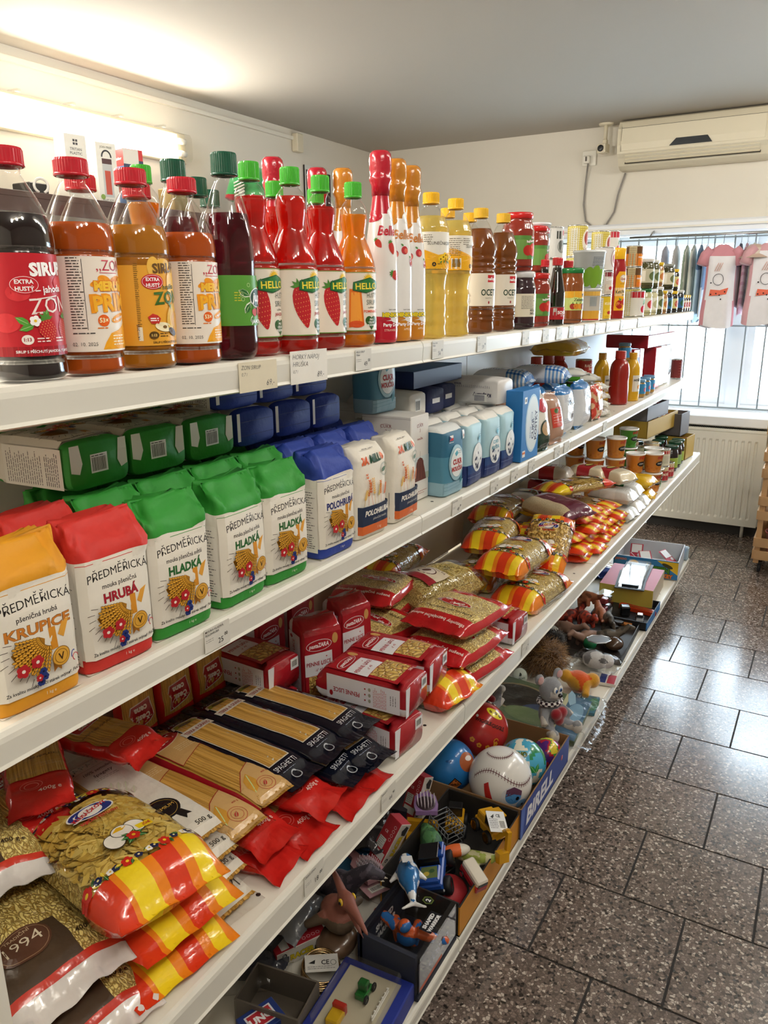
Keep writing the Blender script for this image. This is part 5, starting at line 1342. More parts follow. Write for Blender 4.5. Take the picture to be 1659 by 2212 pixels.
# soft plastic bags standing or lying further along
def pillow(w,l,t,colf,mat='film',seed=1,nu=16,nv=30,fin=.06,flat=.45,crink=.0018,mb=None,sq=2.4,endw=1.0,taper=.12):
    """a sealed pillow pouch lying down: width along x, length along y, base at z = 0; colf(u, v, up) -> colour or (colour, finish)"""
    mb = mb or MB()
    def T_(u,v):
        a = max(0,1 - abs(u) ** sq) ** (1 / sq * 1.15); e = 1 - 2 * fin; q = min(1,abs(v) / e) if e > 0 else 0
        return t / 2 * a * max(0,1 - q ** 5) ** .5
    def wid(v): return w / 2 * (1 - taper * abs(v) ** 3 if abs(v) < 1 - 2 * fin else (1 - taper * (1 - 2 * fin) ** 3) * endw)
    top,bot = [],[]
    for j in range(nv + 1):
        v = -1 + 2 * j / nv
        for i in range(nu + 1):
            u = -1 + 2 * i / nu; x = u * wid(v); y = v * l / 2; h = T_(u,v)
            q = Vector((x * 30 + seed * 3.7,y * 30,seed)); nz = noise.noise_vector(q); amp = crink * (1 + 1.6 * abs(v) ** 4)
            edge = abs(u) == 1 or abs(v) == 1
            zt = h + nz.z * amp * (0.4 if edge else 1); zb = -min(h,t / 2 * flat) - .0006
            if abs(v) > 1 - 2 * fin: zt = nz.x * amp * 1.5 + .0005 + (.002 * math.sin(u * 22) if abs(v) < 1 else 0); zb = zt - .0008
            top.append((x + nz.x * amp * .6,y + nz.y * amp * .6,zt + t / 2 * flat + .001)); bot.append((x + nz.x * amp * .6,y + nz.y * amp * .6,zb + t / 2 * flat + .001))
    W = nu + 1; o = len(top); fs = []; cs = []; ms = []
    for j in range(nv):
        for i in range(nu):
            u = -1 + 2 * (i + .5) / nu; v = -1 + 2 * (j + .5) / nv
            for up in (True,False):
                c = colf(u,v,up); c,m_ = c if isinstance(c,tuple) and isinstance(c[1],str) else (c,mat)
                a,b,c2,d = j * W + i,j * W + i + 1,(j + 1) * W + i + 1,(j + 1) * W + i
                fs.append((a,b,c2,d) if up else (o + d,o + c2,o + b,o + a)); cs.append(c); ms.append(m_)
    for j in range(nv):
        for i,sd in ((0,1),(nu,-1)):
            a,b = j * W + i,(j + 1) * W + i
            fs.append((a,b,o + b,o + a) if sd > 0 else (b,a,o + a,o + b)); c = colf(-sd * .99,-1 + 2 * (j + .5) / nv,True); c,m_ = c if isinstance(c,tuple) and isinstance(c[1],str) else (c,mat); cs.append(c); ms.append(m_)
    mb.add(top + bot,fs,cs,ms)
    def f(u,v,h):        # metres on the top face -> point
        uu = max(-1,min(1,u / max(1e-6,wid(2 * v / l)))); vv = max(-1,min(1,2 * v / l))
        q = Vector((u * 30 + seed * 3.7,v * 30,seed)); nz = noise.noise_vector(q); amp = crink * (1 + 1.6 * abs(vv) ** 4)
        z = T_(uu,vv) + nz.z * amp if abs(vv) <= 1 - 2 * fin else nz.x * amp * 1.5 + .0025
        return (u + nz.x * amp * .6,v + nz.y * amp * .6,z + t / 2 * flat + h + .0021)
    return mb,f
def pouch(name,cat,w,l,t,colf,art=None,**kw):
    k = Kind(name,cat); mb,f = pillow(w,l,t,colf,**kw); k.part('pouch',mb)
    if art: m2 = MB(); art.put(m2,f,'film'); k.part('front_print',m2)
    return k
def stand(turn=0,lean=8):
    """a pouch standing on its end, face to the aisle, leaning back a little"""
    return Rz(90 + turn).to_3x3() @ Rx(90 - lean).to_3x3()
a = Art(step=.01); a.ellipse(0,.045,.03,.02,'c23a4a'); a.rect(-.045,-.075,.045,-.035,'1d3a2c'); a.ellipse(0,-.026,.03,.028,'1d3a2c'); a.ellipse(0,-.024,.024,.02,'b89468')
k_seed = pouch('seed_pouch','pouch',.1,.18,.05,lambda u,v,up: 'e2ddd2' if v > -.4 else '1d3a2c',a,seed=3)
a = Art(step=.01); a.rect(-.036,-.03,.036,.03,'c8402e'); a.ellipse(-.01,.02,.012,.008,'3a6a2a'); a.smalltext(-.03,-.02,.03,.012,4,'f0d8c8')
k_lent = pouch('lentil_pouch','pouch',.1,.16,.05,lambda u,v,up: 'b08a74',a,seed=4)
a = Art(step=.01); a.text('SŮL',.012,.02,.022,'20264a',bold=.05,shear=.15); a.smalltext(-.04,.03,-.01,.055,5,'8a96b4'); a.smalltext(.0,.0,.035,.012,2,'8a96b4'); a.ellipse(.02,-.016,.005,.007,'3a5a8a'); a.smalltext(-.04,-.04,.03,-.02,3,'9aa6c0')
k_salt = pouch('salt_bag','salt',.11,.165,.065,lambda u,v,up: '2f7cc0' if v > .68 or v < -.84 else 'dfe3e8',a,seed=5,fin=.04,taper=.04,sq=3.5)
def gingham(u,v,up):
    if v < -.25:
        s_ = (int((u + 1) * 9) % 2) + (int((v + 1) * 16) % 2); return ('e8eef4','6fa2d8','2560b4')[s_]
    return 'dfe2e8'
a = Art(step=.01); a.smalltext(-.03,.0,.03,.06,7,'5a6ab0',.002)
k_ging = pouch('salt_bag','salt',.105,.2,.075,gingham,a,seed=6,nu=18,nv=32,fin=.03,sq=3.2,taper=.03,mat='film')
def greenp(u,v,up): return ('4fa526' if -.35 < v < .62 else '8cc04a' if .62 <= v < .74 else 'e4e4dc')
a = Art(step=.01)
for x,y in ((-.02,.0),(.012,.02),(.0,-.02)): a.flower(x,y,.011,'8a3a1c','e8c02a',5)
k_grn = pouch('frozen_look_pouch' if False else 'snack_pouch','pouch',.12,.22,.035,greenp,a,seed=7,crink=.004)
def redp(u,v,up): return ('c8402e' if noise.noise(Vector((u * 2,v * 3,1))) > .05 else 'd8b08a')
a = Art(step=.01); a.rect(-.03,-.03,.03,-.01,'c83020'); a.text('KUBÍK',0,-.026,.01,'f4e6d8',bold=.04); a.ellipse(0,.02,.028,.02,'e0b888'); a.ellipse(-.01,.0,.012,.01,'b03a2a')
k_redp = pouch('spice_pouch','pouch',.11,.13,.03,redp,a,seed=8,crink=.004)
k_yelp = pouch('snack_pouch','pouch',.19,.32,.08,lambda u,v,up: 'd8a81e' if abs(v) > .35 else 'd9d2b8',None,seed=9,crink=.003)
GP = 'pouches along the second shelf'
putm(k_seed,'dark green and white pouch of seeds beside the sugar cube box',(-.762,2.19,S2 + .084),stand(-6,10),GP)
putm(k_lent,'clear pouch with a red label between the seeds and the salt',(-.765,2.33,S2 + .075),stand(-8,12),GP)
GT = 'salt bags'
putm(k_salt,'white salt bag with a blue top, nearer of the standing pair',(-.785,2.475,S2 + .08),stand(-4,3),GT)
putm(k_salt,'white salt bag with a blue top, further of the standing pair',(-.78,2.66,S2 + .08),stand(-2,3),GT)
putm(k_salt,'white salt bag behind the nearer standing one',(-.862,2.44,S2 + .08),stand(0,3),GT)
putm(k_salt,'white salt bag behind the further standing one',(-.862,2.60,S2 + .08),stand(0,3),GT)
putm(k_ging,'blue and white checked bag lying on the standing salt bags',(-.865,2.535,S2 + .166),Rz(96).to_3x3(),GT)
putm(k_ging,'blue and white checked bag behind the other checked bag',(-.96,2.40,S2 + .166) if False else (-.93,2.36,S2 + .166),Rz(92).to_3x3(),GT)
putm(k_lent,'pouch holding up the checked bag at the back',(-.92,2.33,S2 + .075),stand(0,3),GP)
for i in range(6):
    putm(k_grn,'green and white snack pouch, %s of the pile by the salt' % ('bottom','second','third','fourth','fifth','topmost')[i],(-.845 - (.03 if i > 3 else .0),2.98 - .015 * i - (.16 if i == 5 else 0),S2 + .0335 * i),Rz(96 + (4,-6,8,-3,6,14)[i]).to_3x3(),'green snack pouches')
for i,(x,y,z,rt) in enumerate(((-.765,2.86,.045,0),(-.768,2.85,.008,20))):
    putm(k_redp,('red and tan spice pouch leaning on the green pouches','red spice pouch lying in front of the green pouches')[i],(x,y,S2 + (.066 if i == 0 else 0)),(stand(-4,6) if i == 0 else Rz(80).to_3x3()),GP) if i == 0 else None
putm(k_yelp,'big yellow pouch lying on the red bottles at the back',(-.965,3.06,S2 + .222),Rz(4).to_3x3(),GP)
k_rbot = Kind('sauce_bottle','bottle'); mb = MB(); lathe(mb,smooth_prof([(0,.002),(.034,0),(.04,.006),(.041,.06),(.039,.1),(.041,.13),(.036,.165),(.022,.185),(.02,.19),(.02,.191)],3),24,'9a2018','gloss'); k_rbot.part('body',mb); mb = MB(); cap(mb,.022,.188,.221,'b02a20'); k_rbot.part('cap',mb)
k_ybot = Kind('sauce_bottle','bottle'); mb = MB(); lathe(mb,smooth_prof([(0,.002),(.03,0),(.034,.006),(.034,.12),(.03,.15),(.016,.175),(.014,.18),(.014,.181)],3),22,'d8a81e','gloss'); k_ybot.part('body',mb); mb = MB(); a = Art(); a.rect(-.03,.04,.03,.11,'e8e4d6'); a.text('HOŘČICE',.002,.085,.009,'222222',bold=.04); a.ellipse(.004,.06,.01,.01,'e08a2a'); a.put(mb,on_cyl(.0345),'gloss'); k_ybot.part('label',mb); mb = MB(); cap(mb,.0165,.178,.205,'d8a020'); k_ybot.part('cap',mb)
a = Art(); a.rect(-.1,.005,.1,.088,'a8322c'); a.text('RAJČATA',.004,.064,.011,'f0dccc',bold=.03); a.text('PROT',.006,.05,.009,'f0dccc',bold=.03)
for i in range(5): a.ellipse(-.02 + i * .011,.022 + (i % 2) * .012,.009,.008,'d8a090')
k_rcan = can(.034,.094,'a8322c',a)
put(k_rbot,'red sauce bottle with a red cap in the front row',(-.795,3.345,S2),facing(0),'red sauce bottles')
for i,(x,y) in enumerate(((-1.0,2.88),(-1.0,3.02),(-1.0,3.16))): put(k_rbot,'red sauce bottle behind the green pouches, %s from the salt' % ('first','second','third')[i],(x,y,S2),facing(0),'red sauce bottles')
put(k_rcan,'small red tomato can standing under the top one',(-.925,3.26,S2),facing(-20),'red tomato cans'); put(k_rcan,'small red tomato can on top of another, beside the red sauce bottle',(-.925,3.26,S2 + .094),facing(-20),'red tomato cans')
put(k_ybot,'yellow mustard bottle with a white label in the front row',(-.775,3.49,S2),facing(-20),'mustard bottles'); put(k_ybot,'yellow mustard bottle behind the red sauce bottle',(-.89,3.42,S2),facing(0),'mustard bottles')
a = Art(); a.rect(-.05,.02,.05,.06,'3a8ac0'); a.ellipse(.0,.034,.01,.009,'c8342c'); a.ellipse(.012,.045,.007,.006,'e0c030'); leaf(a,.006,.04,.01,60)
k_baby = jar(.028,.08,'a8803a','6a9ac0',(.016,.056),'3a8ac0',a,lid_h=.012)
BJ = 'baby food jars with blue lids'
for i,(y,z) in enumerate(((3.62,0),(3.70,0),(3.79,0),(3.70,.08),(3.66,.08 * 2))):
    pass
for i,(x,y,z) in enumerate(((-.768,3.62,0),(-.768,3.72,0),(-.768,3.82,0),(-.84,3.60,0),(-.84,3.60,.08),(-.84,3.60,.16))):
    put(k_baby,('blue lidded baby food jar in front, nearest the mustard','blue lidded baby food jar in front, middle one','blue lidded baby food jar in front of the red rice pack','blue lidded jar at the bottom of the stack of three','blue lidded jar in the middle of the stack of three','blue lidded jar on top of the stack of three')[i],(x,y,S2 + z),facing(-15),BJ)
def ricebox(col):
    k = Kind('rice_box','box'); mb = MB(); box(mb,.1,.06,.2,col,'gloss',r=.004); k.part('carton',mb)
    a = Art(); a.rect(-.034,.11,.034,.16,'22306c'); a.text('Rýže',0,.132,.014,'ffffff',bold=.03,shear=.2); a.smalltext(-.02,.118,.02,.126,1,'ffffff'); a.smalltext(-.03,.03,.03,.1,8,'e8a09a'); mb = MB(); a.put(mb,on_front(-.03)); k.part('front_print',mb); return k
k_rice = ricebox('a8242e'); k_wbox = ricebox('dcdcdc')
k_wbox.parts = k_wbox.parts[:1]
RB = 'rice boxes at the far end of the second shelf'
put(k_rice,'red rice box with a navy square, nearest the jars',(-.86,3.82,S2),facing(-6),RB)
put(k_rice,'red rice box with a navy square, second from the jars',(-.80,4.01,S2),facing(-4),RB)
put(k_wbox,'white box beside the red rice boxes',(-.80,4.13,S2),facing(-2),RB); put(k_wbox,'white box at the end of the rice boxes',(-.80,4.25,S2),facing(-2),RB)
k_tray = Kind('red_carton','box'); mb = MB(); box(mb,.52,.2,.062,'a0222c','gloss',r=.004); k_tray.part(None,mb)
put(k_tray,'flat red carton lying across the rice boxes',(-.872,4.08,S2 + .202),facing(-3),'flat red cartons'); put(k_tray,'flat red carton at the back beyond the sauce bottles',(-.98,3.72,S2 + .0),facing(0),'flat red cartons');
k_gold = pouch('coffee_pouch','pouch',.1,.25,.06,lambda u,v,up: ('6a5520' if v > .5 else '3a2c14','foil'),None,seed=12,sq=3)
putm(k_gold,'dark gold foil coffee pouch standing by the window',(-.83,4.42,S2 + .127),stand(-10,2),GP)
a = Art(); a.rect(-.09,.005,.09,.1,'7a2a2a'); a.smalltext(-.02,.02,.02,.09,5,'c89a8a'); k_lcan = can(.03,.105,'7a2a2a',a)
put(k_lcan,'slim dark red can at the very end of the second shelf',(-.772,4.545,S2),facing(-20),'red tomato cans')

# ---------------------------------------------------------------- third shelf: pasta, rice, tubs
def strands(mb,f,w,l,n,rad,col,L,curl,seed,lift=-.002,ring=4,mat='gloss',fillv=.8,fillu=.86):
    """loose strands lying over the surface f (metres on the top face -> point)"""
    r = random.Random(seed); cl = col if isinstance(col,list) else [col]
    for _ in range(n):
        u = r.uniform(-w / 2 * fillu,w / 2 * fillu); v = r.uniform(-l / 2 * fillv,l / 2 * fillv); a = r.uniform(0,2 * PI); k_ = r.uniform(-curl,curl); ll = L * r.uniform(.6,1.2); pts = []; lf = lift * r.random()
        for i in range(6):
            pts.append(f(max(-w / 2 * .93,min(w / 2 * .93,u)),max(-l / 2 * .86,min(l / 2 * .86,v)),lf)); u += math.cos(a) * ll / 5; v += math.sin(a) * ll / 5; a += k_
        tube(mb,pts,rad,r.choice(cl),mat,ring,cap=False)
def ribbons(mb,f,w,l,n,seed):
    r = random.Random(seed)
    for _ in range(n):
        u = r.uniform(-w / 2 * .8,w / 2 * .8); v = r.uniform(-l / 2 * .66,l / 2 * .66); a = r.uniform(0,2 * PI); k_ = r.uniform(-.5,.5); ll = r.uniform(.03,.07); wd = r.uniform(.008,.012); tw = r.uniform(-.9,.9); vs = []; fs = []
        for i in range(8):
            c = Vector(f(max(-w / 2 * .9,min(w / 2 * .9,u)),max(-l / 2 * .72,min(l / 2 * .72,v)),-.003 * abs(tw)))
            d = Vector((-math.sin(a),math.cos(a),0)); e = d * math.cos(tw) + Vector((0,0,1)) * math.sin(tw); vs += [c - e * wd / 2,c + e * wd / 2]; u += math.cos(a) * ll / 7; v += math.sin(a) * ll / 7; a += k_; tw *= .93
        o = 0; fs = [(2 * i,2 * i + 1,2 * i + 3,2 * i + 2) for i in range(7)]
        q = vs + [p - Vector((0,0,.0012)) for p in vs]; fs += [(16 + b,16 + a_,16 + d_,16 + c_) for a_,b,c_,d_ in [(x[0],x[1],x[2],x[3]) for x in fs]]
        mb.add(q,fs,r.choice(('d8b85a','e2c66e','cda84a')),'gloss',None,True)
STR = ('d63a1c','d63a1c','e8831e','efd024','efd024','e8831e')
def stripe_col(edge):
    def f(u,v,up):
        if abs(v) > edge + .07 * (1 - u * u) - .05: return (STR[int((u + 1.02) * 5.9 + (3 if v > 0 else 0)) % 6],'film')
        return ('ffffff','wrap')
    return f
def garland(a,w,l,edge,s=1.0,seed=1):
    r = random.Random(seed)
    for sg in (-1,1):
        for i in range(22):
            u = -w / 2 * .92 + w * .92 * i / 21; vv = sg * (edge + .07 * (1 - (2 * u / w) ** 2) - .05) * l / 2 - sg * .004
            k_ = i % 7
            if k_ == 0: a.flower(u,vv,.008 * s,'c4281e','e8c02a',5)
            elif k_ in (2,5): a.flower(u,vv,.0055 * s,'20284e','e8d8a0',5)
            elif k_ == 4: a.flower(u,vv,.005 * s,'eeeae0','d8b02a',5)
            else: leaf(a,u,vv,.010 * s,r.uniform(0,360),'2f5a26'); leaf(a,u,vv,.009 * s,r.uniform(0,360),'e0c030')
def pasta_logo(a,x,y,s=1.0,rot=0):
    a.ellipse(x,y,.036 * s,.017 * s,'eeeae2'); a.ellipse(x,y,.0335 * s,.015 * s,'24387e'); a.ellipse(x,y,.018 * s,.013 * s,'eeeae2'); a.poly([(x - .034 * s,y - .012 * s),(x - .028 * s,y - .014 * s),(x + .034 * s,y + .011 * s),(x + .030 * s,y + .013 * s)],'eeeae2')
    a.text('KLUSÁČKOVY',x,y - .003 * s,.0078 * s,'b8282c',w=.062 * s,rot=16,bold=.05); a.text('VAJEČNÉ TĚSTOVINY',x + .002,y - .026 * s,.0065 * s,'b8282c',w=.06 * s,bold=.05)
def eggs(a,x,y,s=1.0):
    for ex,ey,rx,ry in ((-.018,-.004,.013,.016),(.018,.008,.014,.015),(.0,.008,.014,.014)): a.ellipse(x + ex * s,y + ey * s,rx * s * 1.08,ry * s * 1.08,'3a3430'); a.ellipse(x + ex * s,y + ey * s,rx * s,ry * s,'ece6da')
    a.poly([(x - .012 * s,y + .012 * s),(x - .002 * s,y + .02 * s),(x + .01 * s,y + .016 * s),(x + .002 * s,y + .01 * s)],'e8b41e')
    for rt in (20,60,130,170,220,330): leaf(a,x + .004 * s,y - .014 * s,.017 * s,rt,'2f6a34')
    a.flower(x + .004 * s,y - .014 * s,.009 * s,'c8281e','e8b02a',5); a.rect(x + .018 * s,y - .004 * s,x + .04 * s,y + .008 * s,'f0d020'); a.text('VAJEČNÉ',x + .029 * s,y - .0005,.0052 * s,'b8282c',w=.019 * s,bold=.04)
def striped_bag(kind,w=.16,l=.29,t=.085,seed=1,edge=.56,n=230):
    k = Kind('pasta_bag','pasta'); a = Art(step=.012,gap=.00008,base=.0008)
    mb,f = pillow(w,l,t,stripe_col(edge),seed=seed,nu=22,nv=34,crink=.0022,sq=2.6,fin=.045,taper=.1); k.part('film',mb)
    garland(a,w,l,edge,1.0,seed); pasta_logo(a,-.002,.045,.95); eggs(a,.0,-.042,1.0)
    m2 = MB(); a.put(m2,f,'film'); k.part('print',m2)
    mm = {'tag': 'noodles','verm': 'vermicelli','shell': 'shells','far': 'noodles'}[kind]
    m3,g = pillow(w * .95,l * .80,t * (.80 if kind == 'tag' else .93),lambda u,v,up: ('d8b45a',mm),seed=seed,crink=.0015,sq=2.6,fin=.001,taper=.02)
    for i,p in enumerate(m3.v): m3.v[i] = (p[0],p[1],p[2] + t * .03)
    g2 = lambda u,v,h: (lambda p: (p[0],p[1],p[2] + t * .03))(g(u,v,h))
    if kind == 'verm': strands(m3,g2,w * .95,l * .72,n,.0009,['dcc06a','e6cf80','c9a850'],.06,.7,seed)
    elif kind == 'tag': ribbons(m3,lambda u,v,h: g2(u,v,h + .004),w * .95,l * .78,240,seed)
    elif kind == 'shell': strands(m3,g2,w * .95,l * .72,90,.0045,['cfa95a','dab768'],.014,.9,seed,ring=6)
    k.part('pasta',m3)
    return k
k_tag = striped_bag('tag',.175,.31,.095,1,.60); k_vermi = striped_bag('verm',.15,.29,.095,2); k_vermi2 = striped_bag('verm',.15,.29,.09,3); k_shell = striped_bag('shell',.15,.27,.085,4); k_strf = striped_bag('far',.15,.26,.062,5,.5); k_strf2 = striped_bag('far',.15,.25,.06,6,.48)
def rot(z,x=0,y=0): return (Rz(z) @ Ry(y) @ Rx(x)).to_3x3()
AIS = 90                     # long axis across the shelf, near end to the aisle
PG = 'pasta bags on the third shelf'
# nearest pile
putm(k_tag,'ribbon noodle bag with striped ends, topmost of the near pile',(-.775,.580,S3 + .098),rot(80,-4,2),PG)
putm(k_tag,'ribbon noodle bag second from the top of the near pile',(-.78,.600,S3 + .052),rot(84,0,0),PG,(1,1,.55))
putm(k_tag,'ribbon noodle bag at the bottom of the near pile',(-.775,.585,S3 + .002),rot(82),PG,(1,1,.52))
def c1994(u,v,up):
    if v < -.80: return 'd8d2cc'
    if v < -.70: return 'c83a2a'
    if u < .35 and v < -.2: return '4a3a2c'
    return ('c8a860','vermicelli') if v < .7 else 'c83a2a'
a = Art(step=.012); a.ellipse(-.02,-.045,.032,.028,'5a3a2c'); a.ring(-.02,-.045,.029,.025,.0008,'9a7a5a'); a.text('1994',-.02,-.052,.018,'d8cbb0',bold=-.006); a.text('TRADIČNÍ',-.02,-.03,.005,'b49a78'); a.text('400 g e',.045,-.078,.007,'3a2c20')
k_1994 = pouch('pasta_bag','pasta',.16,.27,.06,c1994,a,seed=21,nu=24,nv=30,crink=.004,fin=.08)
putm(k_1994,'brown and white pasta bag with 1994 on it, upper one at the near corner',(-.80,.455,S3 + .064),rot(82,0,0),PG)
putm(k_1994,'brown and white pasta bag with 1994 on it, lower one at the near corner',(-.765,.46,S3 + .002),rot(84),PG)
putm(k_1994,'brown and white pasta bag at the back of the near corner',(-.95,.455,S3 + .11) if False else (-.945,.47,S3 + .13),rot(76),PG)

def long_pack(name,colf,art,w=.088,l=.345,t=.032,seed=1,crink=.0012,fin=.07,mat='film',cat='spaghetti'):
    return pouch(name,cat,w,l,t,colf,art,seed=seed,nu=18,nv=36,crink=crink,fin=fin,sq=4.5,taper=.05,mat=mat,flat=.6)
a = Art(step=.012); a.rect(-.039,-.15,.039,.15,'d5cfc2'); a.text('JAPAVO',0,.118,.017,'3a3834',w=.07,bold=-.008); a.line([(-.034,.110),(.034,.110)],.0007,'7a6a4a'); a.text('100% semolina',0,.094,.0075,'5a5650',w=.052,shear=.2); a.text('špagety',0,.080,.008,'5a5650',shear=.2); a.smalltext(-.02,.064,.02,.072,2,'8a8478')
for i in range(7): leaf(a,-.02 + (i % 3) * .008,.03 - i * .007,.02,60,'c9c2b2')
a.ellipse(-.004,-.07,.027,.026,'17171a'); a.ring(-.004,-.07,.0225,.0215,.0006,'c9a24a'); a.text('PREMIUM',-.004,-.074,.007,'c9a24a',bold=.0); a.poly([(-.02,-.09),(-.006,-.092),(-.014,-.115),(-.02,-.106),(-.028,-.108)],'17171a'); a.poly([(.0,-.092),(.014,-.09),(.02,-.108),(.012,-.106),(.006,-.114)],'17171a'); a.text('500 g',.02,-.135,.0085,'3a3834')
k_jap = long_pack('spaghetti_pack',lambda u,v,up: ('ffffff','wrap') if abs(v) > .87 else ('c9a25a','spaghetti'),a,seed=31)
a = Art(step=.012); a.rect(-.036,-.16,.036,.16,'b88a4a','spaghetti'); a.poly([(-.036,.02),(.036,.05),(.036,.155),(-.036,.155)],'c49c62'); a.line([(-.036,.02),(.036,.05),(.036,.152),(-.036,.152),(-.036,.02)],.0013,'9a1c24')
a.ellipse(-.004,.105,.041,.018,'d8c8a8',18); a.ellipse(-.004,.105,.039,.0165,'9a1c24',18); a.text('ideál',-.004,.097,.0165,'f0e6d8',bold=.04,shear=.2,rot=16); a.smalltext(-.01,.055,.03,.075,4,'ddc9a0')
a.poly([(-.036,-.155),(.036,-.155),(.036,-.06),(.0,-.075),(-.036,-.11)],'c8a26a'); a.line([(-.036,-.11),(0,-.075),(.036,-.06)],.0013,'9a1c24'); leaf(a,-.02,-.13,.05,65,'c8943a'); a.ring(.008,-.125,.015,.015,.0008,'b0443a'); a.ring(.008,-.125,.010,.010,.0007,'b0443a'); leaf(a,.002,-.13,.014,50,'b0443a'); a.text('400 g',.026,-.105,.004,'9a1c24')
k_ide = long_pack('spaghetti_pack',lambda u,v,up: ('ffffff','wrap') if abs(v) > .9 else ('a81c28' if abs(u) > .86 or v > .83 else ('c9a25a','spaghetti')),a,seed=32)
a = Art(step=.012); a.poly([(-.03,.112),(.03,.112),(.026,.124),(.0,.13),(-.026,.124)],'d8d2c4'); a.rect(-.026,-.11,.026,.112,'cfcabb'); a.rect(-.024,-.108,.024,.11,'c99a48','spaghetti'); a.poly([(-.026,.11),(.026,.11),(.022,.122),(-.022,.122)],'8a8a2a'); a.ellipse(0,.115,.016,.004,'4a3a14')
a.rect(-.034,.074,.034,.093,'d8d2c4'); a.rect(-.033,.075,.033,.092,'cfc7b8'); a.text('TERRA di GRANO',0,.078,.0095,'8a1c22',w=.058,bold=.02); a.text('SPAGHETTI',0,-.128,.0115,'d8dade',w=.052,bold=-.006); a.smalltext(-.02,-.137,.02,-.132,1,'7a8090'); a.ring(.0,-.148,.009,.009,.002,'a9adb4'); a.text('LA TRADIZIONE',.0,.14,.004,'9aa0aa')
k_blk = long_pack('spaghetti_pack',lambda u,v,up: ('0e1220' if abs(v) < .985 else '1a2234'),a,seed=33,crink=.0014,fin=.09)
a = Art(step=.012); a.rect(-.038,-.075,.038,.09,'b08440','spaghetti'); a.poly([(-.026,.03),(.024,.034),(.028,.05),(.022,.06),(.026,.085),(-.02,.078),(-.032,.07),(-.028,.045)],'d8d0c8'); a.poly([(-.024,.032),(.022,.036),(.026,.05),(.020,.06),(.024,.083),(-.018,.076),(-.030,.069),(-.026,.045)],'a01a20'); a.text('česká',0,.058,.0125,'ece4dc',bold=.04); a.text('cena',0,.041,.0125,'ece4dc',bold=.04); a.text('KVALITA BEZ PŘÍPLATKU',0,.004,.0075,'2a2218',w=.07,bold=.0)
a.ring(-.01,-.1,.014,.014,.0008,'e8786a'); a.ring(-.01,-.1,.009,.009,.0012,'e8786a'); a.text('400g e',.012,-.125,.0085,'f0c8bc')
k_ces = long_pack('spaghetti_pack',lambda u,v,up: 'c4241e',a,seed=34,crink=.0035,fin=.11)
SPG = 'spaghetti packs on the third shelf'
for i,(y,x) in enumerate(((.775,-.80),(.868,-.79),(.96,-.785),(1.05,-.785))): putm(k_ces,'red spaghetti pack on the shelf under the top packs, %s' % ('first from the near pile','second from the near pile','third from the near pile','beneath the black packs')[i],(x,y,S3 + .002),rot(AIS + (6,-3,4,-8)[i]),SPG)
for i,(y,x) in enumerate(((.80,-.815),(.89,-.80))): putm(k_ces,'red spaghetti pack in the second layer, %s' % ('under the tan packs','beside the black packs')[i],(x,y,S3 + .036),rot(AIS + (-4,7)[i]),SPG)
putm(k_ide,'tan spaghetti pack with a red oval emblem, the upper of two',(-.845,.842,S3 + .071),rot(AIS - 3),SPG)
putm(k_ide,'tan spaghetti pack with a red oval emblem, half under the white paper pack',(-.835,.755,S3 + .068),rot(AIS - 1),SPG)
putm(k_jap,'white labelled spaghetti pack with a black rosette, top of its stack',(-.850,.690,S3 + .100),rot(AIS - 6,0,0),SPG)
for i in range(2): putm(k_jap,'white labelled spaghetti pack, %s in the stack by the noodle bags' % ('second','third')[i],(-.83 + .012 * i,.690 - .004 * i,S3 + .067 - .0325 * i),rot(AIS - 4 + 3 * i),SPG)
putm(k_jap,'white labelled spaghetti pack at the bottom with its name at the aisle end',(-.800,.690,S3 + .001),rot(AIS + 174),SPG)
for i,(y,x) in enumerate(((.902,-.845),(.988,-.84),(1.072,-.835))): putm(k_blk,'black spaghetti pack with a long window, %s of the three on top' % ('nearest','middle','furthest')[i],(x,y,S3 + .071 + (.004 if i else .002)),rot(AIS - 2 + i),SPG)
for i,(y,x) in enumerate(((.985,-.80),(1.068,-.79))): putm(k_blk,'black spaghetti pack in the lower layer, %s' % ('nearer','further')[i],(x,y,S3 + .036),rot(AIS + (5,-7)[i]),SPG)
for i,(x,y,z,rz) in enumerate(((-.955,.60,.172,60),(-.955,.72,.16,100),(-.955,.56,.14,82))): putm(k_ces,'red spaghetti pack lying at the back, %s' % ('with its name facing out','beside the one with its name facing out','under the near pile')[i],(x,y,S3 + z),rot(rz),SPG,(1,.62,1))
for i,y in enumerate((.86,.955,1.05)): putm(k_ces,'red spaghetti pack standing against the back panel, %s' % ('nearest','middle','furthest')[i],(-1.055,y,S3 + .176),(Rz(90 + 180) @ Rx(-84)).to_3x3(),SPG)

# penne in red and white block bags
def art_penne():
    a = Art(step=.01); a.rect(-.043,.02,.043,.185,'a31c26'); a.rect(-.043,.085,.02,.135,'dcdce0'); a.ellipse(-.01,.152,.03,.0125,'d8d0d0'); a.ellipse(-.01,.152,.0285,.0112,'a31c26'); a.text('pastaZARA',-.01,.148,.009,'f0e8e8',w=.046,bold=.03,shear=.15); a.text('PENNE LISCE',-.012,.108,.009,'a32030',w=.056,bold=.02); a.text('N° 47',-.012,.095,.005,'a32030')
    a.rect(-.036,.03,.036,.084,'c8a058','shells'); a.text('500 g',.026,.022,.006,'f0e0d8'); a.ellipse(.028,.16,.007,.012,'c89a5a'); return a
ap = Art(); ap.rect(-.026,.012,.026,.175,'dcdce4'); ap.ellipse(-.014,.165,.006,.004,'a31c26'); ap.text('PENNE LISCE',.0,.1,.0095,'a32030',w=.06,bold=.02,rot=90,al='l')
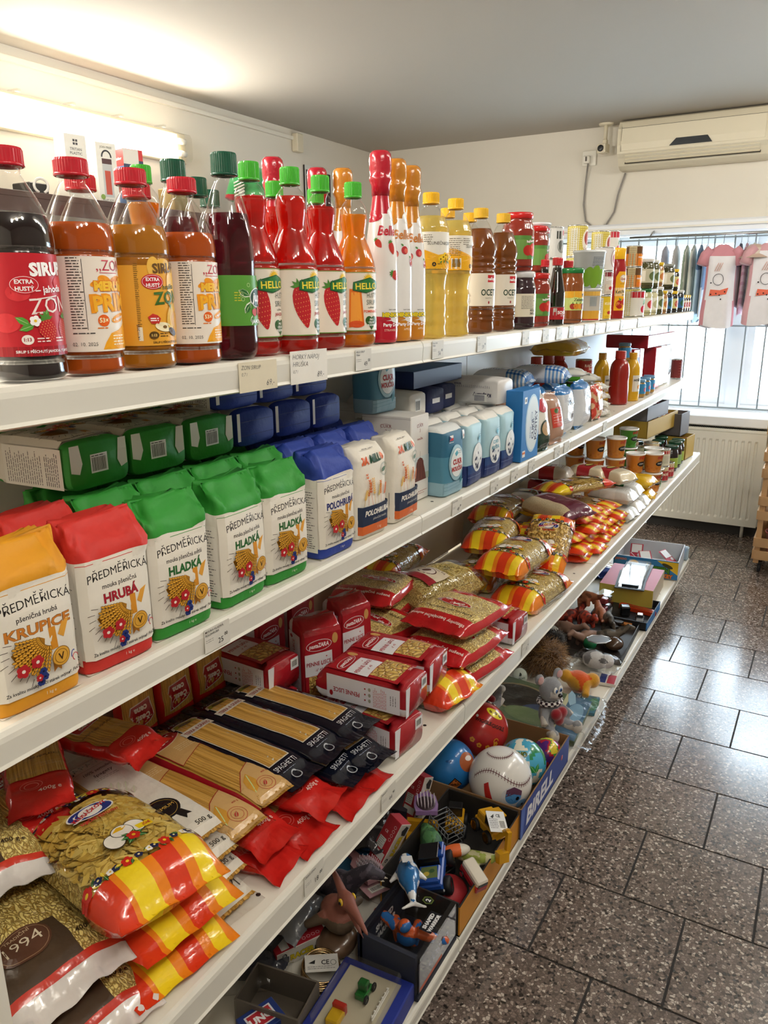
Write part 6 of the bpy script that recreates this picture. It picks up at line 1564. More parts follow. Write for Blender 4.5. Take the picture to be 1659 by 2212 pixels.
for i in range(3): ap.ellipse(-.012 + .012 * i,.088,.0018,.0018,'a31c26'); ap.ellipse(-.012 + .012 * i,.078,.004,.003,'9a9a8a')
ap.smalltext(-.022,.04,.02,.07,9,'c06a70'); ap.smalltext(-.01,.018,.012,.034,3,'3a3a40')
ab3 = Art(); ab3.poly([(-.048,-.03),(-.03,-.03),(-.036,.03),(-.048,.03)],'dcdce0'); ab3.rect(.02,-.024,.044,.0,'dcdce0'); ab3.barcode(.022,-.022,.042,-.004)
k_penne = paper_bag(.094,.068,.2,lambda z,px,py: ('a31c26' if py < .5 else 'd8d8dc'),name='penne_bag',cat='pasta',front=art_penne(),left=ap,bottom=ab3,seed=41,fold=.9,ridge=.4,crink=.004,mat='film',bulge=.004)
PN = 'red and white penne bags'
putm(k_penne,'red and white penne bag lying on another at the aisle edge',(-.625,1.190,S3 + .078 + .036),lay(turn=2),PN)
putm(k_penne,'red and white penne bag at the bottom of the front pair',(-.628,1.165,S3 + .037),lay(turn=-6),PN)
putm(k_penne,'red and white penne bag lying beyond the front pair',(-.632,1.300,S3 + .078 + .036),lay(turn=4),PN)
putm(k_penne,'red and white penne bag under the one beyond the front pair',(-.70,1.280,S3 + .037),lay(turn=0),PN)
put(k_penne,'red and white penne bag standing upright with its white panel towards the near end',(-.895,1.235,S3 + .001),(0,0,62),PN)
put(k_penne,'red penne bag standing upright behind the other standing one',(-.90,1.365,S3 + .001),(0,0,75),PN)
for i,(x,y,z) in enumerate(((-.90,1.125,0),(-.90,1.125,1),(-.99,1.28,0),(-.985,1.28,1),(-.985,1.28,2))):
    putm(k_penne,'red penne bag at the back, %s' % ('bottom of the pile by the black packs','top of the pile by the black packs','bottom of the pile behind the standing bags','middle of the pile behind the standing bags','top of the pile behind the standing bags')[i],(x + .004 if i < 2 else -.885 - .02,y,S3 + .037 + .079 * z),lay(turn=(3,-3,0,4,-2)[i]),PN) if i < 2 else put(k_penne,'red penne bag at the back, %s' % ('','','left of the two against the panel','right of the two against the panel','stacked')[i],(-1.035,(1.18,1.18,1.22,1.335,0)[i],S3 + .001),(0,0,90),PN) if i < 4 else None

# red soup pasta bags
def cenared(u,v,up): return 'b81c22' if abs(v) > .5 or abs(u) > .88 else ('c8ac60','vermicelli')
a = Art(step=.012); a.ellipse(.01,.0,.05,.016,'e0d4c8',-6); a.ellipse(.01,.0,.048,.014,'b01c22',-6); a.text('česká',.0,.0,.011,'ece4dc',bold=.04,rot=-6); a.text('cena',.03,-.012,.008,'ece4dc',bold=.04,rot=-6)
a.text('KVALITA BEZ PŘÍPLATKU',0,.038,.008,'2a2218',w=.13,bold=.0); a.text('těstoviny bezvaječné sušené',0,-.088,.009,'f0d8d0',w=.15,bold=.02); a.text('400g e',-.03,-.105,.009,'f0d8d0'); a.text('těstoviny bezvaječné sušené',0,.085,.009,'f0d8d0',w=.15,bold=.02)
k_cen = pouch('pasta_bag','pasta',.185,.235,.052,cenared,a,seed=51,nu=24,nv=30,crink=.003,fin=.05,sq=3.4)
CN = 'red soup pasta bags'
putm(k_cen,'red soup pasta bag on top of the red pile with its print upside down',(-.715,1.572,S3 + .108),rot(172,0,0),CN)
putm(k_cen,'red soup pasta bag second in the red pile, with white print on its near end',(-.705,1.530,S3 + .055),rot(-6),CN)
putm(k_cen,'red soup pasta bag at the bottom of the red pile',(-.70,1.545,S3 + .002),rot(-10),CN)
for i,(x,y,z,rz) in enumerate(((-.905,1.50,.058,-14),(-.90,1.51,.002,-4),(-.975,1.62,.11,8),(-.975,1.60,.056,3))): putm(k_cen,'red soup pasta bag in the back pile, %s' % ('with its window up beside the top bag','at the bottom near the standing penne','highest, by the back panel','second, by the back panel')[i],(x,y,S3 + z),rot(rz),CN)
putm(k_shell,'striped pasta bag squeezed between the penne and the red pile',(-.735,1.395,S3 + .003),rot(82),PG)
putm(k_shell,'striped pasta bag lying flat behind the penne',(-.80,1.40,S3 + .088) if False else (-.80,1.43,S3 + .088),rot(100),PG,(1,.8,.6)) if False else None
putm(k_penne,'red and white penne bag alone by the striped noodle bags',(-.618,1.745,S3 + .037),lay(turn=-3),PN)
# clear bag of nest noodles
k = Kind('noodle_bag','pasta'); mb,f = pillow(.165,.33,.125,lambda u,v,up: ('ffffff','wrap'),seed=61,nu=20,nv=32,crink=.004,sq=2.4,fin=.05); k.part('film',mb)
m3,g = pillow(.155,.25,.115,lambda u,v,up: ('d8c070','vermicelli'),seed=61,crink=.003,sq=2.4,fin=.002,taper=.02); strands(m3,g,.155,.25,420,.00095,['e2cf86','ead998','d4bb66'],.055,.55,6,lift=.004); k.part('pasta',m3)
a = Art(step=.012,base=.0012); a.rect(-.055,.0,.055,.085,'d9cdb4'); a.rect(-.055,.055,.055,.085,'9a2430'); a.ellipse(0,.03,.03,.02,'4a1c1c'); a.ellipse(0,.03,.027,.0175,'d9d0c4'); a.ellipse(.002,.03,.014,.008,'5a3424',20); a.text('Tradiční české nudle',0,.004,.006,'4a1c1c',w=.09); a.text('45',-.02,-.04,.016,'20242e',bold=-.01,shear=.2)
m2 = MB(); a.put(m2,f,'label'); k.part('label',m2)
putm(k,'clear bag of fine noodles with a cream and red label',(-.880,1.775,S3 + .052),rot(166),PG)
putm(k_vermi2,'striped noodle bag hidden under the clear noodle bag',(-.885,1.80,S3 + .002),rot(170),PG,(1,1,.55))
putm(k_vermi,'striped noodle bag by the back panel behind the clear noodle bag',(-.985,1.80,S3 + .06) if False else (-1.018,1.80,S3 + .11),rot(4),PG,(.68,1,.8))
putm(k_vermi,'large striped noodle bag on top, its striped end to the near side',(-.745,2.035,S3 + .094),rot(-3,0,0),PG)
putm(k_vermi2,'large striped noodle bag at the shelf edge under the other',(-.690,2.035,S3 + .003),rot(-6),PG)
putm(k_vermi2,'striped noodle bag in the second row under the flat one',(-.88,2.12,S3 + .003),rot(4),PG)
putm(k_vermi,'striped noodle bag with its end up beside the top bag',(-.885,2.20,S3 + .094),rot(10),PG)
putm(k_vermi2,'striped noodle bag furthest back on the upper layer',(-.985,2.50,S3 + .094),rot(4),PG); putm(k_vermi2,'striped noodle bag furthest back on the lower layer',(-.985,2.48,S3 + .003),rot(2),PG)
putm(k_shell,'striped bag of shell pasta standing on edge behind the top noodle bag',(-.735,2.30,S3 + .07),(Rz(8) @ Rx(28)).to_3x3(),PG)
def ricecol(u,v,up): return ('d8c8a0','rice') if u < -.35 and abs(v) < .8 else '5a1834'
a = Art(step=.012); a.text('Kuskus',-.0,.02,.012,'c8a0b0',bold=-.004,rot=90); a.text('Semolina',.03,-.04,.010,'c8a0b0',bold=-.004,rot=90); a.smalltext(.0,-.06,.05,-.045,2,'b890a0')
k_couscous = pouch('couscous_bag','rice',.14,.26,.075,ricecol,a,seed=63,nu=20,nv=28,crink=.002,sq=3)
putm(k_couscous,'purple couscous bag lying on the striped pasta pile',(-.775,2.50,S3 + .135),rot(60,0,-6),PG)
n = 0
PO = ('nearest','second','third','fourth','fifth')
for lay_ in range(4):
    for j,y in enumerate((2.44,2.56,2.68,2.80,2.90)[:5 - (lay_ == 3) * 2]):
        if lay_ == 3 and j == 0: continue
        r = random.Random(n * 5 + 1)
        putm(k_strf if n % 2 else k_strf2,'striped pasta bag in the far pile, %s column, %s' % (PO[j],('bottom layer','second layer','third layer','top layer')[lay_]),(-.752 - .012 * lay_ + r.uniform(-.012,.012),y + r.uniform(-.008,.008),S3 + .003 + .034 * lay_),rot(AIS + r.uniform(-9,9)),'striped pasta bags in the far pile',(.8,1,.56))
        n += 1
putm(k_tag,'striped pasta bag lying lengthwise across the top of the far pile with its emblem showing',(-.80,2.82,S3 + .172) if False else (-.80,2.80,S3 + .152),rot(150,0,4),PG,(.85,1,.6))
# rice and grits bricks
def brick(band,side,emb,seed):
    def cf(u,v,up): return (band,'film') if -.25 < v < .45 else (side,'film')
    a = Art(step=.012); a.ellipse(0,.01,.024,.015,emb); a.ellipse(0,.01,.02,.011,'c8c070'); a.smalltext(-.03,-.06,.03,-.03,4,'8a7a6a')
    return pouch('rice_bag','rice',.1,.18,.07,cf,a,seed=seed,nu=18,nv=24,crink=.002,sq=4,fin=.035,taper=.04)
k_br1 = brick('b02430','dcd8ce','2f6a2c',71); k_br2 = brick('b02430','dfd4b8','3a6a2a',72); k_br3 = brick('d8d8d4','c9cac8','b03a34',73); k_br4 = brick('1f5a34','d6d8d6','b03a34',74)
BR = 'rice bags beyond the pasta'
for i,(kk,x,y,z,rz,lb) in enumerate((
        (k_br4,-.70,3.02,.003,80,'white rice bag with a green end at the shelf edge, nearest'),(k_br1,-.70,3.13,.003,86,'white and red rice bag at the shelf edge, second'),(k_br3,-.70,3.24,.003,92,'silvery rice bag at the shelf edge, third'),
        (k_br3,-.71,3.03,.07,84,'silvery rice bag in the second layer, nearest'),(k_br4,-.71,3.14,.07,90,'silvery rice bag with a green band in the second layer'),
        (k_br2,-.73,3.08,.137,62,'cream rice bag with a red band on top at the front'),(k_br2,-.82,3.09,.137,70,'cream and red rice bag just behind the front top one'),
        (k_br1,-.90,2.95,.07,20,'white rice bag with a red band behind the striped bag'),(k_br1,-.90,2.95,.003,20,'rice bag under the white one behind the striped bag'),(k_br2,-.97,3.17,.003,80,'cream rice bag in the bottom layer at the back'),(k_br2,-.97,3.17,.07,82,'cream rice bag in the second layer at the back'),(k_br1,-.965,3.01,.137,95,'white and red rice bag leaning high at the back'),(k_br4,-1.0,2.80,.07,10,'dark green rice bag at the back'),(k_br4,-1.0,2.80,.003,10,'dark green rice bag at the bottom at the back'),(k_br1,-1.01,3.03,.07,85,'rice bag under the leaning one'),(k_br1,-1.01,3.05,.003,85,'rice bag at the very bottom by the back panel'))):
    putm(kk,lb,(x,y,S3 + z),rot(rz),BR)
a = Art(); a.text('4 34',-.01,.02,.009,'3a2a14',bold=.02); k_yel = pouch('grain_bag','rice',.12,.17,.06,lambda u,v,up: 'e0b41e' if v < .1 else ('b04a2a' if v > .55 else 'e6d6a8'),a,seed=75,nu=18,nv=24,crink=.003,sq=3.2)
putm(k_yel,'yellow grain bag on top of another by the plastic tubs',(-.70,3.385,S3 + .060),rot(80),BR); putm(k_yel,'yellow grain bag at the shelf edge by the plastic tubs',(-.695,3.375,S3 + .002),rot(95),BR)
# salad tubs
def salad(col,lid='e6e4e0'):
    a = Art(step=.012); a.ellipse(.0,.042,.022,.011,'16181c'); a.smalltext(-.014,.038,.014,.046,2,'d8d8d4',.002); a.text('SVĚT',.0,.064,.011,'b82a24',bold=.04)
    for i in range(16): a.ellipse(-.08 + i * .011,.012 + (i * 7 % 5) * .004,.005,.004,'c8762a' if col != '4f9a34' else '3f7a2a')
    return tub(.034,.042,.088,col,a,lid)
k_sal = salad('d98a30'); k_salg = salad('4f9a34')
ST = 'plastic salad tubs'
TB = [(-.735,3.50,0,k_sal),(-.735,3.50,1,k_sal),(-.665,3.545,0,k_sal),(-.665,3.545,1,k_sal),(-.675,3.64,0,k_salg),(-.69,3.66,1,k_salg),(-.79,3.36,0,k_sal),(-.79,3.36,1,k_sal),(-.79,3.36,2,k_sal),(-.865,3.30,0,k_sal),(-.865,3.30,1,k_sal),(-.865,3.30,2,k_sal),(-.80,3.63,0,k_salg),(-.80,3.63,1,k_salg),(-.80,3.63,2,k_salg),(-.96,3.33,0,k_sal),(-.96,3.33,1,k_sal),(-.96,3.33,2,k_sal)]
nmx = {(-.735,3.50): 'stack behind the edge stack',(-.665,3.545): 'stack at the shelf edge',(-.675,3.64): 'green stack at the shelf edge',(-.69,3.66): 'green stack at the shelf edge',(-.79,3.36): 'tall orange stack in front',(-.865,3.30): 'tall orange stack in the second row',(-.80,3.63): 'tall green stack',(-.96,3.33): 'orange stack by the back panel'}
for x,y,z,kk in TB: put(kk,'%s tub %s' % ('green salad' if kk is k_salg else 'orange salad',('at the bottom of the ','second up in the ','third up in the ')[z] + nmx[(x,y)]),(x,y,S3 + .001 + .0885 * z),facing(-28),ST)
# cans, jars and trays at the far end
a = Art(); a.rect(-.09,.005,.09,.06,'a82a34'); a.rect(-.02,.05,.02,.07,'d8c8a0'); a.text('PATÉ',0,.028,.011,'f0dcc8',bold=.04); k_pc = can(.037,.072,'c4a888',a)
a = Art(); a.rect(-.1,.01,.1,.075,'d8d0ba'); a.rect(-.02,.06,.02,.075,'b02a2a'); a.smalltext(-.02,.015,.02,.05,5,'6a6250'); k_wc = can(.037,.083,'d8d0ba',a)
FE = 'cans and jars at the far end of the third shelf'
for i,(x,y,z,kk) in enumerate(((-.672,3.78,0,k_pc),(-.672,3.78,1,k_wc),(-.665,3.88,0,k_pc),(-.76,3.79,0,k_pc),(-.76,3.79,1,k_wc),(-.75,3.92,0,k_wc),(-.75,3.92,1,k_pc),(-.84,3.80,0,k_wc),(-.84,3.80,1,k_wc),(-.85,3.92,0,k_wc),(-.85,3.92,1,k_pc))):
    put(kk,'%s can, %s' % ('red banded' if kk is k_pc else 'cream labelled',('at the edge under a cream can','on top of the red banded can at the edge','at the edge beside the stack','in the second row by the tubs','on top in the second row by the tubs','in the second row, lower','in the second row, upper','in the third row by the tubs, lower','in the third row by the tubs, upper','in the third row, far lower','in the third row, far upper')[i]),(x,y,S3 + .001 + (.0725 if kk is k_wc and i == 1 or i == 4 else .0835) * z),facing(-40),FE)
k_jg = jar(.036,.135,'2c1a18','1c4a34',(.02,.07),'8aa86a',None,lid_h=.013); k_jd = jar(.034,.13,'1e1214','22483a',(.02,.07),'9ab04a',None,lid_h=.013)
for i,(x,y) in enumerate(((-.67,4.02),(-.672,4.12),(-.675,4.22),(-.76,4.04),(-.76,4.14),(-.765,4.24),(-.85,4.06))): put(k_jg if i % 2 else k_jd,'dark jar with a green lid, %s' % ('first at the shelf edge','second at the shelf edge','third at the shelf edge','first in the second row','second in the second row','third in the second row','alone in the third row')[i],(x,y,S3 + .001),facing(-40),FE)
def opentray(w,d,h,col,inner,fill):
    k = Kind('display_tray','tray'); mb = MB(); th = .004
    box(mb,w,d,th,inner,'card')
    for x,y,bw,bd in ((0,-d / 2 + th / 2,w,th),(0,d / 2 - th / 2,w,th),(-w / 2 + th / 2,0,th,d),(w / 2 - th / 2,0,th,d)): box(mb,bw,bd,h,col,'card',T(x,y,0))
    k.part('carton',mb)
    r = random.Random(int(w * 900))
    for i in range(fill):
        mb = MB(); box(mb,.05,.09,h * .8,r.choice(('8a2a30','5a4a6a','b8a890','9a3a3a')),'gloss',T(-w / 2 + .04 + i * (w - .08) / max(1,fill - 1),0,th),r=.003); k.part('packet',mb)
    return k
DT = 'display trays at the far end'
put(opentray(.50,.17,.085,'b0903a','8a7030',7),'long yellow cardboard tray of packets above the cans',(-.955,4.12,S3 + .17) if False else (-.83,4.16,S3 + .171),(0,0,84),DT)
put(opentray(.34,.16,.07,'77757a','4a484c',5),'grey cardboard tray on top of the yellow tray',(-.84,4.08,S3 + .171 + .087),(0,0,84),DT)
put(opentray(.16,.16,.12,'b0903a','6a5426',3),'yellow cardboard box at the very end of the third shelf',(-.72,4.41,S3 + .001),(0,0,84),DT); put(opentray(.16,.16,.12,'5e5a5c','3a383a',3),'grey cardboard box on the yellow box at the shelf end',(-.76,4.43,S3 + .123),(0,0,84),DT)

# ---------------------------------------------------------------- bottom shelf: toys
def organic(shapes,vox,colf,mat,name,smooth=2):
    """one continuous skin over overlapping rounded lumps: shapes are (kind, ...) lumps; colf(point) gives the printed colour"""
    mb = MB()
    for s_ in shapes:
        if s_[0] == 'e': ell(mb,*s_[2],M=T(*s_[1]) @ (s_[3] if len(s_) > 3 else Matrix()),n=14,m=9)
        else: tube(mb,s_[1],s_[2],n=10)
    ob = bpy.data.objects.new('lump',mb.mesh('lump')); COLL.objects.link(ob)
    md = ob.modifiers.new('skin','REMESH'); md.mode = 'VOXEL'; md.voxel_size = vox; md.use_smooth_shade = True
    sm = ob.modifiers.new('soft','SMOOTH'); sm.iterations = smooth; sm.factor = .5
    dg = bpy.context.evaluated_depsgraph_get(); me = bpy.data.meshes.new_from_object(ob.evaluated_get(dg))
    out = MB(); vs = [tuple(v.co) for v in me.vertices]; fs = [tuple(p.vertices) for p in me.polygons]
    cs = [colf(p.center) for p in me.polygons]
    out.add(vs,fs,cs,mat)
    old = ob.data; bpy.data.objects.remove(ob); bpy.data.meshes.remove(old); bpy.data.meshes.remove(me)
    return out
def fur(mb,centre,radii,n,L,cols,seed,droop=.5,rad=.0009):
    r = random.Random(seed)
    for _ in range(n):
        d = Vector((r.gauss(0,1),r.gauss(0,1),r.gauss(.25,1))).normalized(); p = Vector((centre[0] + d.x * radii[0],centre[1] + d.y * radii[1],centre[2] + d.z * radii[2]))
        side = Vector((r.uniform(-1,1),r.uniform(-1,1),r.uniform(-.4,.4))); ll = L * r.uniform(.5,1.1); pts = [p]
        dd = (d + side * .7).normalized()
        for i in range(3): dd = (dd + Vector((r.uniform(-.4,.4),r.uniform(-.4,.4),-droop * .4))).normalized(); pts.append(pts[-1] + dd * ll / 3)
        for q_ in pts: q_.z = max(q_.z,.004)
        tube(mb,pts,[rad * 1.6,rad * 1.4,rad,rad * .3],r.choice(cols),'plush',3,cap=False)
def rr(z,x=0,y=0): return (x,y,z)
TOY = 'toys on the bottom shelf'
def toy(k,label,x,y,z,rz=90,rx=0,ry=0,group=None,scale=1.0): return putm(k,label,(x,y,S4 + z),(Rz(rz) @ Ry(ry) @ Rx(rx)).to_3x3(),group,scale)

# play balls in a printed display tray
def ball(r,colf,art=None,name='play_ball'):
    k = Kind(name,'ball'); mb = MB(); n,m = 40,24; vs = [(0,0,-r)]; fs = []; cs = []
    for j in range(1,m):
        t_ = PI * j / m; vs += [(r * math.sin(t_) * math.cos(2 * PI * i / n),r * math.sin(t_) * math.sin(2 * PI * i / n),-r * math.cos(t_)) for i in range(n)]
    vs.append((0,0,r)); L = len(vs) - 1
    for i in range(n):
        fs.append((0,1 + (i + 1) % n,1 + i)); fs.append((L,L - n + i,L - n + (i + 1) % n))
        for j in range(m - 2): a = 1 + j * n; fs.append((a + i,a + (i + 1) % n,a + n + (i + 1) % n,a + n + i))
    for f in fs:
        c = sum((Vector(vs[i]) for i in f),Vector()) / len(f); cs.append(colf(c / r))
    mb.add(vs,fs,cs,'gloss'); k.part('shell',mb)
    if art:
        mb = MB()
        def f(u,v,h):
            la,lo = v / r,u / r; R_ = r + h; return (R_ * math.cos(la) * math.sin(lo),-R_ * math.cos(la) * math.cos(lo),R_ * math.sin(la))
        art.put(mb,f,'gloss'); k.part('print',mb)
    return k
a = Art(step=.012);
q = [(-.1 + .2 * i / 24,.018 + .020 * math.sin(i / 24 * PI * 2.0)) for i in range(25)]
a.line(q,.0018,'5a1420')
for i,(x,y) in enumerate(q): a.line([(x - .001,y - .007),(x + .002,y + .007)],.0016,'5a1420')
q2 = [(-.09 + .16 * i / 20,.095 - .018 * math.sin(i / 20 * PI)) for i in range(21)]
a.line(q2,.0018,'5a1420')
for i,(x,y) in enumerate(q2): a.line([(x,y - .006),(x + .002,y + .006)],.0016,'5a1420')
a.ellipse(.022,-.04,.036,.034,'d2d4d8'); a.ellipse(.026,-.036,.026,.022,'4a8ac8'); a.poly([(.0,-.034),(.004,-.014),(.026,-.006),(.052,-.018),(.052,-.032),(.026,-.026)],'5a3450'); a.ellipse(.04,-.04,.006,.006,'101014')
for p_ in ([(.01,-.045),(.02,-.04),(.024,-.048)],[(.03,-.05),(.036,-.045)],[(.012,-.03),(.02,-.033)]): a.line(p_,.0008,'20406a')
a.poly([(-.062,.0),(-.048,.006),(-.040,-.05),(-.05,-.066),(-.064,-.05)],'c02a26'); a.ellipse(.066,-.06,.022,.016,'7aa8d4'); a.ellipse(.07,-.062,.005,.004,'1a1a20'); a.ellipse(-.05,-.07,.012,.01,'b9c08a')
k_bw = ball(.094,lambda p: 'e4e2de',a)
a = Art(step=.012); a.text('WIGGLE',-.012,.03,.011,'3a1a14',w=.06,bold=.04,rot=-22); a.text('GIGGLE',.038,.006,.012,'3a1a14',w=.05,bold=.04,rot=-22); a.ellipse(.044,.058,.034,.018,'e8d42a',-35)
for x,y in ((.03,.066),(.05,.056),(.06,.044)): a.flower(x,y,.006,'5a3a14','e8d42a',5)
for x,y in ((-.05,-.02),(-.03,-.04),(.03,-.04),(.0,-.05)): a.flower(x,y,.009,'e09a2a','c02a1e',5)
a.ring(.03,-.03,.008,.008,.003,'e09a2a',16,0,300); a.ellipse(-.03,.055,.005,.005,'f0ece4')
k_br = ball(.087,lambda p: 'b02420',a)
a = Art(step=.012); a.poly([(-.03,-.045),(-.004,-.02),(.024,-.045),(-.002,-.068)],'2a1a14'); a.poly([(-.026,-.045),(-.004,-.024),(.02,-.045),(-.002,-.064)],'d87a3a'); a.text('WILD',-.003,-.048,.008,'2a1a14',bold=.05); a.ellipse(.05,.02,.035,.03,'b0603a'); a.ellipse(.055,.03,.016,.008,'f0e8e0'); a.ellipse(-.02,.03,.01,.004,'1c5a9a')
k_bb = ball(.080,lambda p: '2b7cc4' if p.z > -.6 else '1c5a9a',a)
def tealc(p):
    n_ = noise.noise(Vector((p.x * 2.2,p.y * 2.2,p.z * 2.2 + 4))); return 'e6e2d0' if n_ > .28 else ('2f8a5a' if n_ < -.22 else '4aa6c8')
a = Art(step=.012); a.text('DINO',-.02,.03,.014,'2a5a2a',bold=.06,out='e8b02a'); a.rect(-.02,.0,.01,.016,'e4e4e0'); leaf(a,.03,-.02,.03,70,'2f8a4a'); leaf(a,.03,-.02,.03,130,'2f8a4a')
k_bt = ball(.074,tealc,a)
def rgc(p):
    n_ = noise.noise(Vector((p.x * 1.8 + 3,p.y * 1.8,p.z * 1.8))); return 'e0c83a' if n_ > .22 else ('3f9a4a' if n_ > .08 else ('b8243a' if n_ > -.3 else '5a2a7a'))
k_bg = ball(.050,rgc)
BL = 'play balls in the printed tray'
toy(k_bw,'large white baseball-stitched play ball with a printed eye',-.712,1.892,.104,30,-24,0,BL)
toy(k_br,'red play ball with yellow splash print behind the white one',-.850,2.070,.135,36,-24,0,BL)
toy(k_bb,'blue play ball with an orange patch beside the white one',-.885,1.905,.086,40,-20,0,BL)
toy(k_bt,'teal play ball with palm leaves between the red and the white ball',-.695,2.035,.081,30,-24,0,BL)
toy(k_bg,'small red, yellow and green play ball in the tray corner',-.655,2.158,.057,70,0,0,BL)
def crate(w,d,h,outer,inner,th=.004,art=None,front_h=None,name='display_tray'):
    """open carton, w along x, d along y; its printed front is the -y face"""
    k = Kind(name,'tray'); mb = MB(); fh = front_h or h
    box(mb,w,d,th,inner,'card'); box(mb,w,th,fh,outer,'card',T(0,-d / 2 + th / 2,0),cols=[outer,outer,inner,outer,inner,outer]); box(mb,w,th,h,outer,'card',T(0,d / 2 - th / 2,0),cols=[inner,outer,outer,outer,inner,outer])
    box(mb,th,d - 2 * th,h,inner,'card',T(-w / 2 + th / 2,0,0)); box(mb,th,d - 2 * th,h,inner,'card',T(w / 2 - th / 2,0,0)); k.part('carton',mb)
    if art: mb = MB(); art.put(mb,on_front(-d / 2),'label'); k.part('front_print',mb)
    return k
a = Art(); a.text('BIRELL',-.06,.024,.05,'e8e8ec',w=.24,bold=.04,shear=.2); a.poly([(-.225,.0),(-.225,.1),(-.19,.1),(-.205,.0)],'3a62b4')
k_bir = crate(.44,.36,.098,'26408e','8a6a48',art=a)
toy(k_bir,'blue printed cardboard tray holding the play balls',-.786,2.01,.001,90)

# first display carton with vehicles
a = Art(); a.poly([(-.18,.0),(-.18,.002),(.18,.1),(.18,.0)],'2a2622'); a.text('1',.05,.04,.02,'8a6414')
k_yb = crate(.395,.22,.095,'c8861e','2c2a28',art=None,front_h=.085)
toy(k_yb,'yellow and black display carton full of toy vehicles',-.722,1.588,.001,90)
def wheel(mb,r,w,M,hub='c9c9cc',tyre='15161a'):
    lathe(mb,[(0,-w / 2 + .002),(r * .5,-w / 2),(r * .8,-w / 2),(r,-w / 2 + w * .2),(r,w / 2 - w * .2),(r * .8,w / 2),(r * .55,w / 2),(r * .5,w / 2 - .002),(0,w / 2 - .001)],18,[hub,hub,tyre,tyre,tyre,tyre,tyre,hub,hub],['metal','metal'] + ['rubber'] * 5 + ['metal','metal'],M)
k = Kind('toy_jeep','toy car'); mb = MB()
box(mb,.062,.13,.024,'2450a8','gloss',T(0,0,.028),r=.004); box(mb,.056,.05,.016,'2450a8','gloss',T(0,-.038,.051),r=.004); box(mb,.06,.045,.014,'2450a8','gloss',T(0,.04,.05),r=.003); k.part('body',mb)
mb = MB(); box(mb,.05,.004,.028,'0f1216','gloss',T(0,-.012,.05) @ Rx(-20)); box(mb,.05,.05,.004,'15171c','gloss',T(0,.014,.082),r=.001)
for x in (-.024,.024): box(mb,.004,.004,.034,'15171c','gloss',T(x,.036,.05))
k.part('cab',mb)
mb = MB(); box(mb,.07,.012,.014,'15171c','gloss',T(0,-.07,.026),r=.003); k.part('bumper',mb)
a = Art(); a.poly([(-.024,-.055),(.024,-.055),(.02,-.02),(-.02,-.02)],'6a7a4a'); a.ellipse(-.006,-.042,.008,.007,'c8b04a'); a.ellipse(.008,-.034,.007,.006,'3a5a3a'); mb = MB(); a.put(mb,on_top(.067)); k.part('bonnet_sticker',mb)
for x in (-.038,.038):
    for y in (-.042,.045): mb = MB(); wheel(mb,.023,.02,T(x,y,.023) @ Ry(90)); k.part('wheel',mb)
toy(k,'blue toy jeep with chunky black tyres, on top of the vehicle carton',-.715,1.478,.056,20,8,-16)
def excavator():
    k = Kind('toy_excavator','toy digger'); mb = MB(); Yc = 'd09a20'
    box(mb,.05,.09,.022,Yc,'gloss',T(0,0,.018),r=.003); box(mb,.046,.035,.022,Yc,'gloss',T(0,.02,.039),r=.003); k.part('body',mb)
    mb = MB(); box(mb,.04,.036,.034,'14161a','gloss',T(0,-.014,.04),r=.002); box(mb,.044,.04,.005,Yc,'gloss',T(0,-.014,.074),r=.001); k.part('cab',mb)
    mb = MB(); prism(mb,[(0,0),(.012,-.004),(.05,.04),(.046,.052),(.036,.048)],.012,Yc,'gloss',T(-.006,-.045,.03) @ Rz(-90) @ Rx(90)); prism(mb,[(0,0),(.012,0),(.016,-.055),(.006,-.06)],.012,Yc,'gloss',T(-.006,-.088,.078) @ Rz(-90) @ Rx(90)); k.part('arm',mb)
    mb = MB(); prism(mb,[(0,0),(.022,.004),(.026,-.022),(.01,-.028),(.004,-.012)],.03,Yc,'gloss',T(-.015,-.09,.026) @ Rz(-90) @ Rx(90)); k.part('bucket',mb)
    for x in (-.028,.028):
        for y in (-.028,.03): mb = MB(); wheel(mb,.018,.014,T(x,y,.018) @ Ry(90),'b8862a'); k.part('wheel',mb)
    return k
toy(excavator(),'yellow toy digger with its arm hanging over the carton edge',-.655,1.675,.078,55,0,6)
k = Kind('price_label','label'); a = Art(); a.text('CE',.006,.012,.008,'1a1a1a',bold=.02); a.poly([(-.018,.012),(-.006,.02),(-.008,.012),(-.012,.008)],'1a1a1a'); a.smalltext(-.024,-.02,.004,.008,6,'4a4a4a'); a.barcode(.004,-.022,.024,.004)
mb = MB(); box(mb,.056,.056,.001,'d6d8da','card'); k.part('card',mb); mb = MB(); a.put(mb,on_top(.001)); k.part('print',mb)
toy(k,'white barcode tag lying on the yellow toy digger',-.62,1.635,.160,50,30,18)
k = Kind('toy_bulldozer','toy digger'); mb = MB(); box(mb,.05,.08,.03,'d09a20','gloss',T(0,0,.02),r=.003); box(mb,.04,.03,.03,'14161a','gloss',T(0,.01,.05),r=.002); k.part('body',mb)
mb = MB(); prism(mb,[(0,0),(.03,-.006),(.034,.004),(.012,.014),(.014,.05),(.004,.054)],.085,'d09a20','gloss',T(-.0425,-.055,.02) @ Rz(-90) @ Rx(90)); k.part('bucket',mb)
for x in (-.028,.028):
    for y in (-.024,.026): mb = MB(); wheel(mb,.019,.014,T(x,y,.019) @ Ry(90),'b8862a'); k.part('wheel',mb)
toy(k,'yellow toy bulldozer beside the blue ball',-.775,1.712,.020,20)
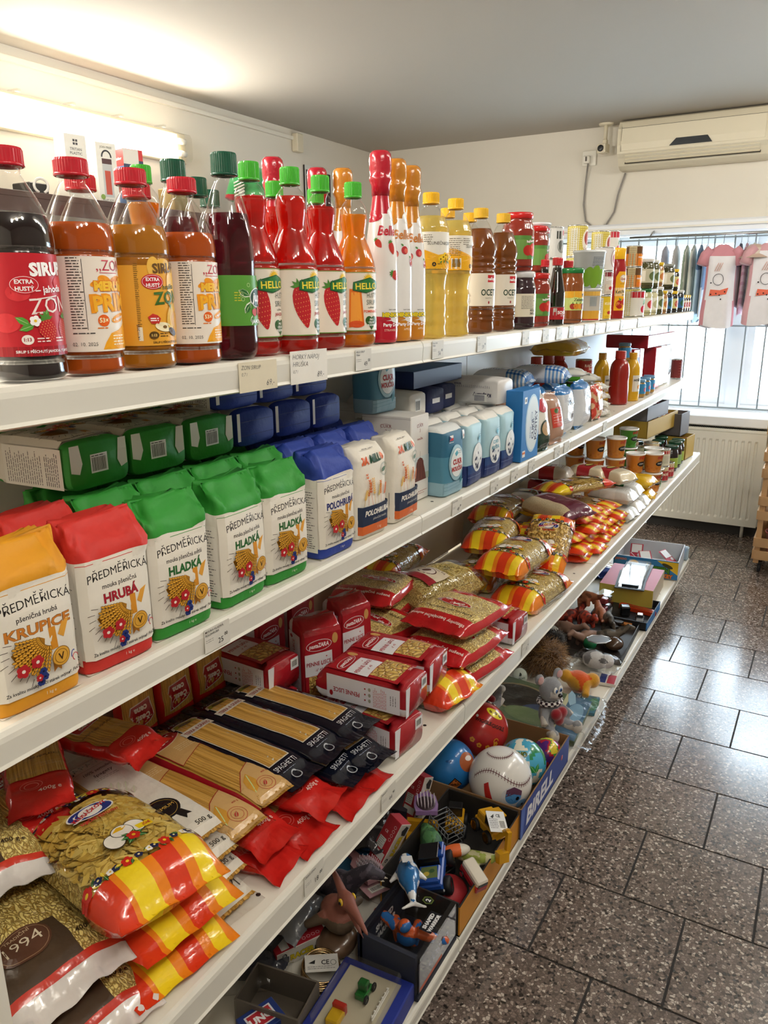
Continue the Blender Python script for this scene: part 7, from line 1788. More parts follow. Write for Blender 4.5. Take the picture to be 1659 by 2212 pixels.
k = Kind('toy_bus','toy car'); mb = MB(); box(mb,.036,.075,.02,'a8202a','gloss',T(0,0,.008),r=.003); k.part('chassis',mb); mb = MB(); box(mb,.035,.072,.018,'d9d2c4','gloss',T(0,0,.028),r=.004); k.part('cabin',mb); mb = MB(); box(mb,.028,.002,.010,'15181c','gloss',T(0,-.0365,.03)); k.part('window',mb)
for x in (-.018,.018):
    for y in (-.022,.022): mb = MB(); wheel(mb,.008,.006,T(x,y,.008) @ Ry(90)); k.part('wheel',mb)
toy(k,'red and cream toy bus at the carton edge',-.635,1.512,.062,60,20,0)
k = Kind('toy_cage','toy cage'); mb = MB()
for i in range(6):
    for z in (0,.028,.056): pass
for z in (.0,.02,.04,.056):
    for y in (-.04,.04): tube(mb,[(-.03,y,z),(.03,y,z)],.0016,'6a6c70','gloss',5)
    for x in (-.03,.03): tube(mb,[(x,-.04,z),(x,.04,z)],.0016,'6a6c70','gloss',5)
for i in range(7):
    y = -.04 + .08 * i / 6
    for x in (-.03,.03): tube(mb,[(x,y,0),(x,y,.056)],.0016,'6a6c70','gloss',5)
    tube(mb,[(-.03,y,.056),(.03,y,.056)],.0014,'6a6c70','gloss',5)
k.part(None,mb); toy(k,'grey toy cage of thin bars in the vehicle carton',-.768,1.632,.060,65,10,0)
def dino_head(p): return '4a7a4a' if noise.noise(p * 40) > -.1 else '2f5a38'
k = Kind('toy_dinosaur','toy dinosaur'); k.part('body',organic([('e',(0,0,.03),(.03,.045,.028)),('e',(0,-.045,.032),(.022,.03,.02)),('t',[(0,.03,.03),(0,.07,.02),(0,.1,.01)],[.024,.014,.004]),('t',[(.02,-.02,.02),(.03,-.03,.002)],[.01,.007]),('t',[(-.02,-.02,.02),(-.03,-.03,.002)],[.01,.007]),('e',(.012,-.05,.05),(.008,.008,.008)),('e',(-.012,-.05,.05),(.008,.008,.008))],.0035,dino_head,'rubber','d'))
mb = MB()
for i in range(7): prism(mb,[(-.006,0),(.006,0),(0,.012)],.003,'6a9a5a','rubber',T(0,-.04 + i * .014,.05 - abs(i - 2) * .002) @ Rz(90) @ Rx(90) @ T(0,0,-.0015))
k.part('back_spikes',mb)
toy(k,'small green toy dinosaur in the vehicle carton',-.772,1.555,.064,40)
k = Kind('toy_lorry','toy car'); mb = MB(); box(mb,.045,.1,.02,'1c1e22','gloss',T(0,0,.01),r=.002); k.part('chassis',mb); mb = MB(); box(mb,.044,.035,.035,'1c1e22','gloss',T(0,-.03,.03),r=.004); a = Art(); a.text('SUPERIOR',0,.003,.008,'e0e0e0',w=.04,bold=.03); a.put(mb,lambda u,v,h: (u,-.03 - .0 + v * 0 + .0175 * 0 - .0178 - h,.045 + v)); k.part('cab',mb)
for x in (-.024,.024):
    for y in (-.03,.03): mb = MB(); wheel(mb,.012,.008,T(x,y,.012) @ Ry(90)); k.part('wheel',mb)
toy(k,'black toy lorry behind the blue jeep',-.755,1.555,.012,70)
mb = MB(); ell(mb,.05,.055,.03,'a82a30','rubber',n=20); single('rubber_ball','ball',mb,'red squashy toy in the near corner of the vehicle carton',(-.685,1.475,S4 + .035))
k = Kind('toy_lizard','toy animal'); k.part('body',organic([('t',[(0,.06,.01),(0,.02,.016),(0,-.03,.018),(.01,-.06,.018)],[.006,.016,.018,.012]),('e',(.014,-.075,.02),(.014,.018,.011)),('t',[(.01,0,.015),(.035,-.01,.004)],[.007,.005]),('t',[(-.01,-.02,.015),(-.035,-.03,.004)],[.007,.005])],.003,lambda p: 'c8c49a' if noise.noise(p * 60) > 0 else '9aa84a','rubber','l'))
toy(k,'pale green toy lizard beside the bus',-.668,1.575,.060,100)
k = Kind('toy_fish','toy animal'); k.part('body',organic([('e',(0,0,.02),(.018,.04,.016)),('t',[(0,.03,.02),(0,.06,.02)],[.012,.004])],.003,lambda p: 'd8642a' if p.y > -.01 else 'e0dcd0','rubber','f'))
toy(k,'orange and cream toy fish beside the bus',-.695,1.545,.085,130)

# loose and boxed toys at the near end
def redbox():
    k = Kind('toy_box','toy box'); mb = MB(); box(mb,.05,.13,.042,'b02430','card',cols=['b02430','d8d2c8','b02430','d8d2c8','b02430','d8d2c8'],r=.001); k.part('carton',mb)
    a = Art(); a.rect(-.02,-.05,.02,-.03,'d8d8d4'); a.rect(-.02,-.025,.004,.005,'d8d8d4'); a.smalltext(-.018,-.023,.002,.003,5,'555555')
    for i in range(4): a.ring(.012,.01 + i * .012,.004,.004,.0008,'f0e0e0',12)
    a.text('CE',-.008,.02,.007,'f0e0e0'); mb = MB(); a.put(mb,on_top(.042)); k.part('top_print',mb)
    a = Art(); a.text('RACER',.0,.012,.014,'d8c02a',bold=.06,out='20202a'); a.poly([(.03,.006),(.055,.006),(.06,.018),(.045,.028),(.032,.022)],'3a3a3a'); a.ellipse(-.045,.03,.006,.006,'22242a'); a.text('D',-.045,.0275,.006,'f0f0f0',bold=.03); mb = MB(); a.put(mb,on_right(.025)); k.part('side_print',mb)
    return k
k_rb = redbox(); RX = 'small red toy boxes'
toy(k_rb,'red toy box lying among the near toys under the shelf edge',-.925,1.165,.001,-28,0,0,RX)
toy(k_rb,'red toy box standing tilted by the hair brush',-.872,1.535,.075,-20,62,10,RX)
toy(k_rb,'red toy box leaning behind the yellow bulldozer',-.895,1.735,.080,-14,66,0,RX)
k = Kind('cap_bag','cap'); k.part('cap',organic([('e',(0,0,.03),(.07,.08,.035)),('e',(0,-.085,.018),(.055,.05,.008))],.006,lambda p: '30323c','cloth','c'))
a = Art(); a.ellipse(0,-.02,.03,.022,'3a3d44'); a.text('VT',0,-.026,.015,'c9cbd0',bold=.03,shear=.3); mb = MB(); a.put(mb,lambda u,v,h: (u,v,.063 + h - (u * u + v * v) * 6)); k.part('badge',mb)
mb,f = pillow(.2,.29,.085,lambda u,v,up: ('ffffff','wrap') if v < .78 else ('b8b8ba','film'),seed=81,crink=.006); k.part('bag',mb,M=T(0,0,-.008))
toy(k,'dark cap in a clear bag with a silver strip',-.99,1.06,.012,128,0,0,None,.72)
def minicarton(w,d,h,c,name='toy_box',cols=None,art=None):
    k = Kind(name,'toy box'); mb = MB(); box(mb,w,d,h,c,'card',r=.001,cols=cols); k.part('carton',mb)
    if art: mb = MB(); art.put(mb,on_top(h)); k.part('top_print',mb)
    return k
a = Art(); a.rect(-.03,-.02,.03,.02,'d8d8dc'); a.rect(-.026,-.017,.026,.017,'b02a34'); a.text('UNO',0,-.008,.016,'f0f0f0',bold=.05)
toy(minicarton(.085,.06,.03,'1e3474',art=a),'navy card game box with a red panel at the near corner',-.855,.945,.03,70,0,0)
k = Kind('marble_dome','toy'); mb = MB(); lathe(mb,[(.045,0),(.047,.006),(.043,.03),(.03,.05),(.012,.058),(0,.059)],26,'ffffff','clear'); k.part('dome',mb); mb = MB(); lathe(mb,[(0,0),(.05,0),(.05,.006),(.046,.008),(0,.008)],26,'2a8ab4','gloss'); k.part('base',mb)
mb = MB()
r = random.Random(2)
for i in range(14): ell(mb,.009,.009,.009,r.choice(('2a9ac0','3ab0d0','c8c8c8','d89a7a')),'gloss',T(r.uniform(-.026,.026),r.uniform(-.026,.026),.017 + .016 * (i % 2)),n=10,m=6)
k.part('beads',mb); toy(k,'blue bead toy under a clear dome by the grey open carton',-.765,.905,.006,0)
k = crate(.10,.15,.07,'6a6258','5a5248',name='open_carton'); toy(k,'open grey cardboard carton at the near end',-.860,1.005,.001,100)
k = Kind('tractor_set','toy set'); mb = MB(); box(mb,.21,.17,.05,'1e2f86','card',r=.003); k.part('carton',mb)
mb = MB(); box(mb,.17,.125,.002,'b8b09a','card',T(0,.0,.0502)); k.part('backing',mb)
mb = MB(); box(mb,.036,.03,.016,'c8a01e','gloss',T(-.05,.025,.053),r=.003); box(mb,.014,.03,.024,'a82a20','gloss',T(-.03,.025,.053),r=.002); k.part('yellow_tipper',mb)
mb = MB(); box(mb,.04,.026,.016,'1f6a2c','gloss',T(.03,.0,.053),r=.003); box(mb,.02,.022,.02,'1c5a28','gloss',T(.03,.0,.068),r=.003)
for x in (.012,.048): wheel(mb,.009,.006,T(x,-.015,.062) @ Rx(90))
k.part('green_tractor',mb)
mb = MB()
for i in range(7): box(mb,.003,.003,.016,'e4e2da','gloss',T(-.02 + i * .012,-.045,.053))
for z in (.057,.065): box(mb,.078,.002,.003,'e4e2da','gloss',T(.016,-.047,z))
k.part('white_fence',mb)
mb = MB(); box(mb,.175,.13,.038,'ffffff','clear',T(0,0,.0505),r=.006); k.part('blister',mb)
toy(k,'blue toy farm box with a tractor under a clear window',-.700,1.070,.003,94,0,0)
k = Kind('bangle_bundle','bangles');
for i in range(7): mb = MB(); tube(mb,[(.042 * math.cos(t_ * PI / 12),.042 * math.sin(t_ * PI / 12),.004 + i * .0055 + .002 * math.sin(t_ * .5 + i)) for t_ in range(25)],.0024,'c9a878','metal',6,cap=False); k.part('bangle',mb)
a = Art(); a.text('CE',.008,-.004,.011,'202020',bold=.02); a.ring(.026,.0,.006,.006,.001,'202020'); a.poly([(-.03,.0),(-.014,.008),(-.016,-.002)],'202020'); a.smalltext(-.032,-.016,.03,-.007,2,'606060')
mb = MB(); box(mb,.075,.042,.0008,'c4c2bc','card',T(0,0,.046)); a.put(mb,on_top(.0468)); k.part('tag',mb)
toy(k,'bundle of gold bangles with a grey tag, between the two near cartons',-.835,1.125,.008,40,8,6)
# winged lizard toy on a rubber egg
k = Kind('toy_pterosaur','toy dinosaur')
def ptc(p): return '8a5244' if p.z > .055 else '5a4a3a'
k.part('body',organic([('e',(0,.0,.04),(.04,.055,.038)),('t',[(0,-.01,.06),(0,-.03,.085),(0,-.035,.105)],[.02,.015,.018]),('e',(0,-.045,.112),(.019,.03,.019)),('t',[(0,-.06,.114),(0,-.10,.104),(0,-.14,.092)],[.014,.009,.003]),('t',[(0,-.055,.1),(0,-.09,.080),(0,-.12,.068)],[.009,.006,.002]),('t',[(0,-.03,.118),(0,.01,.145),(0,.03,.158)],[.012,.007,.002]),('t',[(.03,0,.05),(.07,.02,.03),(.08,.05,.01)],[.016,.01,.005]),('t',[(-.03,0,.05),(-.07,.02,.03),(-.08,.05,.01)],[.016,.01,.005])],.0035,ptc,'rubber','p'))
for x in (-.0165,.0165): mb = MB(); ell(mb,.0045,.0085,.0085,'d8b02a','gloss',T(x,-.048,.117)); ell(mb,.0035,.0045,.0045,'101010','gloss',T(x * 1.18,-.05,.117)); k.part('eye',mb)
toy(k,'brown toy flying reptile with a yellow eye and open beak',-.850,1.225,.054,62)
mb = MB(); ell(mb,.048,.055,.026,'6a5240','gloss',n=22); single('toy_egg','toy',mb,'brown shiny toy egg under the flying reptile',(-.848,1.215,S4 + .0275))
k = Kind('warrior_box','toy box'); mb = MB(); box(mb,.20,.155,.012,'141826','card',r=.002); box(mb,.20,.012,.105,'141826','card',T(0,.07,.012)); box(mb,.012,.14,.105,'2a2e3c','card',T(-.094,0,.012)); k.part('carton',mb)
a = Art(); a.rect(-.095,.03,.095,.1,'20263a'); a.text('SHAPED',.0,.07,.016,'e0e0e0',bold=.05); a.text('WARRIOR',.0,.045,.016,'e0e0e0',bold=.05); mb = MB(); a.put(mb,lambda u,v,h: (u,.064 - h,v)); k.part('back_print',mb)
k.part('figure',organic([('e',(0,0,.05),(.024,.018,.028)),('t',[(-.02,0,.065),(-.055,-.01,.05),(-.075,-.03,.03)],[.013,.011,.009]),('t',[(.02,0,.065),(.05,-.01,.075),(.075,-.03,.06)],[.013,.011,.009]),('t',[(.012,0,.035),(.03,-.03,.03),(.045,-.06,.02)],[.014,.013,.010]),('t',[(-.012,0,.035),(-.01,-.035,.026),(-.005,-.065,.02)],[.014,.013,.010]),('e',(0,.012,.088),(.014,.015,.014))],.003,lambda p: 'c8582a' if noise.noise(p * 38) > .02 else '2468b0','gloss','w',1),M=T(-.01,.0,.02) @ Rz(100) @ Sc(1.15,1.15,1.0))
a = Art(); a.rect(-.05,-.028,.05,.028,'16181e'); a.text('SHAPED',0,.003,.016,'e0e0e0',bold=.06,w=.08); a.text('WARRIOR',0,-.022,.016,'e0e0e0',bold=.06,w=.09); mb = MB(); a.put(mb,lambda u,v,h: (u * .62 + .005,-.055 + v * .55,.119 + h)); a = Art(); a.ellipse(0,0,.016,.018,'5a6a2a',n=6); a.ellipse(0,0,.012,.014,'181a20',n=6); a.text('2',0,-.007,.014,'e8e8e8',bold=.04); a.put(mb,lambda u,v,h: (u * .8 + .06,-.02 + v * .8,.119 + h)); k.part('window_print',mb)
a = Art(); a.rect(-.095,.02,.095,.1,'2a2c3a'); a.text('COSMO',0,.05,.02,'c8ccd8',bold=.04,shear=.25); a.rect(-.09,.02,.02,.03,'b8522a'); mb = MB(); a.put(mb,on_front(-.0765)); k.part('front_print',mb)
mb = MB(); box(mb,.198,.152,.106,'ffffff','clear',T(0,-.001,.0125),r=.008); k.part('window',mb)
toy(k,'boxed blue and orange robot figure behind a clear window',-.692,1.281,.001,90,0,0)
k = Kind('wire_sign','card') if False else None
k = Kind('toy_dinosaur','toy dinosaur'); k.part('body',organic([('e',(0,0,.08),(.035,.05,.04)),('t',[(0,-.03,.1),(0,-.06,.13),(0,-.08,.145)],[.026,.02,.018]),('t',[(0,-.075,.145),(0,-.12,.14)],[.02,.010]),('t',[(0,.03,.08),(0,.09,.06),(0,.14,.03)],[.03,.016,.004]),('t',[(.025,.0,.07),(.03,-.01,.035),(.03,-.02,.004)],[.02,.013,.012]),('t',[(-.025,.0,.07),(-.03,-.01,.035),(-.03,-.02,.004)],[.02,.013,.012])],.0045,lambda p: '3a3540' if noise.noise(p * 60) > -.15 else '57505c','rubber','g'))
mb = MB()
for i in range(8): prism(mb,[(-.003,0),(.003,0),(0,.008)],.002,'d8d0c0','gloss',T(-.001 + (.006 if i % 2 else -.006),-.09 - i * .004,.134) @ Rx(180))
k.part('teeth',mb); toy(k,'dark grey toy dinosaur standing under the shelf edge',-.905,1.315,.001,100)
def brush(handle,back):
    k = Kind('hair_brush','brush'); mb = MB(); q = [(-.03,-.06),(.03,-.06),(.034,-.02),(.03,.03),(.012,.05),(.009,.12),(-.009,.12),(-.012,.05),(-.03,.03),(-.034,-.02)]; prism(mb,q,.012,back,'gloss'); k.part('handle',mb)
    mb = MB(); ell(mb,.027,.042,.006,'3a2a30','rubber',T(0,-.015,.012)); k.part('pad',mb); mb = MB()
    for i in range(6):
        for j in range(10):
            x,y = -.021 + i * .0084,-.05 + j * .0078
            if (x / .025) ** 2 + ((y + .015) / .04) ** 2 < 1: tube(mb,[(x,y,.012),(x * 1.15,y * 1.05,.032)],[.0009,.0012],'d8ccd4','gloss',4)
    k.part('bristles',mb); return k
k_brush = brush('b98a92','b98a92')
k = k_brush; toy(k,'pink hair brush lying bristles up on a pink card',-.895,1.425,.050,62,-8,0,'hair brushes')
k = Kind('backing_card','card'); mb = MB(); box(mb,.085,.19,.002,'b98e96','card'); k.part('card',mb); a = Art(); a.rect(-.03,-.085,.01,-.06,'c9c2b4'); a.barcode(-.028,-.083,.008,-.062); mb = MB(); a.put(mb,on_top(.002)); k.part('barcode_label',mb)
toy(k,'pink backing card with a barcode under the hair brush',-.895,1.420,.042,62,-8,0)
toy(brush('8a6a9a','8a6a9a'),'purple backed hair brush across the red toy boxes',-.845,1.665,.110,30,-10,0,'hair brushes')
k = Kind('toy_orca','toy animal')
def orc(p): return 'dcdcdc' if p.z < .026 or noise.noise(p * 30) > .2 else '2a6aa4'
k.part('body',organic([('e',(0,0,.026),(.028,.06,.026)),('e',(0,-.05,.03),(.018,.022,.018)),('t',[(0,.05,.026),(0,.09,.022),(0,.105,.02)],[.016,.008,.006]),('t',[(0,.1,.02),(.028,.12,.022)],[.006,.003]),('t',[(0,.1,.02),(-.028,.12,.022)],[.006,.003]),('t',[(0,.0,.045),(0,.016,.07)],[.01,.003]),('t',[(.02,-.02,.02),(.045,.0,.01)],[.01,.004]),('t',[(-.02,-.02,.02),(-.045,.0,.01)],[.01,.004])],.0035,orc,'gloss','o'))
mb = MB(); box(mb,.026,.036,.0008,'d8d8d8','card',T(.0,-.02,.054) @ Rx(10)); k.part('tag',mb); toy(k,'blue and white toy whale lying against the blue jeep',-.735,1.365,.135,-58,0,12) if False else toy(k,'blue and white toy whale lying against the blue jeep',-.735,1.360,.122,215,8,0)
def fillers(): pass
for i,(x,y,z,w,d,h,c,rz,lb) in enumerate(((-.955,1.46,0,.09,.12,.04,'2b6a94',30,'blue picture card box under the shelf edge'),(-.99,1.58,0,.1,.1,.05,'8a6a3a',-10,'brown toy box in the shade behind the red boxes'),(-.97,1.72,0,.1,.12,.06,'3a3440',10,'dark toy box beside the leaning red box'),(-1.0,1.30,0,.1,.12,.08,'2a2a30',20,'black toy box behind the grey dinosaur'),(-.93,1.62,.002,.06,.1,.05,'9a7a4a',70,'tan toy box by the hair brush'),(-1.0,1.15,0,.1,.1,.06,'46484e',0,'grey toy box behind the small red box'))):
    toy(minicarton(w,d,h,c),lb,x,y,z,rz)
k_bagf = Kind('silver_bag','bag'); mb,f = pillow(.16,.2,.06,lambda u,v,up: ('6c6e72','film'),seed=91,crink=.008); k_bagf.part(None,mb)
toy(k_bagf,'crumpled grey plastic bag behind the near red box',-.965,1.19,.063,10,0,0,None,.8);
mb,f = pillow(.13,.18,.05,lambda u,v,up: ('2e2c34' if u > -.2 else '8a86a0','film'),seed=92,crink=.008); single('dark_bag','bag',mb,'dark shiny plastic bag behind the hair brushes',(-.965,1.545,S4 + .055),(0,0,20))

# plush toys and packaged cards
GREY,PALE = '8b8d92','c4beb6'
def mouse_plush():
    k = Kind('plush_mouse','plush toy')
    def c(p):
        if p.z > .15: return GREY if not (p.y < -.026 and p.z < .172 and abs(p.x) < .03) else 'b8b4b0'
        if p.z < .035 and p.y < -.05: return PALE
        if abs(p.x) > .062 and p.z < .09: return PALE
        return GREY
    sh = [('e',(0,0,.07),(.045,.038,.05)),('e',(0,-.006,.165),(.046,.04,.047)),('e',(0,-.035,.152),(.024,.02,.017))]
    for s_ in (-1,1):
        sh += [('t',[(s_ * .03,-.01,.095),(s_ * .058,-.03,.07),(s_ * .066,-.045,.055)],[.017,.015,.016]),('t',[(s_ * .028,-.02,.04),(s_ * .055,-.065,.024)],[.022,.018]),('e',(s_ * .06,-.082,.026),(.022,.018,.026)),('e',(s_ * .046,.004,.212),(.022,.010,.022))]
    k.part('body',organic(sh,.005,c,'plush','m'))
    for s_ in (-1,1): mb = MB(); ell(mb,.015,.003,.015,'c89a98','plush',T(s_ * .048,-.006,.212)); k.part('ear_lining',mb)
    for s_ in (-1,1): mb = MB(); ell(mb,.010,.004,.013,'ecebe6','gloss',T(s_ * .013,-.044,.176)); ell(mb,.0055,.002,.007,'3a6ab0','gloss',T(s_ * .011,-.0478,.174)); ell(mb,.0028,.001,.0035,'101014','gloss',T(s_ * .0105,-.0497,.174)); k.part('eye',mb)
    mb = MB(); ell(mb,.010,.008,.008,'18171a','gloss',T(0,-.055,.158)); k.part('nose',mb)
    mb = MB(); pr = [(.038,.112),(.05,.114),(.052,.122),(.046,.13),(.034,.128)]
    n_ = 28; rows = []
    vs = []; fs = []; cs = []
    for r_,z in pr: vs += [(r_ * math.cos(2 * PI * i / n_),r_ * .9 * math.sin(2 * PI * i / n_) - .002,z) for i in range(n_)]
    for j in range(len(pr) - 1):
        for i in range(n_): fs.append((j * n_ + i,j * n_ + (i + 1) % n_,(j + 1) * n_ + (i + 1) % n_,(j + 1) * n_ + i)); cs.append('e6e2e0' if (i + j) % 2 else '2c1c26')
    mb.add(vs,fs,cs,'cloth'); k.part('checked_scarf',mb)
    k.part('heart',organic([('e',(.014,-.048,.085),(.024,.02,.022)),('e',(-.014,-.048,.085),(.024,.02,.022)),('e',(0,-.048,.062),(.02,.018,.024))],.004,lambda p: '8e1a24','plush','h'),label='dark red heart cushion')
    mb = MB(); prism(mb,[(-.016,0),(.016,0),(.02,.03),(.006,.05),(-.014,.042),(-.02,.02)],.001,'9cc0d8','card',T(.07,-.05,.10) @ Rx(78)); k.part('tag',mb)
    return k
k_mouse = mouse_plush()
MP = 'grey plush mice'
toy(k_mouse,'grey plush mouse sitting upright with a checked scarf and red heart',-.695,2.30,.056,64,-4,0,MP,.92)
toy(k_mouse,'grey plush mouse lying on its back with its feet up behind the red ball',-.93,2.32,.085,200,-80,0,MP,.75)
toy(k_mouse,'grey plush mouse with only its face showing beside the red ball',-1.025,2.14,.003,60,0,0,MP,.85)
k = Kind('puzzle_pack','toy set'); mb = MB(); box(mb,.36,.30,.02,'55684a','card',r=.002); k.part('card',mb)
a = Art(step=.03); a.ellipse(-.06,.02,.12,.1,'8a7a5a'); a.ellipse(-.06,.02,.108,.09,'26241f'); a.ellipse(.06,-.05,.1,.07,'3a4a6a'); a.ellipse(.0,-.08,.09,.05,'6a7a52'); a.rect(.10,-.148,.178,.148,'3f6684'); a.ellipse(.14,.03,.028,.07,'7aa0b8'); a.rect(.085,-.148,.1,.148,'c8c49a'); mb = MB(); a.put(mb,on_top(.02)); k.part('print',mb)
mb,f = pillow(.46,.40,.012,lambda u,v,up: ('ffffff','wrap'),seed=95,crink=.007,nu=22,nv=24,fin=.05); k.part('bag',mb,M=T(.02,0,.016))
toy(k,'flat picture puzzle with a round plate in a loose clear bag under the mice',-.80,2.445,.030,4,0,6)
a = Art(); a.text('FANTASTIC',0,.014,.012,'d8e4e8',w=.1,bold=.03); a.text('ANIMALS',0,-.004,.012,'d8e4e8',w=.09,bold=.03); a.ellipse(.0,-.04,.05,.02,'4a8a6a')
toy(minicarton(.13,.11,.012,'2f7690',art=a),'teal card box with white lettering behind the puzzle',-.67,2.615,.001,96)
k = Kind('plush_dog','plush toy'); k.part('body',organic([('e',(0,0,.07),(.075,.085,.068)),('e',(0,-.07,.10),(.05,.05,.045)),('e',(.02,-.105,.085),(.025,.02,.018))],.008,lambda p: '5a3c1c','plush','b'))
mb = MB(); fur(mb,(0,0,.07),(.075,.085,.068),1100,.07,['8a6030','a07438','6a4620','94682e'],1); fur(mb,(0,-.07,.10),(.05,.05,.045),500,.06,['a07438','8a6030','b08448'],2); k.part('fur',mb)
toy(k,'shaggy brown plush animal on the bottom shelf',-.895,2.80,.004,60,0,0,None,.85)
k = Kind('badge','badge'); mb = MB(); lathe(mb,[(0,0),(.03,0),(.032,.002),(.03,.004),(0,.0045)],26,'c8d4c8','gloss',sx=1.1); a = Art(); a.poly([(-.008,.0),(.002,.014),(.008,.006),(.004,-.002)],'22302a'); a.text('KEBLACK',0,-.014,.007,'3a5a4a',bold=.03); a.put(mb,on_top(.0046)); k.part(None,mb)
toy(k,'pale oval badge tag in front of the shaggy brown plush',-.925,2.63,.050,60,62,0)
k = Kind('plush_duck','plush toy'); k.part('body',organic([('e',(0,0,.04),(.045,.055,.04)),('e',(-.04,.03,.06),(.026,.024,.026)),('e',(.04,-.03,.045),(.032,.03,.030)),('t',[(.0,-.04,.03),(-.03,-.07,.015)],[.016,.014])],.0055,lambda p: 'd0962a' if p.x > .022 or p.x < -.03 or p.y < -.045 else 'd85a1e','plush','k'))
toy(k,'orange and yellow plush duck lying beside the shaggy plush',-.715,2.715,.004,60)
k = Kind('plush_bear','plush toy'); k.part('body',organic([('e',(0,0,.06),(.06,.075,.058)),('e',(0,-.07,.09),(.045,.045,.042))],.008,lambda p: '1c1c1f','plush','bb')); mb = MB(); fur(mb,(0,0,.06),(.06,.075,.058),600,.025,['1c1c1f','2c2c30','232326'],5); fur(mb,(0,-.07,.09),(.045,.045,.042),300,.022,['2c2c30','1c1c1f','4a3a2a'],6); k.part('fur',mb)
toy(k,'shaggy black plush animal behind the brown one',-.945,3.0,.003,70,0,0,None,.8)
k = Kind('plush_cat','plush toy'); k.part('body',organic([('e',(0,0,.04),(.05,.06,.04)),('e',(.0,-.055,.05),(.035,.035,.032)),('t',[(.03,.03,.03),(.06,.06,.012)],[.016,.012])],.006,lambda p: 'c9c8c8' if noise.noise(p * 22) > -.2 else '77767a','plush','cc')); mb,f = pillow(.19,.22,.10,lambda u,v,up: ('ffffff','wrap'),seed=97,crink=.008); k.part('bag',mb,M=T(0,0,-.004))
toy(k,'white and grey plush cat in a clear bag',-.71,2.925,.008,80,0,0,None,.9)
k = Kind('notebook','notebook'); mb = MB(); box(mb,.08,.11,.012,'d8d4cc','card',cols=['d8d4cc'] * 4 + ['cfcac4','d8d4cc']); k.part('pages',mb); a = Art(); a.rect(-.038,-.05,.038,-.02,'a82a3a'); a.rect(-.038,-.015,.038,.01,'2a3a7a'); a.smalltext(-.03,.015,.03,.05,4,'3a3a44'); mb = MB(); a.put(mb,on_top(.012)); k.part('cover_print',mb)
toy(k,'small white notebook with red and blue bands near the shelf edge',-.655,2.845,.001,96)
k = Kind('mirror','mirror'); mb = MB(); prism(mb,[(.05 * math.cos(i * PI / 4 + .4),.04 * math.sin(i * PI / 4 + .4)) for i in range(8)],.004,'d0d4d8','metal'); k.part('glass',mb); mb = MB(); tube(mb,[(.05 * math.cos(i * PI / 4 + .4),.04 * math.sin(i * PI / 4 + .4),.003) for i in range(9)],.003,'b9bcc0','metal',6); k.part('rim',mb)
toy(k,'eight sided mirror lying on the white plush cat',-.715,2.985,.108,30)
# dinosaurs in shiny black display trays
def dino(cf,name='toy_dinosaur'):
    k = Kind(name,'toy dinosaur')
    k.part('body',organic([('e',(0,0,.045),(.026,.045,.028)),('t',[(0,-.035,.05),(0,-.07,.07),(0,-.085,.082)],[.02,.014,.014]),('t',[(0,-.08,.084),(0,-.115,.076)],[.015,.007]),('t',[(0,.03,.045),(.01,.08,.04),(.03,.125,.055)],[.022,.013,.003])] + [('t',[(s_ * .018,y,.04),(s_ * .024,y - .006,.003)],[.012,.009]) for s_ in (-1,1) for y in (-.025,.025)],.004,cf,'rubber','dd')); return k
k_d1 = dino(lambda p: 'b8422e' if noise.noise(p * 50) > -.05 else '6a2a24'); k_d2 = dino(lambda p: 'a86a4a' if noise.noise(p * 40) > -.15 else '7a4a34'); k_d3 = dino(lambda p: '5a5044' if noise.noise(p * 40) > 0 else '3a342c'); k_d4 = dino(lambda p: '8a6a5a')
k = crate(.42,.30,.03,'0d0f10','2a2420'); toy(k,'shiny black display tray of toy dinosaurs',-.78,3.215,.001,92)
DG = 'toy dinosaurs in the shiny tray'
for i,(kk,x,y,z,rz,rx,lb) in enumerate(((k_d1,-.845,3.26,.035,40,0,'red toy dinosaur standing in the tray'),(k_d2,-.80,3.34,.035,210,0,'tan toy dinosaur with its tail raised'),(k_d3,-.72,3.18,.006,120,0,'dark brown toy dinosaur at the front of the tray'),(k_d4,-.90,3.17,.006,70,0,'pinkish brown toy dinosaur at the back of the tray'),(k_d2,-.87,3.38,.085,250,20,'tan toy dinosaur lying on top of the others'),(k_d3,-.75,3.28,.036,20,0,'dark toy dinosaur in the middle of the tray'),(k_d1,-.93,3.32,.006,150,0,'red toy dinosaur against the back'),(k_d4,-.80,3.12,.006,-30,0,'pinkish toy dinosaur at the near end of the tray'))): toy(kk,lb,x,y,z,rz,rx,0,DG)
mb = MB(); ell(mb,.03,.03,.03,'1f7a4a','gloss'); single('toy_egg','toy',mb,'green toy egg with a yellow mark in the dinosaur tray',(-.775,3.085,S4 + .037))
mb = MB(); ell(mb,.04,.05,.028,'4a3628','gloss',n=20); single('toy_shell','toy',mb,'brown shiny toy shell at the tray edge',(-.685,3.14,S4 + .035))
k = Kind('foam_pieces','toy set');
for i,(x,y,rz) in enumerate(((0,0,10),(.04,.01,60),(.01,.04,100),(.05,.045,20),(-.03,.03,75))): mb = MB(); prism(mb,[(-.022,-.012),(.0,-.02),(.022,-.01),(.018,.014),(-.006,.02),(-.024,.01)],.008,'b8763a' if i % 2 else '2c241c','rubber',T(x,y,.004 + .0085 * (i % 3)) @ Rz(rz)); k.part('foam_piece',mb)
toy(k,'tan and black foam puzzle pieces at the far end of the dinosaur tray',-.70,3.365,.006,60)
k = crate(.30,.26,.04,'1f6aa8','1a1c20'); toy(k,'blue edged black display tray with a toy police car',-.735,3.565,.001,90)
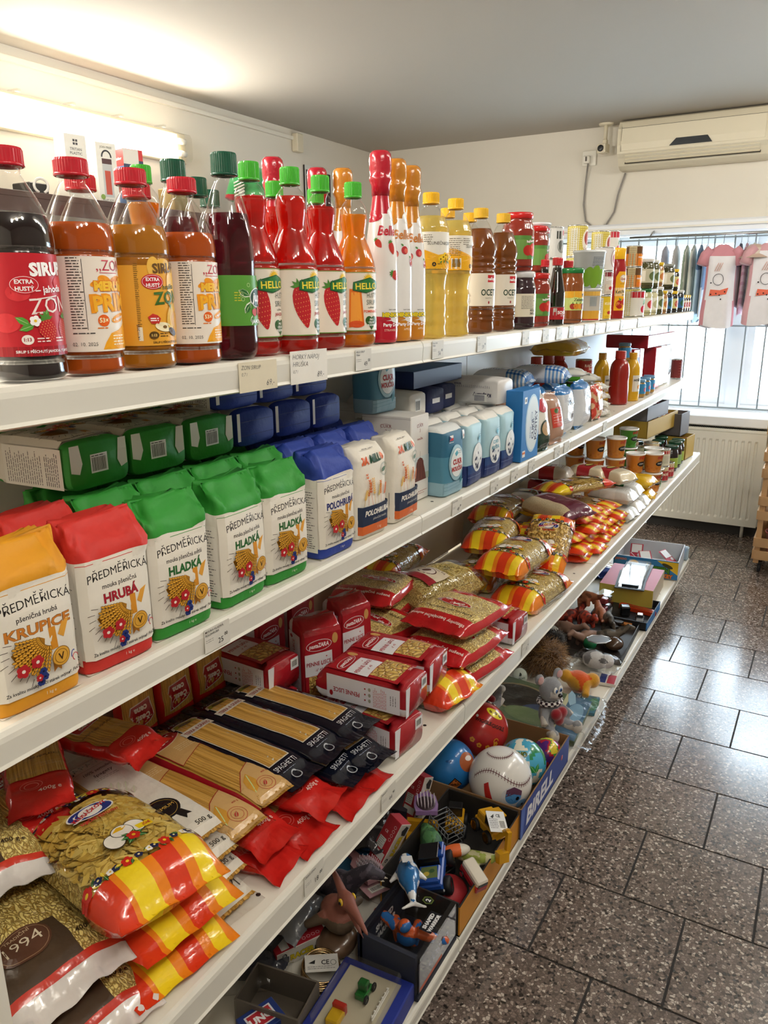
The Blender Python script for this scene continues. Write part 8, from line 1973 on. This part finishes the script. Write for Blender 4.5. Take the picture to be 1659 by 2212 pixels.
k = Kind('toy_police_car','toy car'); mb = MB(); box(mb,.034,.075,.014,'8f9296','gloss',T(0,0,.008),r=.004); k.part('body',mb); mb = MB(); box(mb,.03,.036,.012,'1a1c20','gloss',T(0,.004,.022),r=.003); box(mb,.024,.028,.003,'c8c9cc','gloss',T(0,.004,.034),r=.001); k.part('cabin',mb)
for x in (-.017,.017):
    for y in (-.024,.024): mb = MB(); wheel(mb,.009,.007,T(x,y,.009) @ Ry(90),'e0e0e0'); k.part('wheel',mb)
toy(k,'small grey toy police car in the blue edged tray',-.655,3.50,.007,10)
k = Kind('toy_boat','toy boat'); mb = MB(); prism(mb,[(-.02,-.08),(0,-.1),(.02,-.08),(.022,.06),(.014,.08),(-.014,.08),(-.022,.06)],.02,'c8401e','gloss'); k.part('hull',mb); mb = MB(); prism(mb,[(-.014,-.07),(0,-.085),(.014,-.07),(.016,.05),(-.016,.05)],.002,'8a2a14','gloss',T(0,0,.0201)); k.part('deck',mb)
toy(k,'orange toy boat in the blue edged tray',-.70,3.62,.007,80)
mb = MB(); box(mb,.045,.045,.05,'101114','gloss',r=.006); single('toy_speaker','toy',mb,'small black toy cube beside the clear plastic box',(-.735,3.545,S4 + .006),(0,0,20))
k = Kind('clear_box','box'); mb = MB(); box(mb,.09,.06,.1,'ffffff','clear',r=.003); k.part('shell',mb); mb = MB()
for i in range(4): box(mb,.035,.05,.03,('8a3a44','5a5a62','9a4a50','44444a')[i],'gloss',T(-.02 + .04 * (i % 2),0,.006 + .045 * (i // 2)),r=.004)
k.part('contents',mb); toy(k,'clear plastic box with small red and grey toys inside',-.82,3.535,.042,80,0,0) if False else toy(k,'clear plastic box with small red and grey toys inside',-.835,3.535,.007,80)
k = Kind('blister_pack','toy set'); mb = MB(); box(mb,.14,.27,.004,'1c2026','card'); k.part('backing',mb); mb = MB(); box(mb,.12,.25,.02,'ffffff','clear',T(0,0,.0045),r=.006); k.part('blister',mb); mb = MB(); box(mb,.08,.2,.008,'3a4048','gloss',T(0,0,.0045),r=.003); k.part('toy_gun',mb)
toy(k,'shiny blister pack lying on a striped box',-.765,3.79,.096,8) ; toy(k,'second shiny blister pack lying behind the first',-.775,3.935,.096,4)
k = minicarton(.34,.26,.094,'c8b450',cols=['b8a890','c8b450','b8a890','c8b450','b05060','b8a890']); toy(k,'cream and yellow carton under the blister packs',-.775,3.86,.001,92)
mb,f = pillow(.2,.22,.07,lambda u,v,up: ('1e3a86' if v < 0 else 'd8a85a','film'),seed=99,crink=.006); single('ball_bag','bag',mb,'blue and tan plastic bag beyond the blister packs',(-.955,4.08,S4 + .001),(0,0,0))
mb = MB(); prism(mb,[(.06 * math.cos(i * PI / 3),.06 * math.sin(i * PI / 3)) for i in range(6)],.01,'b9bd9a','gloss'); single('hexagon_pack','toy',mb,'pale green six sided pack leaning on the clear box',(-.955,3.60,S4 + .055),(70,0,100))
a = Art(step=.03); a.poly([(.06,.1),(.17,.1),(.17,.03)],'e0b82a'); a.text('SPIN',.085,.035,.03,'3a7a2a',bold=.06,out='1c2a14',outw=.06); a.text('HOCKEY',.09,.008,.02,'d8742a',bold=.06,out='2a1a14',outw=.06); a.text('mini',.01,.06,.018,'e8e04a',bold=.05,out='a82a2a'); a.ellipse(-.06,.06,.03,.028,'e8b82a'); a.ellipse(-.03,.03,.035,.02,'c84a2a'); a.ellipse(.115,.075,.03,.010,'3a3224',-20); a.text('JAPADO',-.13,.08,.012,'d8742a',bold=.04)
k = crate(.34,.34,.105,'2a7ac0','c8ccd0',art=a); toy(k,'blue and yellow display box of spinning toys at the far end',-.785,4.32,.001,4)
k_pack = Kind('carded_toy','toy'); mb = MB(); box(mb,.07,.1,.002,'a82840','card'); lathe(mb,[(.012,.0022),(.012,.004),(0,.005)],16,'d8d0d0','gloss',T(.016,-.02,0)); box(mb,.055,.05,.003,'d8d8d8','card',T(0,.02,.002)); k_pack.part(None,mb)
for i,(x,y,z,rz,rx,lb) in enumerate(((-.80,4.30,.055,30,40,'leaning in the middle of the spinning toy box'),(-.70,4.40,.05,70,35,'near the aisle corner of the spinning toy box'),(-.87,4.38,.06,10,50,'at the back of the spinning toy box'),(-.84,4.26,.055,120,45,'facing away in the spinning toy box'))): toy(k_pack,'red carded toy ' + lb,x,y,z,rz,rx,0,'carded toys in the spinning toy box')
mb = MB(); box(mb,.3,.04,.08,'a8bcc8','film',r=.008); single('plastic_wrap_box','box',mb,'pale shiny wrapped box at the end of the bottom shelf',(-.76,4.545,S4 + .001),(0,0,2))

# ---------------------------------------------------------------- price cards, far wall shelf, clothes by the window, crate trolley
def card_tag(y,fx,z,name,price,label,w=.052,h=.036,hand=False,bg='d3d0c6'):
    k = Kind('price_card','price card'); mb = MB(); box(mb,w,.0006,h,bg,'card',T(0,0,-h)); k.part('card',mb); a = Art(base=.0003,gap=.00006)
    if hand:
        for i,(s_,yy,hh) in enumerate(name): a.text(s_,-w * .44,-yy,hh,'3c3c44',al='l',bold=-.012,shear=.25,rot=-2)
        a.text(price,w * .3,-h * .86,.009,'3c3c44',bold=-.012,shear=.25)
    else:
        for i,s_ in enumerate(name): a.text(s_,-w * .46,-.006 - i * .0052,.0034,'2c2c2c',al='l',bold=.005)
        a.smalltext(-w * .46,-.022,-w * .1,-.016,2,'555555',.0006); p,c = price.split(' '); a.text(p,w * .12,-h * .82,.0085,'1c1c1c',bold=.0); a.text(c,w * .34,-h * .62,.0052,'1c1c1c')
    mb = MB(); a.put(mb,on_front(-.0003)); k.part('print',mb)
    return put(k,label,(fx + .0033,y,z - .003),facing(0),'price cards on the shelf edges')
card_tag(.873,FX,S1,(('ZON SIRUP',.010,.006),('0,7 l',.019,.005)),'69,-','yellowed handwritten price card reading 69',.085,.042,True,'d8ceb4')
card_tag(.998,FX,S1 + .008,(('HORKÝ NÁPOJ',.012,.0075),('HRUŠKA',.023,.0075),('0,7 l',.033,.005)),'89,-','white handwritten price card reading 89 below the strawberry syrup',.098,.05,True,'e4e0d6')
for y,n_,p,lb in ((1.160,('HELLO SIRUP','700ml'),'49 00','printed price card reading 49 below the orange fruit syrup'),(1.452,('Party drink','750ml'),'56 00','printed price card reading 56 at the shelf joint'),(1.68,('Olej','1 l'),'59 90','printed price card below the oil and vinegar'),(1.97,('Ocet',),'15 90','printed price card reading 15 under the jam jars'),(2.13,('Protlak',),'10 90','small price card under the slim tomato jar'),(2.25,('Sojová omáčka',),'19 90','small price card under the soy sauce'),(2.37,('Zelenina',),'32 90','small price card under the pickled vegetables'),(2.53,('Džem',),'29 90','small price card under the tub stack'),(2.66,('Kukuřice',),'24 90','small price card under the sweetcorn'),(2.80,('Žampiony',),'27 90','small price card before the ketchup'),(3.0,('Ketchup',),'39 90','small price card under the ketchup'),(3.28,('Lečo',),'34 90','small price card under the checked can')): card_tag(y,FX,S1,n_,p,lb)
for y,n_,p,lb in ((.752,('MOUKA HLADKÁ,','POLOHRUBÁ'),'25 00','printed price card reading 25 below the green flour'),(1.56,('Cukr moučka',),'49 90','printed price card reading 49 below the icing sugar'),(1.785,('Cukr krupice',),'36 90','printed price card reading 36 below the pale sugar bags'),(1.925,('Cukr krystal',),'48 90','printed price card reading 48 on the second shelf'),(2.06,('Cukr kostky',),'55 90','printed price card below the sugar cube box'),(2.29,('Čočka',),'36 90','small price card below the lentil pouch'),(2.385,('Sůl',),'12 90','small price card below the salt'),(2.85,('Koření',),'18 90','small price card below the spice pouch')): card_tag(y,FX,S2,n_,p,lb)
for y,n_,p,lb in ((.815,('ČESKÁ CENA',),'18 00','printed price card reading 18 below the red spaghetti packs'),(1.05,('ŠPAGETY',),'44 90','printed price card reading 44 below the black packs'),(1.765,('Těstoviny',),'32 90','printed price card below the lone penne bag')): card_tag(y,FX2,S3,n_,p,lb)

k = Kind('wall_shelf','shelf'); mb = MB(); box(mb,.37,2.6,.026,mat='brown_board',M=T(0,0,-.026),r=.002); k.part('board',mb); mb = MB(); box(mb,.012,2.6,.06,mat='brown_board',M=T(.178,0,-.086)); k.part('front_rail',mb)
for y in (-1.2,0,1.2): mb = MB(); prism(mb,[(0,0),(.3,0),(0,-.2)],.02,'3a2418','card',T(-.184,y,-.027) @ Rx(90)); k.part('bracket',mb)
put(k,'dark brown wooden shelf on the far wall under the tube light',(X_L + .187,3.4,2.105))
def cbox(w,d,h,c,art,art2=None):
    k = Kind('bottle_box','box'); mb = MB(); box(mb,w,d,h,c,'card',r=.001); k.part('carton',mb); mb = MB(); art.put(mb,on_front(-d / 2)); k.part('front_print',mb)
    if art2: mb = MB(); art2.put(mb,on_left(-w / 2)); k.part('side_print',mb)
    return k
def flask(a,x,y,h,c):
    a.rect(x - h * .17,y,x + h * .17,y + h,'b9bcbc'); a.rect(x - h * .1,y + h * .08,x + h * .1,y + h * .8,c); a.rect(x - h * .17,y + h,x + h * .17,y + h * 1.16,'4a2a2a'); a.ring(x,y + h * 1.2,h * .16,h * .2,h * .05,'26262a',16,0,180)
a = Art(step=.03)
for i in range(4): a.rect(-.012 + .013 * (i % 2),.24 + .014 * (i // 2),-.002 + .013 * (i % 2),.25 + .014 * (i // 2),'4a4a4c')
a.text('TRITAN',0,.216,.012,'5a5a5a'); a.text('PLASTIC',0,.198,.012,'5a5a5a'); a.text('JOIN FREE',0,.168,.010,'b4bc7a'); flask(a,-.022,.04,.09,'7ab04a'); flask(a,.022,.04,.09,'7ab04a')
a2 = Art(step=.03); a2.rect(-.025,.08,.02,.25,'d2d0c6'); a2.text('TRITAN PLASTIC',0,.262,.007,'c8c08a')
WB = 'drinking bottle boxes on the wall shelf'
put(cbox(.105,.10,.285,'e4e2da',a,a2),'tall white box with two drinking bottles printed on it, nearest on the wall shelf',(-3.24,2.66,2.106),(0,0,78),WB)
a = Art(step=.03); a.text('JOIN FREE',0,.25,.010,'77776a'); flask(a,0,.03,.15,'b8442c'); a.text('FRUIT JOY',-.01,.012,.009,'4a4a4a'); a.ellipse(-.035,.03,.012,.012,'7a9a3a'); a2 = Art(step=.03); a2.smalltext(-.035,.09,.03,.22,9,'9a9a92',.002)
put(cbox(.105,.10,.275,'e2e0d8',a,a2),'tall white box with one red drinking bottle printed on it',(-3.24,2.835,2.106),(0,0,78),WB)
a = Art(step=.03); a.rect(-.055,.0,.055,.22,'2a3a5a'); a.rect(-.03,.04,.03,.19,'14181e'); a.rect(-.015,.03,.02,.16,'2450a0'); a.rect(-.055,.2,.03,.268,'d8d4cc'); a2 = Art(step=.03); a2.rect(-.05,.19,.05,.268,'c83a3a'); a2.text('Outdoor',0,.22,.013,'f0e8e4',bold=.02); a2.rect(-.05,.0,.05,.19,'4a7ab4'); a2.ellipse(-.015,.09,.02,.045,'8a4a3a'); a2.ellipse(.018,.1,.02,.045,'3a2a2a'); a2.ellipse(-.015,.15,.012,.014,'7a4a3a'); a2.ellipse(.018,.16,.012,.014,'6a4434')
put(cbox(.11,.10,.27,'c83a3a',a,a2),'red and blue box with a blue bottle on its front',(-3.24,3.005,2.106),(0,0,78),WB)
for i,y in enumerate((2.42,3.3)):
    mb = MB(); box(mb,.12,.1,.12 if i else .05,('2a2420','8a7a4a')[i],'card',r=.004); single('small_box','box',mb,('small black box at the near end of the wall shelf','small tan box beyond the red and blue box')[i],(-3.24,y,2.106))
mb = MB(); tube(mb,[(.03 * math.cos(i * PI / 8),0,.03 + .03 * math.sin(i * PI / 8)) for i in range(-3,12)],.006,'d8d4cc','gloss'); single('white_hook','hook',mb,'white plastic ring hook standing on the wall shelf',(-3.14,2.40,2.109),(0,0,70))
k = Kind('plush_doll','plush toy')
def doll(p): return 'd8d4cc' if p.z > .19 and p.y > -.02 and p.x > -.02 else ('a8202c' if p.z < .16 and int((p.z + 2) * 60) % 3 else ('3f9a5a' if p.z > .11 else 'd8d0c0'))
k.part('body',organic([('e',(0,0,.10),(.10,.08,.10)),('e',(0,0,.24),(.085,.075,.08)),('t',[(-.05,0,.27),(-.12,0,.22),(-.17,0,.12)],[.06,.045,.03]),('t',[(.06,0,.29),(.12,0,.31),(.16,0,.27)],[.03,.03,.034]),('t',[(.06,0,.12),(.12,-.02,.09)],[.04,.04])],.012,doll,'plush','pd'))
mb = MB(); ell(mb,.036,.034,.03,'b0242e','plush',T(.165,0,.262)); k.part('red_tip',mb); mb = MB(); ell(mb,.016,.012,.03,'d8a82a','plush',T(-.03,-.07,.26)); k.part('yellow_patch',mb)
mb = MB()
for i in range(6): tube(mb,[(-.15,-.045 + 0 * i,.12 + .018 * i),(-.09,-.06,.15 + .018 * i)],.004,'e4e0d4','plush',5)
k.part('white_stripes',mb)
put(k,'green, red and white plush doll on the wall shelf behind the bottles',(-3.22,3.98,2.107),(0,0,60))
mb = MB(); box(mb,.012,.34,.42,'241a1e','card'); a = Art(step=.1);
for x in (-.163,.163,.02): a.rect(x - .008,0,x + .008,.42,'d8d8d4')
a.rect(-.17,.39,.17,.42,'dcdcd8'); a.put(mb,on_right(.006)); k = Kind('wall_poster','poster'); k.part(None,mb)
put(k,'dark poster with white bars on the far wall behind the party drinks',(X_L + .008,5.02,2.15))

# clothes on hangers along a rod in front of the window
k = Kind('clothes_rod','clothes rail'); mb = MB(); tube(mb,[(-1.3,0,0),(1.2,0,0)],.008,'b9bcc0','metal'); k.part('rod',mb)
for x in (-1.2,1.1): mb = MB(); tube(mb,[(x,0,0),(x,.10,.04),(x,.158,.05)],.006,'b9bcc0','metal'); k.part('bracket',mb)
put(k,'thin metal rod with hanging clothes across the window',(0,5.615,2.03))
k.parts = k.parts[:1] + [(n_,m_,p_,T(0,.135,0),l_,kd_) for n_,m_,p_,M_,l_,kd_ in k.parts[1:]]; put(k,'second thin metal rod nearer the room carrying the white shirts',(0,5.48,2.02))
def garment(w,h,d,colf,sleeves=.1,seed=1,name='shirt',cat='clothes',art=None,neck=.3):
    k = Kind(name,cat); mb = MB(); n,m = 36,22; vs = []; fs = []; cs = []
    for j in range(m + 1):
        t_ = j / m; z = -.06 - h * t_; ww = w / 2 * (neck + (1 - neck) * min(1,t_ / .10) if t_ < .10 else 1 - .10 * math.sin(PI * min(1,t_ * 1.2)) + .08 * t_); dd = d / 2 * (.35 + .65 * min(1,t_ * 4))
        for i in range(n):
            a_ = 2 * PI * i / n; f = 1 + .16 * t_ * math.sin(a_ * 5 + seed) + .08 * noise.noise(Vector((math.cos(a_) * 2,math.sin(a_) * 2,t_ * 3 + seed))); vs.append((ww * math.cos(a_) * (.96 + .04 * f),dd * math.sin(a_) * f * 1.3,z + .012 * t_ * math.sin(a_ * 2 + seed)))
    for j in range(m):
        for i in range(n): fs.append((j * n + i,(j + 1) * n + i,(j + 1) * n + (i + 1) % n,j * n + (i + 1) % n)); c = vs[fs[-1][0]]; cs.append(colf(c[0] / w * 2,(-.06 - c[2]) / h,math.sin(2 * PI * i / n)))
    mb.add(vs,fs,cs,'cloth'); k.part('fabric',mb)
    if sleeves:
        for s_ in (-1,1): mb = MB(); tube(mb,[(s_ * w * .36,0,-.085),(s_ * w * .52,0,-.12),(s_ * w * .60,-.01,-.12 - sleeves)],[.03,.034,.036],colf(s_,.1,0),'cloth',10); k.part('sleeve',mb)
    mb = MB(); tube(mb,[(0,0,-.052),(0,0,-.012),(.006,0,.004),(0,0,.012),(-.008,0,.006)],.0018,'7a7c80','metal',5); tube(mb,[(-w * .34,0,-.085),(0,0,-.052),(w * .34,0,-.085)],.003,'cfd2d6','gloss',6); k.part('hanger',mb)
    if art: mb = MB(); art.put(mb,lambda u,v,hh: (u,-d * .66 * (1 - (2 * u / w) ** 2 * .6) - .006 - hh,v),'cloth'); k.part('print',mb)
    return k
def plain(c): return lambda x,t_,s_: c
a = Art(step=.02); a.ring(-.015,-.27,.03,.034,.003,'3a3a3e',20); a.poly([(-.06,-.37),(.04,-.36),(.05,-.32),(-.0,-.335),(-.055,-.33)],'d86a52')
for x,y in ((-.05,-.36),(-.02,-.355),(.0,-.365),(.03,-.345),(-.055,-.29),(.01,-.39)): a.ellipse(x,y,.005,.005,'2c2226',n=6)
for i in range(3): a.line([(-.04 + i * .012,-.22),(-.02 + i * .012,-.17)],.004,'c89a8a')
CL = 'children\'s clothes hanging before the window'
GZ = 2.026
for i,(kk,x,rz,lb) in enumerate(((garment(.19,.50,.07,lambda x,t_,s_: 'c88a94' if t_ < .1 or abs(x) > .86 else 'dcdadd',.06,1,art=a),-.735,12,'white child shirt with pink sleeves and a coral print, facing the room'),
        (garment(.20,.46,.026,lambda x,t_,s_: '8a9a86' if int((x + 2) * 9) % 3 == 0 else 'cfd2c6',0,2,'trousers'),-.955,78,'pale trousers with dark green side stripes'),(garment(.20,.42,.026,lambda x,t_,s_: 'a4b09e' if int((x + 2) * 7) % 3 == 0 else 'd6d8cc',0,3,'trousers'),-.912,82,'pale pleated trousers next to the striped ones'),
        (garment(.2,.48,.026,lambda x,t_,s_: 'b4cfe0' if t_ > .3 else '5a7a9a',0,4),-.868,74,'pale blue child top hung edge on'),(garment(.2,.44,.026,lambda x,t_,s_: '7a94b4' if .2 < t_ < .6 else 'd0d8e0',0,5),-.83,70,'blue and white child top behind the white shirt'),
        (garment(.2,.40,.026,lambda x,t_,s_: '2a3550' if t_ < .35 else 'a89aa4',0,6),-.632,76,'navy and mauve child top beside the white shirt'),(garment(.2,.44,.026,lambda x,t_,s_: 'c8a4b0' if int(t_ * 16) % 2 else 'b88a98',0,7,'dress'),-.595,80,'pink striped child dress hung edge on'),(garment(.2,.40,.028,plain('9a9c88'),0,8),-.552,74,'olive child top hung edge on'),
        (garment(.22,.48,.07,lambda x,t_,s_: 'c89aa0' if abs(x) > .85 or t_ < .06 else 'dad8dc',.06,9,art=a),-.465,20,'white child shirt with a coral print nearest the crate trolley'),(garment(.2,.34,.028,plain('9a98a0'),0,10),-1.09,70,'small grey child top above the far jars'),(garment(.2,.36,.028,plain('b4b2b0'),0,11),-1.02,74,'pale grey child top above the yellow lidded jar'))):
    put(kk,lb,(x * .977 if rz < 30 else x,5.48 if rz < 30 else 5.615,GZ - .01 if rz < 30 else GZ),(0,0,rz if rz < 30 else 88),CL)
k = Kind('sun_hat','hat'); mb = MB(); lathe(mb,[(0,.07),(.03,.066),(.05,.045),(.055,.01),(.09,-.012),(.088,-.014),(.053,.006)],24,['c4b8a8','c0a898','c9bcae','b8a090','c8c0b4','c8c0b4'],'cloth'); k.part('hat',mb); mb = MB(); tube(mb,[(0,0,.07),(0,0,.135)],.0014,'7a7c80','metal',5); k.part('loop',mb)
put(k,'pale child sun hat hanging among the clothes',(-.585,5.56,1.895),(62,0,20)) if False else put(k,'pale child sun hat hanging among the clothes',(-.535,5.48,1.885),(0,0,20))

# crate trolley at the right edge
k = Kind('crate_trolley','trolley'); TW,TD = .50,.40
for x in (-TW / 2,TW / 2):
    for y in (-TD / 2,TD / 2): mb = MB(); box(mb,.03,.03,.92,mat='pale_wood',M=T(x,y,.065)); k.part('post',mb)
for z in (.09,.17,.34,.43,.60,.70,.86):
    for y in (-TD / 2 - .02,TD / 2 + .02): mb = MB(); box(mb,TW + .03,.012,.055,mat='pale_wood',M=T(0,y,z)); k.part('slat',mb)
    for x in (-TW / 2 - .02,TW / 2 + .02): mb = MB(); box(mb,.012,TD + .04,.055,mat='pale_wood',M=T(x,0,z)); k.part('slat',mb)
for z in (.08,.335,.595): mb = MB(); box(mb,TW - .01,TD - .01,.01,mat='pale_wood',M=T(0,0,z)); k.part('shelf_board',mb)
for x in (-TW / 2 + .02,TW / 2 - .02):
    for y in (-TD / 2 + .02,TD / 2 - .02): mb = MB(); wheel(mb,.028,.02,T(x,y,.0285) @ Ry(90),'2a2c30'); box(mb,.03,.03,.014,'17181a','gloss',T(x,y,.055)); k.part('caster',mb)
put(k,'pale wooden crate trolley on black castors beside the radiator',(-.035,5.22,0.0))
k = Kind('bucket','bucket'); mb = MB(); lathe(mb,[(0,.002),(.075,0),(.08,.004),(.095,.15),(.1,.152),(.1,.158),(.092,.156),(.078,.01),(0,.008)],28,['c9b8a8','c9b8a8','c87a72','b8463e','b8463e','b8463e','a83a34','a83a34'],'gloss'); k.part(None,mb); put(k,'red rimmed plastic bucket on the lowest shelf of the crate trolley',(-.16,5.12,.0915))
put(k,'red rimmed plastic bucket on the middle shelf of the crate trolley',(-.14,5.15,.3465)); mb = MB(); box(mb,.12,.1,.06,'3a5a9a','gloss',r=.006); single('blue_box','box',mb,'blue box on the lowest shelf of the crate trolley',(.03,5.12,.0915))
